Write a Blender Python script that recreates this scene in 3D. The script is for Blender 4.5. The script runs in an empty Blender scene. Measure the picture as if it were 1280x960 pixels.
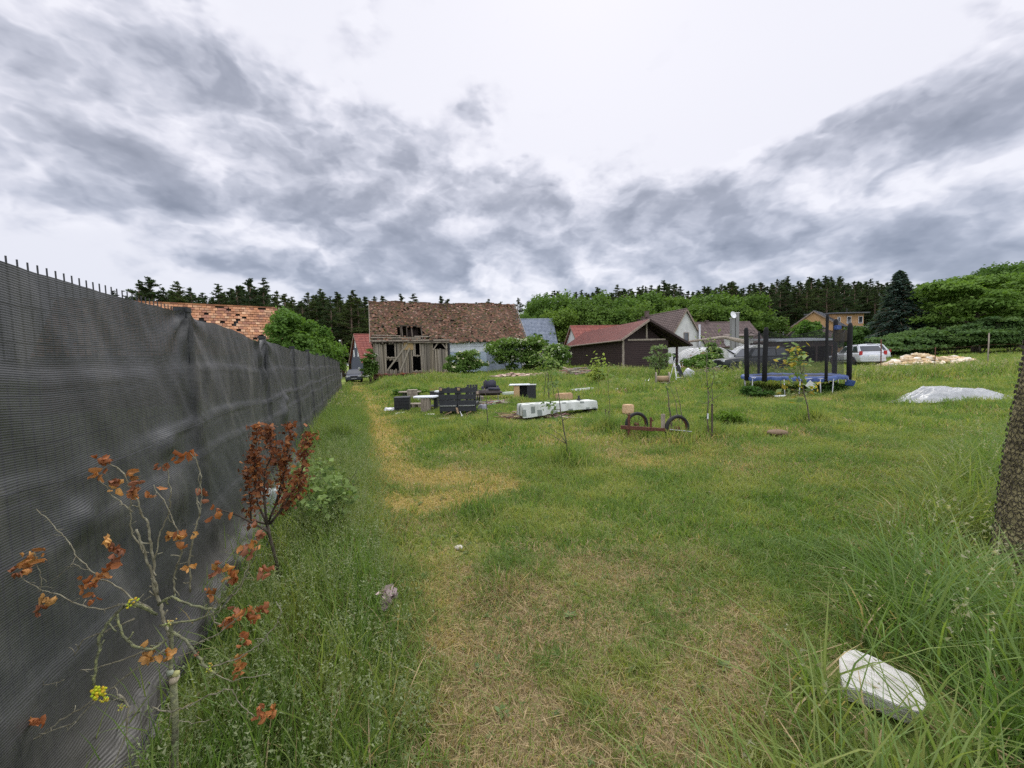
import bpy, bmesh, math, random
import numpy as np
from mathutils import Vector, Matrix, Euler

R = math.radians
sc = bpy.context.scene
COL = sc.collection

# ---------------------------------------------------------------- camera
FPX = 500.0                      # focal length in pixels of a 1280 wide picture
CAMZ = 1.6
PITCH = math.atan(30 / FPX)
ROLL = R(-1.5)
cam_d = bpy.data.cameras.new('camera')
cam_d.sensor_width = 36.0
cam_d.lens = FPX / 1280 * 36.0
cam_d.clip_start = 0.03
cam_d.clip_end = 3000
cam = bpy.data.objects.new('camera', cam_d)
COL.objects.link(cam)
CM = Matrix.Rotation(math.pi / 2 - PITCH, 3, 'X') @ Matrix.Rotation(ROLL, 3, 'Z')
cam.matrix_world = Matrix.Translation((0, 0, CAMZ)) @ CM.to_4x4()
sc.camera = cam

# ---------------------------------------------------------------- exposure
sc.view_settings.view_transform = 'Standard'
sc.view_settings.look = 'None'
sc.view_settings.gamma = 1.0
sc.view_settings.use_curve_mapping = False
sc.view_settings.exposure = 0.6
sc.cycles.max_bounces = 6
sc.cycles.diffuse_bounces = 3
sc.cycles.glossy_bounces = 2
sc.cycles.transmission_bounces = 4
sc.cycles.transparent_max_bounces = 16
sc.cycles.use_denoising = False     # fine grass stays crisp; the grain is like a phone camera's

OVERHEAD = 1.1
SUN_EL, SUN_AZ = R(50), R(12)    # sun behind thin cloud in front of the camera

def ray(px, py):
    d = CM @ Vector(((px - 640) / FPX, (480 - py) / FPX, -1.0))
    return d                      # per metre of depth

def azel(px, py):
    d = ray(px, py).normalized()
    return math.atan2(d.x, d.y), math.asin(d.z)

# ---------------------------------------------------------------- sky
world = bpy.data.worlds.new('World')
sc.world = world
world.use_nodes = True
nt = world.node_tree
nt.nodes.clear()
class NB:
    """small helper that writes node graphs"""
    def __init__(s, nt): s.nt = nt
    def n(s, t, **kw):
        nd = s.nt.nodes.new(t)
        for k, v in kw.items(): setattr(nd, k, v)
        return nd
    def lk(s, a, b): s.nt.links.new(a, b)
    def m(s, op, a, b=None, c=None, clamp=False):
        nd = s.nt.nodes.new('ShaderNodeMath'); nd.operation = op; nd.use_clamp = clamp
        for i, v in enumerate((a, b, c)):
            if v is None: continue
            if hasattr(v, 'links'): s.nt.links.new(v, nd.inputs[i])
            else: nd.inputs[i].default_value = v
        return nd.outputs[0]
    def v(s, op, a, b=None, scale=None):
        nd = s.nt.nodes.new('ShaderNodeVectorMath'); nd.operation = op
        for i, q in enumerate((a, b)):
            if q is None: continue
            if hasattr(q, 'links'): s.nt.links.new(q, nd.inputs[i])
            else: nd.inputs[i].default_value = q
        if scale is not None:
            if hasattr(scale, 'links'): s.nt.links.new(scale, nd.inputs['Scale'])
            else: nd.inputs['Scale'].default_value = scale
        return nd.outputs['Value'] if op in ('DOT_PRODUCT', 'LENGTH') else nd.outputs[0]
    def noise(s, vec, scale, detail=4, rough=.5, out='Fac', dist=0.0):
        nd = s.nt.nodes.new('ShaderNodeTexNoise')
        if vec is not None: s.nt.links.new(vec, nd.inputs['Vector'])
        nd.inputs['Scale'].default_value = scale; nd.inputs['Detail'].default_value = detail
        nd.inputs['Roughness'].default_value = rough; nd.inputs['Distortion'].default_value = dist
        return nd.outputs[out]
    def ramp(s, fac, stops, interp='LINEAR'):
        nd = s.nt.nodes.new('ShaderNodeValToRGB'); cr = nd.color_ramp; cr.interpolation = interp
        while len(cr.elements) < len(stops): cr.elements.new(.5)
        for e, (p, c) in zip(cr.elements, stops):
            e.position = p; e.color = (c[0], c[1], c[2], 1) if hasattr(c, '__len__') else (c, c, c, 1)
        s.nt.links.new(fac, nd.inputs[0])
        return nd.outputs[0]
    def mix(s, f, a, b, mode='MIX'):
        nd = s.nt.nodes.new('ShaderNodeMix'); nd.data_type = 'RGBA'; nd.blend_type = mode
        for k, q in ((0, f), (6, a), (7, b)):
            if hasattr(q, 'links'): s.nt.links.new(q, nd.inputs[k])
            elif k == 0: nd.inputs[0].default_value = q
            else: nd.inputs[k].default_value = (q[0], q[1], q[2], 1)
        return nd.outputs[2]

w = NB(nt)
out = w.n('ShaderNodeOutputWorld')
tc = w.n('ShaderNodeTexCoord')
D = tc.outputs['Generated']
sep = w.n('ShaderNodeSeparateXYZ'); w.lk(D, sep.inputs[0])
az = w.m('ARCTAN2', sep.outputs[0], sep.outputs[1])
el = w.m('ARCSINE', sep.outputs[2])
cmb = w.n('ShaderNodeCombineXYZ'); w.lk(az, cmb.inputs[0]); w.lk(el, cmb.inputs[1])
# noise domain: direction flattened so clouds get wider than tall towards the horizon
zz = w.m('ADD', w.m('ABSOLUTE', sep.outputs[2]), 0.22)
flat = w.n('ShaderNodeCombineXYZ')
w.lk(w.m('DIVIDE', sep.outputs[0], zz), flat.inputs[0]); w.lk(w.m('DIVIDE', sep.outputs[1], zz), flat.inputs[1])
stretch = w.v('MULTIPLY', D, (1.0, 1.0, 2.0))
wn1 = w.noise(stretch, 2.4, 3, .5, 'Color')
wn2 = w.noise(stretch, 7.0, 4, .55, 'Color')
warp = w.v('ADD', w.v('SCALE', w.v('SUBTRACT', wn1, (.5, .5, .5)), scale=.16),
           w.v('SCALE', w.v('SUBTRACT', wn2, (.5, .5, .5)), scale=.11))
p = w.v('ADD', cmb.outputs[0], warp)
# cloud masses: picture-centre, half sizes, tilt, darkness
BL = [
 (40, 60, 330, 150, -6, .50), (230, 50, 190, 90, -30, .42), (150, 200, 300, 70, -4, .26), (330, 140, 200, 50, -27, .50), (40, 20, 120, 60, 0, .1),
 (430, 175, 190, 52, -8, .60), (530, 150, 110, 40, 0, .24), (40, 260, 240, 50, 0, .30), (330, 250, 200, 36, -6, .28),
 (455, 25, 50, 45, -40, .34), (655, 92, 50, 18, 40, .34), (640, 30, 50, 12, 40, .28), (690, 50, 40, 16, 60, .25),
 (575, 235, 90, 40, -12, .42), (560, 300, 190, 70, 0, .50), (600, 340, 200, 34, 0, .34), (735, 262, 110, 60, 0, .55), (740, 325, 200, 60, 0, .60), (830, 240, 40, 20, 0, .2),
 (930, 290, 170, 60, 0, .40), (960, 338, 330, 34, 3, .72), (830, 335, 190, 36, 0, .35), (1000, 205, 230, 46, 20, .42), (1180, 120, 240, 46, 24, .55), (1270, 50, 110, 70, 20, .45),
 (1180, 285, 230, 46, 6, .42), (1230, 205, 150, 34, 14, .28), (1225, 10, 110, 26, 0, .5), (340, 300, 200, 30, 0, .20), (120, 330, 330, 16, 0, .10),
 (1130, 325, 260, 26, 4, .40), (430, 335, 240, 22, 0, .18), (200, 245, 60, 14, -20, .25),
 (1100, 180, 260, 60, 22, .30), (900, 255, 130, 40, 10, .28), (1240, 260, 120, 60, 0, .25), (300, 330, 260, 26, 0, .16), (560, 345, 160, 20, 0, .2), (1180, 345, 200, 20, 0, .2), (470, 60, 120, 50, -20, .14), (100, 180, 200, 60, 0, .2), (640, 150, 200, 40, 0, .08),
 (230, 160, 460, 150, -10, .15), (780, 300, 560, 85, 0, .22), (1150, 230, 300, 120, 15, .13),
 (760, 335, 330, 34, 0, .30), (1040, 350, 260, 22, 0, .25), (560, 330, 200, 34, 0, .16),
 # bright gaps
 (285, 165, 110, 26, -10, -0.20), (120, 318, 180, 20, 0, -0.13), (1125, 243, 100, 20, 10, -0.29), (470, 215, 120, 12, -6, -0.16), (625, 300, 40, 30, 50, -0.18), (700, 350, 50, 16, 0, -0.16), (560, 352, 70, 10, 0, -0.13), (800, 100, 420, 110, 0, -0.20), (900, 362, 120, 10, 0, -0.23), (240, 300, 160, 16, 0, -0.10), (960, 240, 60, 16, -10, -0.16), (880, 290, 30, 40, 0, -0.10),
]
acc = None
for (bx, by, ba, bb, ang, amp) in BL:
    a0, e0 = azel(bx, by)
    u = math.cos(R(ang)), -math.sin(R(ang))
    a1, e1 = azel(bx + 20 * u[0], by + 20 * u[1])
    a2, e2 = azel(bx - 20 * u[1], by + 20 * u[0])
    la = math.hypot(a1 - a0, e1 - e0) / 20 * ba * 1.45
    lb = math.hypot(a2 - a0, e2 - e0) / 20 * bb * 1.6
    mp = w.n('ShaderNodeMapping', vector_type='TEXTURE')
    w.lk(p, mp.inputs['Vector'])
    mp.inputs['Location'].default_value = (a0, e0, 0)
    mp.inputs['Rotation'].default_value = (0, 0, math.atan2(e1 - e0, a1 - a0))
    mp.inputs['Scale'].default_value = (la, lb, 9.0)
    g = w.n('ShaderNodeTexGradient', gradient_type='SPHERICAL'); w.lk(mp.outputs[0], g.inputs[0])
    acc = w.m('MULTIPLY_ADD', g.outputs['Fac'], amp * 1.35, acc if acc is not None else 0.0)
# clouds behind the camera (never in this picture, but they light it)
rear = w.m('MULTIPLY', w.m('SUBTRACT', .5, w.m('MULTIPLY', sep.outputs[1], .9), clamp=True), w.noise(stretch, 1.6, 5, .55))
acc = w.m('MULTIPLY_ADD', rear, .9, acc)
def puffy(vec, sc1=3.0, det_=3.0):
    """heaped cloud field: rounded lobes (inverted cell distance) over soft noise"""
    wv = w.v('ADD', vec, w.v('SCALE', w.v('SUBTRACT', wn2, (.5, .5, .5)), scale=.15))
    vo = w.n('ShaderNodeTexVoronoi', feature='F1'); w.lk(wv, vo.inputs['Vector'])
    vo.inputs['Scale'].default_value = sc1 * 1.6; vo.inputs['Detail'].default_value = det_; vo.inputs['Roughness'].default_value = .50; vo.inputs['Lacunarity'].default_value = 2.2
    nz = w.noise(vec, sc1 * .85, 8, .54)
    return w.m('ADD', w.m('MULTIPLY', w.m('SUBTRACT', nz, .5), 1.1), w.m('MULTIPLY', w.m('SUBTRACT', .40, vo.outputs['Distance']), .62))
dn = w.v('MULTIPLY', D, (1, 1, 1.5))
det = puffy(dn)
det_up = puffy(w.v('ADD', dn, (0.015, 0, .07)))
edge = w.m('SUBTRACT', det, det_up)             # > 0 where the heap faces down
fld = w.m('ADD', acc, w.m('MULTIPLY', det, .60))
ms = w.n('ShaderNodeMapRange', interpolation_type='SMOOTHSTEP'); w.lk(fld, ms.inputs['Value']); ms.inputs['From Min'].default_value = .0; ms.inputs['From Max'].default_value = .52
mask = ms.outputs['Result']
inner = w.m('ADD', w.m('MULTIPLY', w.m('MINIMUM', acc, 1.1), .42), w.m('MULTIPLY', det, .42))
inner = w.m('ADD', inner, w.m('MULTIPLY', edge, .95))
inner = w.m('ADD', inner, .085)
thin = w.m('ADD', w.m('MULTIPLY', w.m('MAXIMUM', w.m('ADD', det, .10), 0.0), .22), .02)
dark = w.m('ADD', w.m('MULTIPLY', mask, inner), w.m('MULTIPLY', w.m('SUBTRACT', 1.0, mask), thin))
dark = w.m('ADD', dark, w.m('MULTIPLY', w.m('SUBTRACT', 1.0, w.m('MULTIPLY', el, 1.8), clamp=True), .07))
lowband = w.m('SUBTRACT', 1.0, w.m('MULTIPLY', el, 2.6), clamp=True)
SK = .68
def sc3(c): return tuple(q * SK for q in c)
ccol = w.ramp(dark, [(0, sc3((.90, .895, .965))), (.14, sc3((.78, .78, .865))), (.34, sc3((.585, .60, .69))), (.6, sc3((.385, .405, .485))), (1.0, sc3((.26, .28, .345)))])
cblue = w.ramp(dark, [(0, sc3((.84, .85, .93))), (.22, sc3((.60, .635, .75))), (.45, sc3((.37, .42, .545))), (.95, sc3((.17, .215, .32)))])
ccol = w.mix(lowband, ccol, cblue)
# unseen cloud overhead and behind, brightness added to light the ground more
hi = w.m('MULTIPLY', w.m('SUBTRACT', el, .78), 2.2, clamp=True)
bk = w.m('MULTIPLY', w.m('SUBTRACT', .35, sep.outputs[1]), 1.6, clamp=True)
gainf = w.m('ADD', 1.0, w.m('MULTIPLY', w.m('MAXIMUM', hi, bk), OVERHEAD))
ccol = w.v('SCALE', ccol, scale=gainf)
bgc = w.n('ShaderNodeBackground'); w.lk(ccol, bgc.inputs['Color']); bgc.inputs['Strength'].default_value = 1.0
sky = w.n('ShaderNodeTexSky', sky_type='NISHITA'); sky.sun_disc = False
sky.sun_elevation = SUN_EL; sky.sun_rotation = SUN_AZ
bgs = w.n('ShaderNodeBackground'); w.lk(sky.outputs[0], bgs.inputs['Color']); bgs.inputs['Strength'].default_value = 0.10
mxs = w.n('ShaderNodeMixShader'); mxs.inputs[0].default_value = .94
w.lk(bgs.outputs[0], mxs.inputs[1]); w.lk(bgc.outputs[0], mxs.inputs[2]); w.lk(mxs.outputs[0], out.inputs['Surface'])
world.cycles.sampling_method = 'MANUAL'
world.cycles.sample_map_resolution = 512

sun_d = bpy.data.lights.new('sun', 'SUN')
sun_d.energy = 1.5
sun_d.angle = R(16)
sun_d.color = (1.0, .965, .90)
sun = bpy.data.objects.new('sun', sun_d)
COL.objects.link(sun)
sdir = Vector((math.sin(SUN_AZ) * math.cos(SUN_EL), math.cos(SUN_AZ) * math.cos(SUN_EL), math.sin(SUN_EL)))
sun.rotation_euler = sdir.to_track_quat('Z', 'Y').to_euler()

# ---------------------------------------------------------------- numeric helpers
def _hash(ix, iy, seed):
    h = (ix.astype(np.int64) * 374761393 + iy.astype(np.int64) * 668265263 + seed * 1442695041) & 0x7fffffff
    h = ((h ^ (h >> 13)) * 1274126177) & 0x7fffffff
    return ((h ^ (h >> 16)) & 0xffff) / 65535.0
def vnoise(x, y, seed=0):
    x = np.asarray(x, float); y = np.asarray(y, float)
    ix = np.floor(x); iy = np.floor(y); fx = x - ix; fy = y - iy
    fx = fx * fx * (3 - 2 * fx); fy = fy * fy * (3 - 2 * fy)
    a = _hash(ix, iy, seed); b = _hash(ix + 1, iy, seed); c = _hash(ix, iy + 1, seed); d = _hash(ix + 1, iy + 1, seed)
    return (a * (1 - fx) + b * fx) * (1 - fy) + (c * (1 - fx) + d * fx) * fy
def fbm(x, y, scale, seed=0, octv=4):
    t = 0; a = .5; s = 0; x = np.asarray(x, float) * scale; y = np.asarray(y, float) * scale
    for i in range(octv):
        t = t + a * vnoise(x, y, seed + i * 17); s += a; a *= .5; x = x * 2.03 + 11.3; y = y * 2.03 + 5.7
    return t / s
def sstep(x, a, b):
    t = np.clip((np.asarray(x, float) - a) / (b - a), 0, 1)
    return t * t * (3 - 2 * t)
def height(x, y):
    x = np.asarray(x, float); y = np.asarray(y, float)
    z = 0.0205 * np.clip(x, -90, 90)
    z = z + .42 * sstep(y, 20, 33) * sstep(x + .384 * y + 1.25, 2.2, 3.6) * sstep(x, 17, 9)
    z = z + (fbm(x, y, .35, 3, 3) - .5) * .16 * sstep(y, 1.5, 8) + (fbm(x, y, 1.7, 9, 3) - .5) * .05
    return z
def gz(x, y): return float(height(x, y))
def G(px, py):
    """point of the ground seen at a picture position (marching along the ray)"""
    d = ray(px, py); lo = .5; t = .5
    while t < 150:
        q = Vector((0, 0, CAMZ)) + d * t
        if q.z < gz(q.x, q.y): break
        lo = t; t *= 1.03
    for _ in range(18):
        m = (lo + t) / 2; q = Vector((0, 0, CAMZ)) + d * m
        if q.z < gz(q.x, q.y): t = m
        else: lo = m
    return Vector((q.x, q.y, gz(q.x, q.y)))
def P(px, py, Z):
    return Vector((0, 0, CAMZ)) + ray(px, py) * Z
def GX(px, Z):
    q = P(px, 470, Z); return Vector((q.x, q.y, gz(q.x, q.y)))
def fence_x(y): return -1.25 - .384 * y

# ---------------------------------------------------------------- mesh helpers
class MB:
    def __init__(s): s.v = []; s.f = []; s.c = []; s.col = None
    def add(s, vs, fs):
        o = len(s.v); s.v += [tuple(q) for q in vs]; s.f += [tuple(i + o for i in f) for f in fs]
        if s.col is not None: s.c += [s.col] * len(vs)
        elif s.c: s.c += [(.5, .5, .5)] * len(vs)
    def color(s, c): s.col = tuple(c[:3])
    def box(s, c, size, rot=None, taper=1.0):
        x, y, z = size[0] / 2, size[1] / 2, size[2] / 2
        vs = [Vector((sx * x * (taper if sz > 0 else 1), sy * y * (taper if sz > 0 else 1), sz * z)) for sz in (-1, 1) for sy in (-1, 1) for sx in (-1, 1)]
        M = Matrix.Identity(3)
        if rot is not None: M = rot if isinstance(rot, Matrix) else (Euler(rot).to_matrix() if hasattr(rot, '__len__') else Matrix.Rotation(rot, 3, 'Z'))
        vs = [M @ q + Vector(c) for q in vs]
        s.add(vs, [(0, 2, 3, 1), (4, 5, 7, 6), (0, 1, 5, 4), (2, 6, 7, 3), (0, 4, 6, 2), (1, 3, 7, 5)])
    def bar(s, a, b, wd, dp=None, up=(0, 0, 1)):
        a = Vector(a); b = Vector(b); d = b - a; L = d.length; d.normalize(); u = Vector(up)
        if abs(d.dot(u)) > .98: u = Vector((0, 1, 0))
        sx = d.cross(u).normalized(); u = sx.cross(d); dp = dp or wd
        vs = [a + d * (t * L) + sx * (i * wd / 2) + u * (j * dp / 2) for t in (0, 1) for j in (-1, 1) for i in (-1, 1)]
        s.add(vs, [(0, 2, 3, 1), (4, 5, 7, 6), (0, 1, 5, 4), (2, 6, 7, 3), (0, 4, 6, 2), (1, 3, 7, 5)])
    def tube(s, pts, rad, n=6, cap=True):
        pts = [Vector(q) for q in pts]
        if not hasattr(rad, '__len__'): rad = [rad] * len(pts)
        o = []; prev = None
        for i, q in enumerate(pts):
            d = (pts[min(i + 1, len(pts) - 1)] - pts[max(i - 1, 0)])
            if d.length < 1e-9: d = Vector((0, 0, 1))
            d.normalize()
            if prev is None: prev = d.orthogonal().normalized()
            prev = (prev - d * prev.dot(d))
            prev = prev.normalized() if prev.length > 1e-6 else d.orthogonal().normalized()
            b = d.cross(prev)
            o += [q + (prev * math.cos(2 * math.pi * k / n) + b * math.sin(2 * math.pi * k / n)) * rad[i] for k in range(n)]
        fs = [(i * n + k, i * n + (k + 1) % n, (i + 1) * n + (k + 1) % n, (i + 1) * n + k) for i in range(len(pts) - 1) for k in range(n)]
        if cap: fs += [tuple(range(n - 1, -1, -1)), tuple((len(pts) - 1) * n + k for k in range(n))]
        s.add(o, fs)
    def lathe(s, prof, n=24, c=(0, 0, 0), axis='Z'):
        o = []
        for (r, h) in prof:
            for k in range(n):
                a = 2 * math.pi * k / n; q = (r * math.cos(a), r * math.sin(a), h)
                if axis == 'X': q = (q[2], q[0], q[1])
                if axis == 'Y': q = (q[0], q[2], q[1])
                o.append((q[0] + c[0], q[1] + c[1], q[2] + c[2]))
        m = len(prof)
        fs = [(i * n + k, i * n + (k + 1) % n, (i + 1) * n + (k + 1) % n, (i + 1) * n + k) for i in range(m - 1) for k in range(n)]
        s.add(o, fs)
    def prism(s, poly, axis_vec, origin=(0, 0, 0)):
        """poly: list of 3D points, extruded along axis_vec"""
        n = len(poly); a = Vector(axis_vec); o = Vector(origin)
        vs = [Vector(q) + o for q in poly] + [Vector(q) + a + o for q in poly]
        fs = [tuple(range(n - 1, -1, -1)), tuple(range(n, 2 * n))] + [(i, (i + 1) % n, n + (i + 1) % n, n + i) for i in range(n)]
        s.add(vs, fs)
    def quad(s, *q): s.add(q, [tuple(range(len(q)))])
    def build(s, name, mat, parent=None, smooth=False, bevel=0, fix=True):
        me = bpy.data.meshes.new(name)
        me.from_pydata([tuple(q) for q in s.v], [], s.f)
        if s.c:
            at = me.color_attributes.new('Col', 'FLOAT_COLOR', 'POINT')
            arr = np.ones((len(s.v), 4), dtype=np.float32); arr[:, :3] = np.array(s.c); at.data.foreach_set('color', arr.ravel())
        if fix:
            bm = bmesh.new(); bm.from_mesh(me); bmesh.ops.recalc_face_normals(bm, faces=bm.faces)
            if bevel: bmesh.ops.bevel(bm, geom=list(bm.edges), offset=bevel, segments=2, affect='EDGES', clamp_overlap=True)
            bm.to_mesh(me); bm.free()
        me.materials.append(mat)
        if smooth: me.polygons.foreach_set('use_smooth', [True] * len(me.polygons))
        me.update()
        ob = bpy.data.objects.new(name, me); COL.objects.link(ob)
        if parent is not None: ob.parent = parent
        return ob
def empty(name, loc=(0, 0, 0), rz=0.0):
    o = bpy.data.objects.new(name, None); COL.objects.link(o); o.location = loc; o.rotation_euler = (0, 0, rz); o.empty_display_size = .2
    return o
def tag(o, label=None, cat=None, group=None, kind=None):
    if label: o['label'] = label
    if cat: o['category'] = cat
    if group: o['group'] = group
    if kind: o['kind'] = kind
    return o
def thing(name, label, cat, loc=(0, 0, 0), rz=0.0, group=None):
    return tag(empty(name, loc, rz), label, cat, group)
def dup(root, loc, rz=0.0, scale=None, label=None, group=None):
    r = root.copy(); COL.objects.link(r); r.location = loc; r.rotation_euler = (0, 0, rz)
    if scale is not None: r.scale = scale if hasattr(scale, '__len__') else (scale,) * 3
    if label: r['label'] = label
    if group: r['group'] = group
    for ch in list(root.children):
        c = ch.copy(); COL.objects.link(c); c.parent = r
        for g2 in ch.children:
            d = g2.copy(); COL.objects.link(d); d.parent = c
    return r
def np_mesh(name, V, F, mat, col=None, parent=None, smooth=False):
    """triangle or quad soup from numpy arrays"""
    me = bpy.data.meshes.new(name); k = F.shape[1]
    me.vertices.add(len(V)); me.vertices.foreach_set('co', V.astype(np.float32).ravel())
    me.loops.add(F.size); me.loops.foreach_set('vertex_index', F.astype(np.int32).ravel())
    me.polygons.add(len(F)); me.polygons.foreach_set('loop_start', np.arange(0, F.size, k, dtype=np.int32))
    try: me.polygons.foreach_set('loop_total', np.full(len(F), k, dtype=np.int32))
    except Exception: pass
    if col is not None:
        at = me.color_attributes.new('Col', 'FLOAT_COLOR', 'POINT')
        c = np.ones((len(V), 4), dtype=np.float32); c[:, :3] = col; at.data.foreach_set('color', c.ravel())
    me.update(calc_edges=True)
    if smooth: me.polygons.foreach_set('use_smooth', np.ones(len(F), dtype=bool))
    me.materials.append(mat)
    ob = bpy.data.objects.new(name, me); COL.objects.link(ob)
    if parent is not None: ob.parent = parent
    return ob

# ---------------------------------------------------------------- materials
def mat_base(name):
    m = bpy.data.materials.new(name); m.use_nodes = True; n = NB(m.node_tree)
    bs = m.node_tree.nodes['Principled BSDF']
    return m, n, bs
def mat(name, c1, c2=None, rough=.7, scale=6.0, metal=0.0, bump=0.0, bscale=None, detail=5, spec=.4, coord='Object', stretch=None, c3=None):
    m, n, bs = mat_base(name)
    tc = n.n('ShaderNodeTexCoord').outputs[coord]
    if stretch: tc = n.v('MULTIPLY', tc, stretch)
    if c2 is None: c2 = tuple(q * .72 for q in c1)
    f = n.noise(tc, scale, detail, .6)
    stops = [(.3, c2), (.68, c1)]
    if c3: stops = [(.28, c2), (.5, c1), (.72, c3)]
    n.lk(n.ramp(f, stops), bs.inputs['Base Color'])
    bs.inputs['Roughness'].default_value = rough; bs.inputs['Metallic'].default_value = metal
    bs.inputs['Specular IOR Level'].default_value = spec
    if bump:
        b = n.n('ShaderNodeBump'); b.inputs['Strength'].default_value = bump; b.inputs['Distance'].default_value = .02
        n.lk(n.noise(tc, bscale or scale * 4, 4, .6), b.inputs['Height']); n.lk(b.outputs[0], bs.inputs['Normal'])
    return m
def mat_attr(name, rough=.65, trans=0.0, gain=1.0, spec=.3, tcol=(1.15, 1.2, .6), vary=0.0):
    """colour comes from the mesh's own colour attribute (each leaf or blade has its colour)"""
    m, n, bs = mat_base(name)
    a = n.n('ShaderNodeAttribute'); a.attribute_name = 'Col'; col = a.outputs['Color']
    if vary:      # every tree or bush has its own shade of green
        oi = n.n('ShaderNodeObjectInfo').outputs['Random']
        col = n.mix(1.0, col, n.ramp(oi, [(0, (.74, .80, .85)), (.35, (1.0, 1.0, .9)), (.65, (.88, .95, 1.0)), (1, (1.28, 1.18, .9))]), 'MULTIPLY')
    n.lk(col, bs.inputs['Base Color'])
    bs.inputs['Roughness'].default_value = rough; bs.inputs['Specular IOR Level'].default_value = spec
    if trans:
        tr = n.n('ShaderNodeBsdfTranslucent'); n.lk(n.mix(1.0, col, tcol, 'MULTIPLY'), tr.inputs['Color'])
        mx = n.n('ShaderNodeMixShader'); mx.inputs[0].default_value = trans
        n.lk(bs.outputs[0], mx.inputs[1]); n.lk(tr.outputs[0], mx.inputs[2])
        n.lk(mx.outputs[0], m.node_tree.nodes['Material Output'].inputs['Surface'])
    return m
M = {}
M['grass'] = mat_attr('grass_blades', .55, .42, spec=.35)
M['leaf'] = mat_attr('leaves', .75, .35, spec=.12, vary=1)
M['dryleaf'] = mat_attr('dry_leaves', .75, .25, spec=.2, tcol=(1.2, .9, .5))
M['attr'] = mat_attr('tinted', .8, 0, spec=.25)
M['bark'] = mat('bark', (.16, .13, .10), (.05, .042, .035), .9, 9, bump=.6, stretch=(1, 1, .3))
M['pinebark'] = mat('pine_bark', (.17, .115, .075), (.07, .055, .045), .9, 2)
M['twig'] = mat('twig', (.09, .07, .05), (.05, .04, .03), .85, 20)
M['wood_grey'] = mat('weathered_wood', (.27, .23, .18), (.10, .085, .07), .9, 7, bump=.4, stretch=(3, 3, .35), c3=(.36, .32, .26))
M['wood_raw'] = mat('raw_wood', (.40, .29, .17), (.22, .15, .09), .8, 12, bump=.2, stretch=(4, 4, .6))
M['wood_dark'] = mat('dark_stained_wood', (.045, .026, .023), (.022, .013, .012), .75, 5, stretch=(1, 1, 6))
M['black'] = mat('black_paint', (.022, .024, .028), (.012, .013, .015), .6, 8)
M['slategrey'] = mat('dark_grey_paint', (.035, .038, .045), (.02, .022, .026), .65, 12)
M['rust'] = mat('rust', (.16, .06, .035), (.06, .03, .022), .9, 30, bump=.5)
M['rubber'] = mat('rubber', (.028, .027, .027), (.015, .015, .015), .8, 20, bump=.3)
M['white'] = mat('white_paint', (.78, .79, .80), (.6, .61, .62), .5, 6)
M['metal'] = mat('galvanised', (.45, .46, .47), (.3, .31, .32), .4, 10, metal=.7)
M['glass'] = mat('window_glass', (.03, .04, .05), (.02, .025, .03), .08, 3, spec=.8)
M['stone'] = mat('pale_stone', (.62, .60, .56), (.44, .41, .37), .85, 14, bump=.5, c3=(.70, .69, .66))
# ---------------------------------------------------------------- ground cover maps (all in metres on the ground)
def _segs(lst):
    o = []
    for (a, b, wd, amp) in lst:
        A = G(*a); B = G(*b); o.append((A.x, A.y, B.x, B.y, wd, amp))
    return o
def seg_field(x, y, segs):
    t = np.zeros_like(x)
    for (ax, ay, bx, by, wd, amp) in segs:
        dx, dy = bx - ax, by - ay; L = dx * dx + dy * dy + 1e-9
        k = np.clip(((x - ax) * dx + (y - ay) * dy) / L, 0, 1)
        d2 = (x - ax - k * dx) ** 2 + (y - ay - k * dy) ** 2
        t = t + amp * np.exp(-d2 / (wd * wd))
    return t
GOLD = _segs([((437, 478), (448, 510), 1.1, .7), ((448, 512), (460, 545), .75, 1.0), ((462, 545), (478, 585), .5, .8), ((480, 590), (560, 597), .32, .95), ((560, 597), (625, 603), .36, .9),
              ((450, 632), (560, 628), .30, .95), ((560, 628), (610, 615), .25, .8), ((470, 560), (480, 640), .35, .45), ((545, 700), (545, 800), .22, .4), ((800, 583), (880, 570), .55, .5), ((640, 555), (800, 575), .3, .25)])
STRAW = _segs([((590, 720), (620, 950), .34, .55), ((560, 800), (560, 960), .22, .8), ((620, 880), (720, 960), .22, .8), ((700, 780), (830, 800), .24, .6), ((830, 880), (860, 960), .14, .9), ((900, 770), (930, 830), .14, .9),
               ((690, 690), (740, 700), .25, .5), ((880, 745), (960, 800), .22, .5), ((1060, 682), (1075, 684), .13, 1.3), ((640, 740), (800, 760), .35, .35), ((920, 850), (960, 930), .2, .5), ((760, 830), (790, 870), .18, .5),
               ((900, 575), (960, 580), .4, .5), ((1050, 600), (1180, 590), .5, .45), ((680, 880), (690, 890), .12, .5), ((585, 885), (600, 900), .2, .4), ((1080, 560), (1110, 560), .4, .3), ((980, 540), (1000, 545), .35, .45), ((750, 560), (840, 590), .35, .35)])
GREENP = _segs([((520, 530), (620, 545), .7, .8), ((600, 640), (640, 650), .3, .8), ((650, 600), (900, 620), .8, .5), ((735, 880), (740, 885), .09, 1.0), ((620, 720), (630, 730), .15, .6), ((900, 690), (1000, 640), .5, .5)])
TRK = G(1281, 716)
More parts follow.
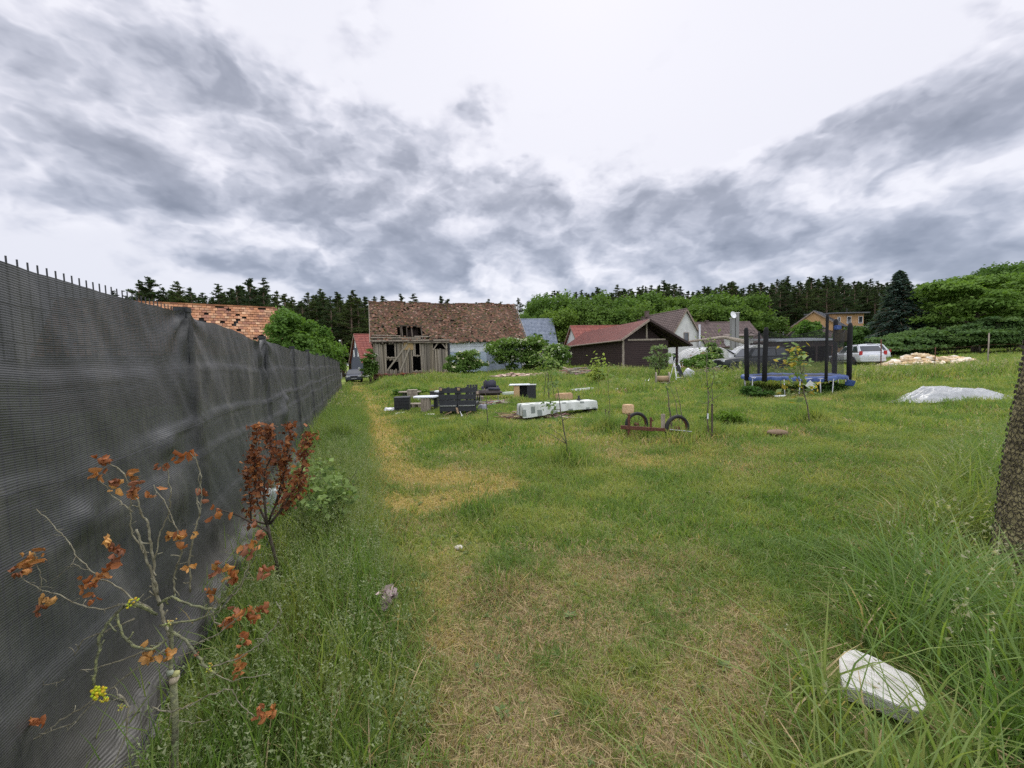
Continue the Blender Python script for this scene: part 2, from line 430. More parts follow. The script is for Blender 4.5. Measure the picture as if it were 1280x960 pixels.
CUT = [(GX(828, 19.3), 1.3), (GX(835, 17.5), 1.0), (GX(848, 21), 1.1), (GX(722, 27.5), 1.8), (GX(655, 28.5), 2.0), (GX(630, 29), 1.6), (G(622, 506), .7), (G(668, 522), .8), (G(697, 520), .8), (G(728, 486), .9), (G(773, 488), .7), (GX(1130, 25.5), 2.5), (GX(1175, 25.5), 2.5), (GX(960, 24), 2.5), (GX(925, 24), 2.0), (GX(443, 40), 2.0), (GX(443, 34), 1.6), (G(560, 514), .8), (G(520, 510), .7), (G(545, 496), .8), (G(600, 505), .8), (G(648, 500), .7), (G(785, 519), .4), (GX(995, 12.4), 1.4)]
TUFT = [(G(px, py), r, h) for (px, py, r, h) in [(710, 578, .42, .26), (612, 545, .55, .22), (800, 548, .40, .15), (850, 555, .45, .17), (888, 545, .35, .22), (1013, 528, .3, .25), (600, 640, .25, .12), (740, 885, .1, .09), (945, 490, .8, .2), (1000, 492, .8, .16), (1040, 490, .7, .2),
        (560, 513, .5, .3), (515, 507, .5, .35), (640, 505, .6, .3), (700, 512, .4, .3), (870, 480, 1.2, .35), (930, 478, 1.5, .4), (690, 474, 1.5, .4), (540, 476, 1.6, .4), (480, 486, .9, .25), (760, 470, 2., .4), (1100, 500, .6, .2), (757, 537, .25, .25), (625, 735, .15, .14), (430, 560, .3, .3)]]
def maps(x, y):
    """gold dryness, straw dryness, grass height"""
    n1 = fbm(x, y, 1.3, 21, 4); n2 = fbm(x, y, 5.0, 33, 3); n3 = fbm(x, y, .28, 44, 3)
    gold = seg_field(x, y, GOLD); straw = seg_field(x, y, STRAW); grn = seg_field(x, y, GREENP)
    worn = sstep(y, 6, 2.2) * sstep(np.abs(x - .35), 2.6, 1.0) * .24
    gold = np.clip((gold * 1.15) * (.45 + 1.1 * n2) + (n1 - .62) * .5 - grn * .3, 0, 1)
    straw = np.clip((straw * .9 + worn) * (.1 + 2.2 * n2 * n1) + np.clip(n1 - .535, 0, 1) * 2.3 + worn * 1.6 * (n2 - .35) - grn * .5, 0, 1)
    fd = x - fence_x(y)
    left = sstep(fd, 1.75 + .35 * (n1 - .5), 1.15) * sstep(y, 30, 12) + sstep(fd, .9, .5) * .8 * sstep(y, 12, 30)
    rt = sstep(x - (1.15 + (y - 1.7) * 1.28) + (n1 - .5) * .6, -.25, .45) * sstep(y, 7.5, 3.5)
    farr = sstep(y, 15.6, 17) * sstep(y, 23, 18.5) * sstep(x, 2 + 4 * (n1 - .5), 6)
    farm = sstep(y, 18.5, 22) * sstep(x + .384 * y + 1.25, 2.4, 3.6)
    h = .045 + .05 * n1 + .05 * grn * .8 + .03 * n3 + .07 * sstep(x, -.5, 3.5) * n1 * sstep(y, 2.5, 5) - .025 * np.clip(gold + straw, 0, 1)
    h = h + left * (.20 + .12 * n2) + rt * (.26 + .16 * n2) + farr * (.16 + .26 * n1) + farm * (.04 + .30 * n1 * n2) * (1 - .8 * sstep(x, 8, 14))
    h = h + .07 * sstep(fbm(x, y, 2.6, 61, 3), .56, .72) * (1 - np.clip(gold + straw, 0, 1))
    tz = np.zeros_like(h)
    for (c, r, hh) in TUFT:
        tz = np.maximum(tz, hh * np.exp(-((x - c.x) ** 2 + (y - c.y) ** 2) / (r * r)))
    h = h + tz
    for (c, r) in CUT: h = h * (1 - .75 * np.exp(-((x - c.x) ** 2 + (y - c.y) ** 2) / (r * r)))
    h = h * (1 - .72 * np.exp(-((x - TRK.x + .1) ** 2 + (y - TRK.y + .35) ** 2) / .30))
    keep = 1 - np.clip(left + rt + farr + farm, 0, 1)
    gold = gold * (keep * .95 + .05); straw = straw * (keep * .8 + .2) + farr * .35 * n3
    return gold, np.clip(straw, 0, 1), h, np.clip(left, 0, 1), np.clip(rt, 0, 1), tz

# ---------------------------------------------------------------- ground sheet (polar grid out to the horizon)
nr, na = 250, 420
rr = np.concatenate([[0.0], np.geomspace(.3, 1200, nr - 1)])
# finer in front of the camera
aa = np.concatenate([np.linspace(-1.15, 1.15, 320), np.linspace(1.15, 2 * math.pi - 1.15, na - 320 + 2)[1:-1]])
RR, AA = np.meshgrid(rr, aa, indexing='ij')
gx = (RR * np.sin(AA)).ravel(); gy = (RR * np.cos(AA)).ravel(); gh = height(gx, gy)
gold, straw, hh, lf, rt_, tz = maps(gx, gy)
idx = np.arange(nr * na).reshape(nr, na)
q = np.stack([idx[:-1, :], idx[1:, :], np.roll(idx, -1, 1)[1:, :], np.roll(idx, -1, 1)[:-1, :]], -1).reshape(-1, 4)
gc = np.stack([gold, straw, np.clip(hh * 2, 0, 1)], -1)
mg, n, bs = mat_base('soil_and_turf')
at = n.n('ShaderNodeAttribute'); at.attribute_name = 'Col'
sp = n.n('ShaderNodeSeparateColor'); n.lk(at.outputs['Color'], sp.inputs[0])
pos = n.n('ShaderNodeTexCoord').outputs['Object']
nf = n.noise(pos, 30, 6, .7); nm = n.noise(pos, 3.0, 5, .6); nn = n.noise(pos, 140, 3, .7)
turf = n.ramp(nf, [(.30, (.045, .065, .018)), (.48, (.12, .17, .038)), (.62, (.22, .27, .065)), (.8, (.32, .31, .11))])
turf = n.mix(n.m('MULTIPLY', nm, .45), turf, (.20, .25, .06))
goldc = n.ramp(nf, [(.3, (.16, .12, .04)), (.5, (.30, .23, .075)), (.7, (.40, .30, .11))])
strawc = n.ramp(nn, [(.3, (.10, .075, .045)), (.5, (.27, .205, .11)), (.7, (.38, .29, .17))])
c = n.mix(n.m('MULTIPLY', sp.outputs[0], 1.0), turf, goldc)
c = n.mix(n.m('MULTIPLY', sp.outputs[1], .95), c, strawc)
n.lk(c, bs.inputs['Base Color']); bs.inputs['Roughness'].default_value = .95; bs.inputs['Specular IOR Level'].default_value = .1
bp = n.n('ShaderNodeBump'); bp.inputs['Strength'].default_value = .8; bp.inputs['Distance'].default_value = .03
n.lk(n.m('ADD', nf, n.m('MULTIPLY', nn, .5)), bp.inputs['Height']); n.lk(bp.outputs[0], bs.inputs['Normal'])
ground = np_mesh('ground', np.stack([gx, gy, gh], -1), q[:, ::-1], mg, gc, smooth=True)
tag(ground, kind='structure')

# ---------------------------------------------------------------- grass
rng = np.random.default_rng(7)
BLOCK = []   # (x, y, r) no grass inside
def scatter(y0, y1, dens, wide=1.42, extra=1.0):
    """even scatter over the strip of field in front of the camera"""
    area = wide * (y1 * y1 - y0 * y0) + 2 * extra * (y1 - y0)
    N = int(area * dens)
    u = rng.random(N * 2); yy = np.sqrt(y0 * y0 + u * (y1 * y1 - y0 * y0)); xx = (rng.random(N * 2) * 2 - 1) * (wide * yy + extra)
    k = (rng.random(N * 2) < .5) & (xx > fence_x(yy) + .03)
    return xx[k], yy[k]
def lerp(a, b, t): return a + (b - a) * t[:, None]
def blades(name, label, xx, yy, hmul, width, seg3=True, lean=.5, hm=None, tall_only=None, greener=0.0, colmul=1.0, short=False):
    g, s, h, lf, rt, tz = maps(xx, yy)
    if short: h = np.minimum(h, .10 + .25 * tz)
    N = len(xx)
    clump = fbm(xx, yy, 9.0, 77, 2); hue = fbm(xx, yy, 2.2, 88, 3)
    r1 = rng.random(N); r2 = rng.random(N); r3 = rng.random(N)
    H = (h if hm is None else hm) * hmul * (.45 + .8 * r1) * (.6 + .8 * clump)
    W = width * (.7 + .6 * r2)
    A = np.array
    deep = A((.08, .145, .032)); mid = A((.175, .275, .060)); yel = A((.34, .345, .105)); blu = A((.125, .225, .065))
    col = lerp(np.broadcast_to(deep, (N, 3)), np.broadcast_to(mid, (N, 3)), np.clip(r3 * .9 + hue * .4, 0, 1))
    col = lerp(col, np.broadcast_to(yel, (N, 3)), np.clip((hue - .40) * 1.7 + (r2 - .6) * .8 + .09 - greener, 0, 1))
    col = lerp(col, np.broadcast_to(blu, (N, 3)), np.clip(rt * .45 * r1 + lf * .25, 0, 1))
    isg = rng.random(N) < np.clip(g * 1.0, 0, .80); iss = rng.random(N) < np.clip(s * .85 + .08, 0, .72)
    gcol = lerp(np.broadcast_to(A((.34, .275, .10)), (N, 3)), np.broadcast_to(A((.58, .455, .18)), (N, 3)), r3)
    scol = lerp(np.broadcast_to(A((.27, .205, .11)), (N, 3)), np.broadcast_to(A((.56, .44, .24)), (N, 3)), r3)
    col = np.where(iss[:, None], scol, col); col = np.where(isg[:, None], gcol, col) * colmul
    H = np.where(isg | iss, np.minimum(H * .75, .3), H)
    yaw = rng.random(N) * 2 * math.pi; ld = rng.random(N) * 2 * math.pi
    ln = (lean * (.25 + 1.2 * rng.random(N)))
    flat = (isg | iss) & (rng.random(N) < .6); ln = np.where(flat, ln * 2.2, ln)
    base = np.stack([xx, yy, height(xx, yy) - .004], -1)
    side = np.stack([np.cos(yaw), np.sin(yaw), np.zeros(N)], -1) * W[:, None] / 2
    ldv = np.stack([np.cos(ld), np.sin(ld), np.zeros(N)], -1)
    def pt(t):
        up = np.clip(1 - .35 * ln * t, .25, 1)
        return base + ldv * (H * ln * t * t)[:, None] + np.stack([np.zeros(N), np.zeros(N), H * t * up], -1)
    if seg3:
        c0, c1, c2, c3 = pt(0), pt(.4), pt(.75), pt(1.0)
        V = np.stack([c0 - side, c0 + side, c1 - side * .95, c1 + side * .95, c2 - side * .6, c2 + side * .6, c3], 1)
        F = np.array([(0, 1, 3), (0, 3, 2), (2, 3, 5), (2, 5, 4), (4, 5, 6)]); k = 7
        sh = np.array([.75, .75, .95, .95, 1.05, 1.05, 1.15])
    else:
        c0, c1, c2 = pt(0), pt(.55), pt(1.0)
        V = np.stack([c0 - side, c0 + side, c1 - side * .8, c1 + side * .8, c2], 1)
        F = np.array([(0, 1, 3), (0, 3, 2), (2, 3, 4)]); k = 5
        sh = np.array([.8, .8, 1.0, 1.0, 1.1])
    C = np.repeat(col[:, None, :], k, 1)
    Fa = (np.arange(N)[:, None, None] * k + F[None]).reshape(-1, 3)
    ob = np_mesh(name, V.reshape(-1, 3), Fa, M['grass'], C.reshape(-1, 3))
    return tag(ob, label, 'grass', kind='stuff')
def blocked(x, y):
    k = np.ones(len(x), bool)
    for (bx, by, br) in BLOCK: k &= (x - bx) ** 2 + (y - by) ** 2 > br * br
    return x[k], y[k]
stone_c = G(1103, 868)
BLOCK.append((stone_c.x, stone_c.y, .22)); BLOCK.append((stone_c.x - .10, stone_c.y - .14, .16)); BLOCK.append((stone_c.x + .12, stone_c.y - .10, .12))
x, y = blocked(*scatter(.9, 3.2, 9000)); blades('lawn_grass', 'short worn lawn grass mixed with dry straw blades in the foreground', x, y, 1.0, .0045, True, .9, short=True)
x, y = scatter(3.2, 7.0, 3200); blades('lawn_grass', 'patchy green and yellow lawn grass in the middle of the field', x, y, 1.1, .008, False, .8, short=True)
x, y = scatter(7.0, 15.0, 900); blades('lawn_grass', 'bright green meadow grass around the garden furniture', x, y, 1.2, .016, False, .6)
x, y = scatter(15.0, 34.0, 190); blades('lawn_grass', 'long meadow grass running back to the barn and sheds', x, y, 1.3, .038, False, .55)
x, y = scatter(34.0, 62.0, 26); blades('lawn_grass', 'far strip of rough grass below the houses', x, y, 1.6, .09, False, .5)
# tall grass at the right by the trunk
x, y = blocked(*scatter(1.0, 8.0, 1900)); g_, s_, h_, lf_, rt_, tz_ = maps(x, y); k = rng.random(len(x)) < rt_ * .9 * (.25 + .75 * sstep(fbm(x, y, 3.5, 57, 3), .36, .52))
blades('tall_grass', 'long arching green grass around the white stone and the tree trunk', x[k], y[k], 1.3, .0090, True, .85, greener=.05)
x, y = scatter(2.0, 16.0, 900); g_, s_, h_, lf_, rt_, tz_ = maps(x, y); k = rng.random(len(x)) < np.clip(tz_ * 5, 0, 1)
blades('tall_grass', 'uncut grass tufts left round the saplings and the axle', x[k], y[k], 1.2, .011, True, .4, greener=.05)
# left strip by the net
x, y = blocked(*scatter(1.0, 13.0, 1700)); g_, s_, h_, lf_, rt_, tz_ = maps(x, y); k = rng.random(len(x)) < lf_ * .9 * (.15 + .85 * sstep(x - fence_x(y), .30, .60))
blades('tall_grass', 'tall soft grass growing along the foot of the netted fence', x[k], y[k], 1.15, .0065, True, .45, greener=.1)

def panicles(name, label, xx, yy, hgt, n=26, rad=.034, leng=.11, size=.0062, c1=(.18, .23, .10), c2=(.31, .35, .19)):
    """thin stems with a fluffy seed head on each"""
    N = len(xx); H = hgt * (.75 + .5 * rng.random(N))
    base = np.stack([xx, yy, height(xx, yy)], -1); ld = rng.random(N) * 6.283; ln = rng.random(N) * .25
    tip = base + np.stack([np.cos(ld) * ln * H, np.sin(ld) * ln * H, H], -1)
    w = .0016
    sd = np.stack([np.cos(ld + 1.6), np.sin(ld + 1.6), np.zeros(N)], -1) * w
    V1 = np.stack([base - sd, base + sd, tip], 1).reshape(-1, 3); F1 = np.arange(N * 3).reshape(-1, 3)
    u = rng.random((N, n)); ax = (base - tip); ax /= np.linalg.norm(ax, axis=1)[:, None]
    off = rng.normal(size=(N, n, 3)) * (rad * (.35 + u))[:, :, None] * .6
    cen = tip[:, None, :] + ax[:, None, :] * (u * leng)[:, :, None] + off
    a = rng.normal(size=(N, n, 3)) * size * .7; b = rng.normal(size=(N, n, 3)) * size * .7
    V2 = np.stack([cen - a, cen + a, cen + b], 2).reshape(-1, 3); F2 = np.arange(len(V2)).reshape(-1, 3) + len(V1)
    t = rng.random(N); c = lerp(np.broadcast_to(np.array(c1), (N, 3)), np.broadcast_to(np.array(c2), (N, 3)), t)
    C = np.concatenate([np.repeat(np.broadcast_to(np.array((.16, .21, .08)), (N, 3)), 3, 0), np.repeat(c, n * 3, 0)])
    ob = np_mesh(name, np.concatenate([V1, V2]), np.concatenate([F1, F2]), M['grass'], C)
    return tag(ob, label, 'grass', kind='stuff')
x, y = blocked(*scatter(1.0, 9.0, 430)); g_, s_, h_, lf_, rt_, tz_ = maps(x, y); k = rng.random(len(x)) < lf_ * .9 * sstep(x - fence_x(y), .30, .60); x, y = x[k], y[k]
panicles('flowering_grass', 'grey green flowering grass heads standing along the netted fence', x, y, maps(x, y)[2] * .95)
x, y = blocked(*scatter(1.2, 9.0, 60)); g_, s_, h_, lf_, rt_, tz_ = maps(x, y); k = rng.random(len(x)) < rt_ * .7; x, y = x[k], y[k]
panicles('flowering_grass', 'pale seed heads above the long grass by the tree trunk', x, y, maps(x, y)[2] * 1.5, n=10, rad=.012, leng=.12, size=.008, c1=(.25, .26, .15), c2=(.42, .40, .26))
x, y = scatter(13, 30, 12); g_, s_, h_, lf_, rt_, tz_ = maps(x, y); k = (h_ > .3); x, y = x[k], y[k]
panicles('flowering_grass', 'straw coloured seed heads in the far meadow strip', x, y, maps(x, y)[2] * 1.25, n=8, rad=.05, leng=.2, size=.03, c1=(.26, .27, .13), c2=(.38, .36, .20))
# low leafy weeds in the lawn
def weeds(xx, yy, size, label, name='ground_cover', c1=(.09, .15, .04), c2=(.16, .23, .07), n=9, up=.5):
    N = len(xx); th = rng.random((N, n)) * 6.283; el_ = rng.random((N, n)) * up; L = size[:, None] * (.5 + .8 * rng.random((N, n)))
    base = np.stack([xx, yy, height(xx, yy) + .012], -1)[:, None, :]
    d = np.stack([np.cos(th) * np.cos(el_), np.sin(th) * np.cos(el_), np.sin(el_)], -1) * L[:, :, None]
    s = np.stack([-np.sin(th), np.cos(th), np.zeros_like(th)], -1) * (L * .2)[:, :, None]
    V = np.stack([base + d * 0, base + d * .55 + s, base + d, base + d * .55 - s], 2).reshape(-1, 3)
    F = np.arange(len(V)).reshape(-1, 4)
    t = rng.random((N, n, 1, 1)); C = np.array(c1) * (1 - t) + np.array(c2) * t; C = np.broadcast_to(C, (N, n, 4, 3)).reshape(-1, 3)
    return tag(np_mesh(name, V, F, M['grass'], C), label, 'weeds', kind='stuff')
x, y = scatter(1.2, 7, 26); weeds(x, y, .012 + .03 * rng.random(len(x)) ** 2, 'flat leafy weeds scattered through the worn lawn')
x, y = scatter(1.0, 9, 260); g_, s_, h_, lf_, rt_, tz_ = maps(x, y); k = rng.random(len(x)) < lf_; x, y = x[k], y[k]
weeds(x, y, .022 + .03 * rng.random(len(x)), 'small leaved weeds under the flowering grass by the fence', up=1.4, c1=(.09, .15, .04), c2=(.16, .23, .08))
# ================================================================ netted fence
def make_fence():
    rnd = random.Random(3)
    d = Vector((-.384, 1, 0)).normalized()          # along the fence
    nrm = Vector((1, .384, 0)).normalized()         # towards the field
    o0 = Vector((fence_x(0), 0, 0))
    def at(s, off=0.0, z=0.0):
        q = o0 + d * s + nrm * off
        return Vector((q.x, q.y, gz(q.x, q.y) + z))
    root = thing('netted_fence', 'long dark shade net over a metal rod fence running down the left of the field', 'fence', at(0))
    inv = Matrix.Translation(-root.location)
    rel = lambda q: q - root.location
    S0, S1 = -1.6, 29.4
    posts = [3.2 + 2.62 * k for k in range(-2, 16)]
    posts[2:4] = [3.2, 5.82]
    H = 2.05
    for s in posts:
        if s < S0 or s > S1: continue
        mb = MB(); mb.box(rel(at(s, -.02, 1.03)), (.07, .07, 2.06), rot=math.atan2(d.y, d.x)); mb.box(rel(at(s, -.02, 2.075)), (.085, .085, .035), rot=math.atan2(d.y, d.x))
        mb.build('post', M['black'], root)
    # rods: one panel per bay
    edges = [S0] + [s for s in posts if S0 < s < S1] + [S1]
    for a, b in zip(edges[:-1], edges[1:]):
        mb = MB(); n_ = int((b - a) / .052); ptop = H + (.03 if b < 3.5 else -.035)
        for k in range(1, n_):
            s = a + (b - a) * k / n_
            mb.bar(rel(at(s, -.03, .05)), rel(at(s, -.03, ptop)), .004)
        for z in (.15, .35, .55, .75, .95, 1.15, 1.35, 1.55, 1.75, 1.89):
            mb.bar(rel(at(a + .04, -.02, z)), rel(at(b - .04, -.02, z)), .008)
        mb.build('rod_panel', M['slategrey'], root, fix=False)
    # shade net: a hanging cloth with folds, sags, a hem rope and a foot spread on the ground
    ns, nz = 900, 64
    ss = np.concatenate([np.linspace(S0, 14, 640), np.linspace(14, S1, 261)[1:]]); ns = len(ss)
    tt = np.linspace(0, 1, nz)
    SS, TT = np.meshgrid(ss, tt, indexing='ij')
    # distance to nearest post
    pd = np.min(np.abs(SS[..., None] - np.array(posts)[None, None, :]), -1)
    sag = -.018 * np.sin(np.clip(pd / 1.31, 0, 1) * math.pi / 2) - .012 * vnoise(SS * 1.7, SS * 0, 5)
    sag = sag + .05 * np.exp(-((SS - 3.2) / .12) ** 2) + .03 * np.exp(-((SS - 5.82) / .1) ** 2) - .05 * np.exp(-((SS - 5.3) / .45) ** 2)
    top = H - .015 + sag * (.6 + .4 * sstep(SS, 1.5, 3))
    Z = TT * top
    off = .02 + .012 * np.exp(-(pd / .08) ** 2) * 3.0
    # slack between the rods and posts
    off = off + .05 * np.sin(np.clip(pd / 1.31, 0, 1) * math.pi / 2) * (fbm(SS, Z, .9, 61, 3))
    off = off + .016 * (fbm(SS * 1.0 + Z * .6, Z * .5, 3.2, 62, 3) - .5) * 2 + .008 * (fbm(SS + Z * .8, Z * .25, 11, 63, 3) - .5) * 2
    # tension folds fanning down from the post tops
    for ps, st in ((3.2, 1.0), (5.82, 1.6), (8.44, .7), (11.06, .6)):
        dx = SS - ps; dz = H - Z
        ang = np.arctan2(dz, -dx)   # folds to the nearer side
        r_ = np.hypot(dx, dz)
        off = off + st * .020 * np.exp(-r_ / .42) * np.cos(ang * 11) * sstep(r_, .02, .12)
    # big diagonal fold before the second post
    fold = np.exp(-(((SS - 5.45) + (1.55 - Z) * -.45 - .12) / .05) ** 2) * sstep(Z, 1.25, 1.5) * .05
    off = off + fold
    # seams / ropes
    for zr, a in ((1.62, .010), (1.22, .022), (.98, .012), (.52, .012)):
        wob = zr + .02 * np.sin(SS * 1.7 + zr) + .015 * (vnoise(SS * .9, SS * 0, int(zr * 10)) - .5)
        off = off + a * np.exp(-((Z - wob) / .012) ** 2) + .018 * np.tanh((wob - Z) / .05) * .5
    # tears / bumps where twigs push the net
    for (s_, z_, a, wd) in ((1.72, 1.02, .05, .06), (2.62, 1.16, .05, .07), (1.9, .75, -.04, .12), (2.6, .82, .04, .14), (6.6, .95, .06, .14), (6.9, 1.12, .05, .08)):
        off = off + a * np.exp(-(((SS - s_) / (wd * 1.8)) ** 2 + ((Z - z_) / wd) ** 2))
    # foot: cloth is too long and runs out over the grass
    foot = sstep(TT, .16, 0.0)
    ft = fbm(SS, SS * .0 + TT * 3, 2.0, 64, 3)
    off = off + foot ** 1.3 * (.07 + .20 * ft) + .05 * foot * (fbm(SS * 1.0 + TT * 2, TT * 9 + SS * .5, 6, 67, 3) - .5) * 2
    Zf = Z * (1 - .45 * foot) + .035 * foot * (fbm(SS * 1.0, TT * 6 + SS * .7, 7, 65, 2)) * 2
    X = o0.x + d.x * SS + nrm.x * off; Y = o0.y + d.y * SS + nrm.y * off
    Zw = height(o0.x + d.x * SS, o0.y + d.y * SS) + Zf + .012
    V = np.stack([X, Y, Zw], -1).reshape(-1, 3) - np.array(root.location)
    idx = np.arange(ns * nz).reshape(ns, nz)
    F = np.stack([idx[:-1, :-1], idx[1:, :-1], idx[1:, 1:], idx[:-1, 1:]], -1).reshape(-1, 4)
    uvc = np.stack([SS.ravel() * .1, Zf.ravel() * .5, np.exp(-((pd.ravel() - .03) / .07) ** 2)], -1)
    m, n, bs = mat_base('shade_net')
    a = n.n('ShaderNodeAttribute'); a.attribute_name = 'Col'
    sp = n.n('ShaderNodeSeparateXYZ'); n.lk(a.outputs['Vector'], sp.inputs[0])
    s_ = n.m('MULTIPLY', sp.outputs[0], 10.0); z_ = n.m('MULTIPLY', sp.outputs[1], 2.0)
    cb = n.n('ShaderNodeCombineXYZ'); n.lk(s_, cb.inputs[0]); n.lk(z_, cb.inputs[1])
    big = n.noise(cb.outputs[0], .9, 4, .6); fine = n.noise(n.v('MULTIPLY', cb.outputs[0], (1, 6, 1)), 9, 4, .65)
    # knitted threads: fine horizontal lines, a little slanted and drifting
    th = n.m('ADD', n.m('MULTIPLY', z_, 700.0), n.m('MULTIPLY', n.noise(cb.outputs[0], 2.0, 2), 14.0))
    thr = n.m('ADD', n.m('MULTIPLY', n.m('SINE', th), .5), .5)
    ver = n.m('ADD', n.m('MULTIPLY', n.m('SINE', n.m('MULTIPLY', s_, 480.0)), .5), .5)
    col = n.ramp(n.m('ADD', n.m('MULTIPLY', big, .6), n.m('MULTIPLY', fine, .4)), [(.30, (.026, .027, .030)), (.5, (.041, .043, .047)), (.62, (.058, .060, .066)), (.75, (.095, .097, .104))])
    col = n.mix(n.m('MULTIPLY', thr, .15), col, (.10, .102, .108))
    col = n.mix(n.m('MULTIPLY', sp.outputs[2], .62), col, (.014, .015, .017))     # doubled cloth at the posts
    dust = n.ramp(n.noise(n.v('MULTIPLY', cb.outputs[0], (1, .35, 1)), 2.6, 5, .65), [(.52, 0.0), (.72, 1.0)]); col = n.mix(n.m('MULTIPLY', dust, .45), col, (.15, .145, .135))
    low = n.m('SUBTRACT', 1.0, n.m('MULTIPLY', z_, 1.6), clamp=True)
    col = n.mix(n.m('MULTIPLY', low, n.m('MULTIPLY', big, .8)), col, (.07, .058, .04))
    n.lk(col, bs.inputs['Base Color']); bs.inputs['Roughness'].default_value = .5; bs.inputs['Specular IOR Level'].default_value = .45
    b = n.n('ShaderNodeBump'); b.inputs['Strength'].default_value = .28; b.inputs['Distance'].default_value = .004
    n.lk(n.m('ADD', thr, n.m('MULTIPLY', fine, 2.0)), b.inputs['Height']); n.lk(b.outputs[0], bs.inputs['Normal'])
    tr = n.n('ShaderNodeBsdfTransparent'); mx = n.n('ShaderNodeMixShader')
    hole = n.m('MULTIPLY', n.m('SUBTRACT', 1.0, thr), n.m('ADD', n.m('MULTIPLY', ver, .02), .035))
    n.lk(hole, mx.inputs[0]); n.lk(bs.outputs[0], mx.inputs[1]); n.lk(tr.outputs[0], mx.inputs[2])
    n.lk(mx.outputs[0], m.node_tree.nodes['Material Output'].inputs['Surface'])
    np_mesh('shade_net', V, F, m, uvc, root, smooth=True)
    # ropes threaded through the net
    for (zr, s_a, s_b, r_) in ((1.24, -1.4, 13, .0022), (.10, 1.0, 8, .004)):
        pts = []
        for k in range(140):
            s = s_a + (s_b - s_a) * k / 139
            o_ = .085 if zr > .5 else .30 + .05 * math.sin(s * 2.3)
            pts.append(rel(at(s, o_ + .006 * math.sin(s * 9), zr + .02 * math.sin(s * 1.7 + zr) + (.02 * math.sin(s * 5) if zr < .5 else 0))))
        mb = MB(); mb.tube(pts, r_, 5); mb.build('rope', M['slategrey'], root, smooth=True)
    # loose clear film at the foot of the net
    return root
make_fence()

# ================================================================ buildings
TILE = {}
def mat_wall(name, c, c2=None, bump=.25, scale=1.5):
    return mat(name, c, c2 or tuple(q * .82 for q in c), .9, scale, bump=bump, bscale=30)
def roof_mat(name, c1, c2, c3, row=.34, col=.25, rough=.75):
    """tiled roof: rows and columns come from the geometry, colour drifts"""
    return mat(name, c1, c2, rough, 2.2, bump=.2, c3=c3, detail=7)
M['red_roof'] = roof_mat('red_metal_roof', (.145, .042, .033), (.10, .032, .027), (.18, .058, .044), rough=.65)
M['red_tile'] = roof_mat('red_tiles', (.22, .06, .045), (.15, .045, .038), (.28, .09, .06))
M['brown_tile'] = roof_mat('brown_tiles', (.105, .075, .068), (.075, .055, .052), (.14, .10, .09))
M['grey_tile'] = roof_mat('grey_tiles', (.11, .115, .125), (.08, .085, .095), (.15, .155, .165))
M['blue_slate'] = roof_mat('blue_slates', (.17, .20, .25), (.12, .145, .185), (.26, .29, .33))
M['wall_white'] = mat_wall('white_render', (.58, .58, .57), (.44, .44, .44))
M['wall_cream'] = mat_wall('cream_render', (.50, .46, .38))
M['wall_orange'] = mat_wall('orange_render', (.47, .29, .14), (.38, .23, .11))
M['wall_blue'] = mat_wall('slate_cladding', (.085, .095, .125), (.055, .062, .085), scale=5)
M['wall_grey'] = mat_wall('grey_render', (.22, .22, .22))
M['fascia'] = mat('fascia_boards', (.30, .24, .19), (.16, .12, .10), .8, 8)
M['inner_shade'] = mat('painted_inner_shade', (.015, .014, .013), (.008, .008, .008), .95, 4)  # shade inside the buildings, painted as a near-black colour

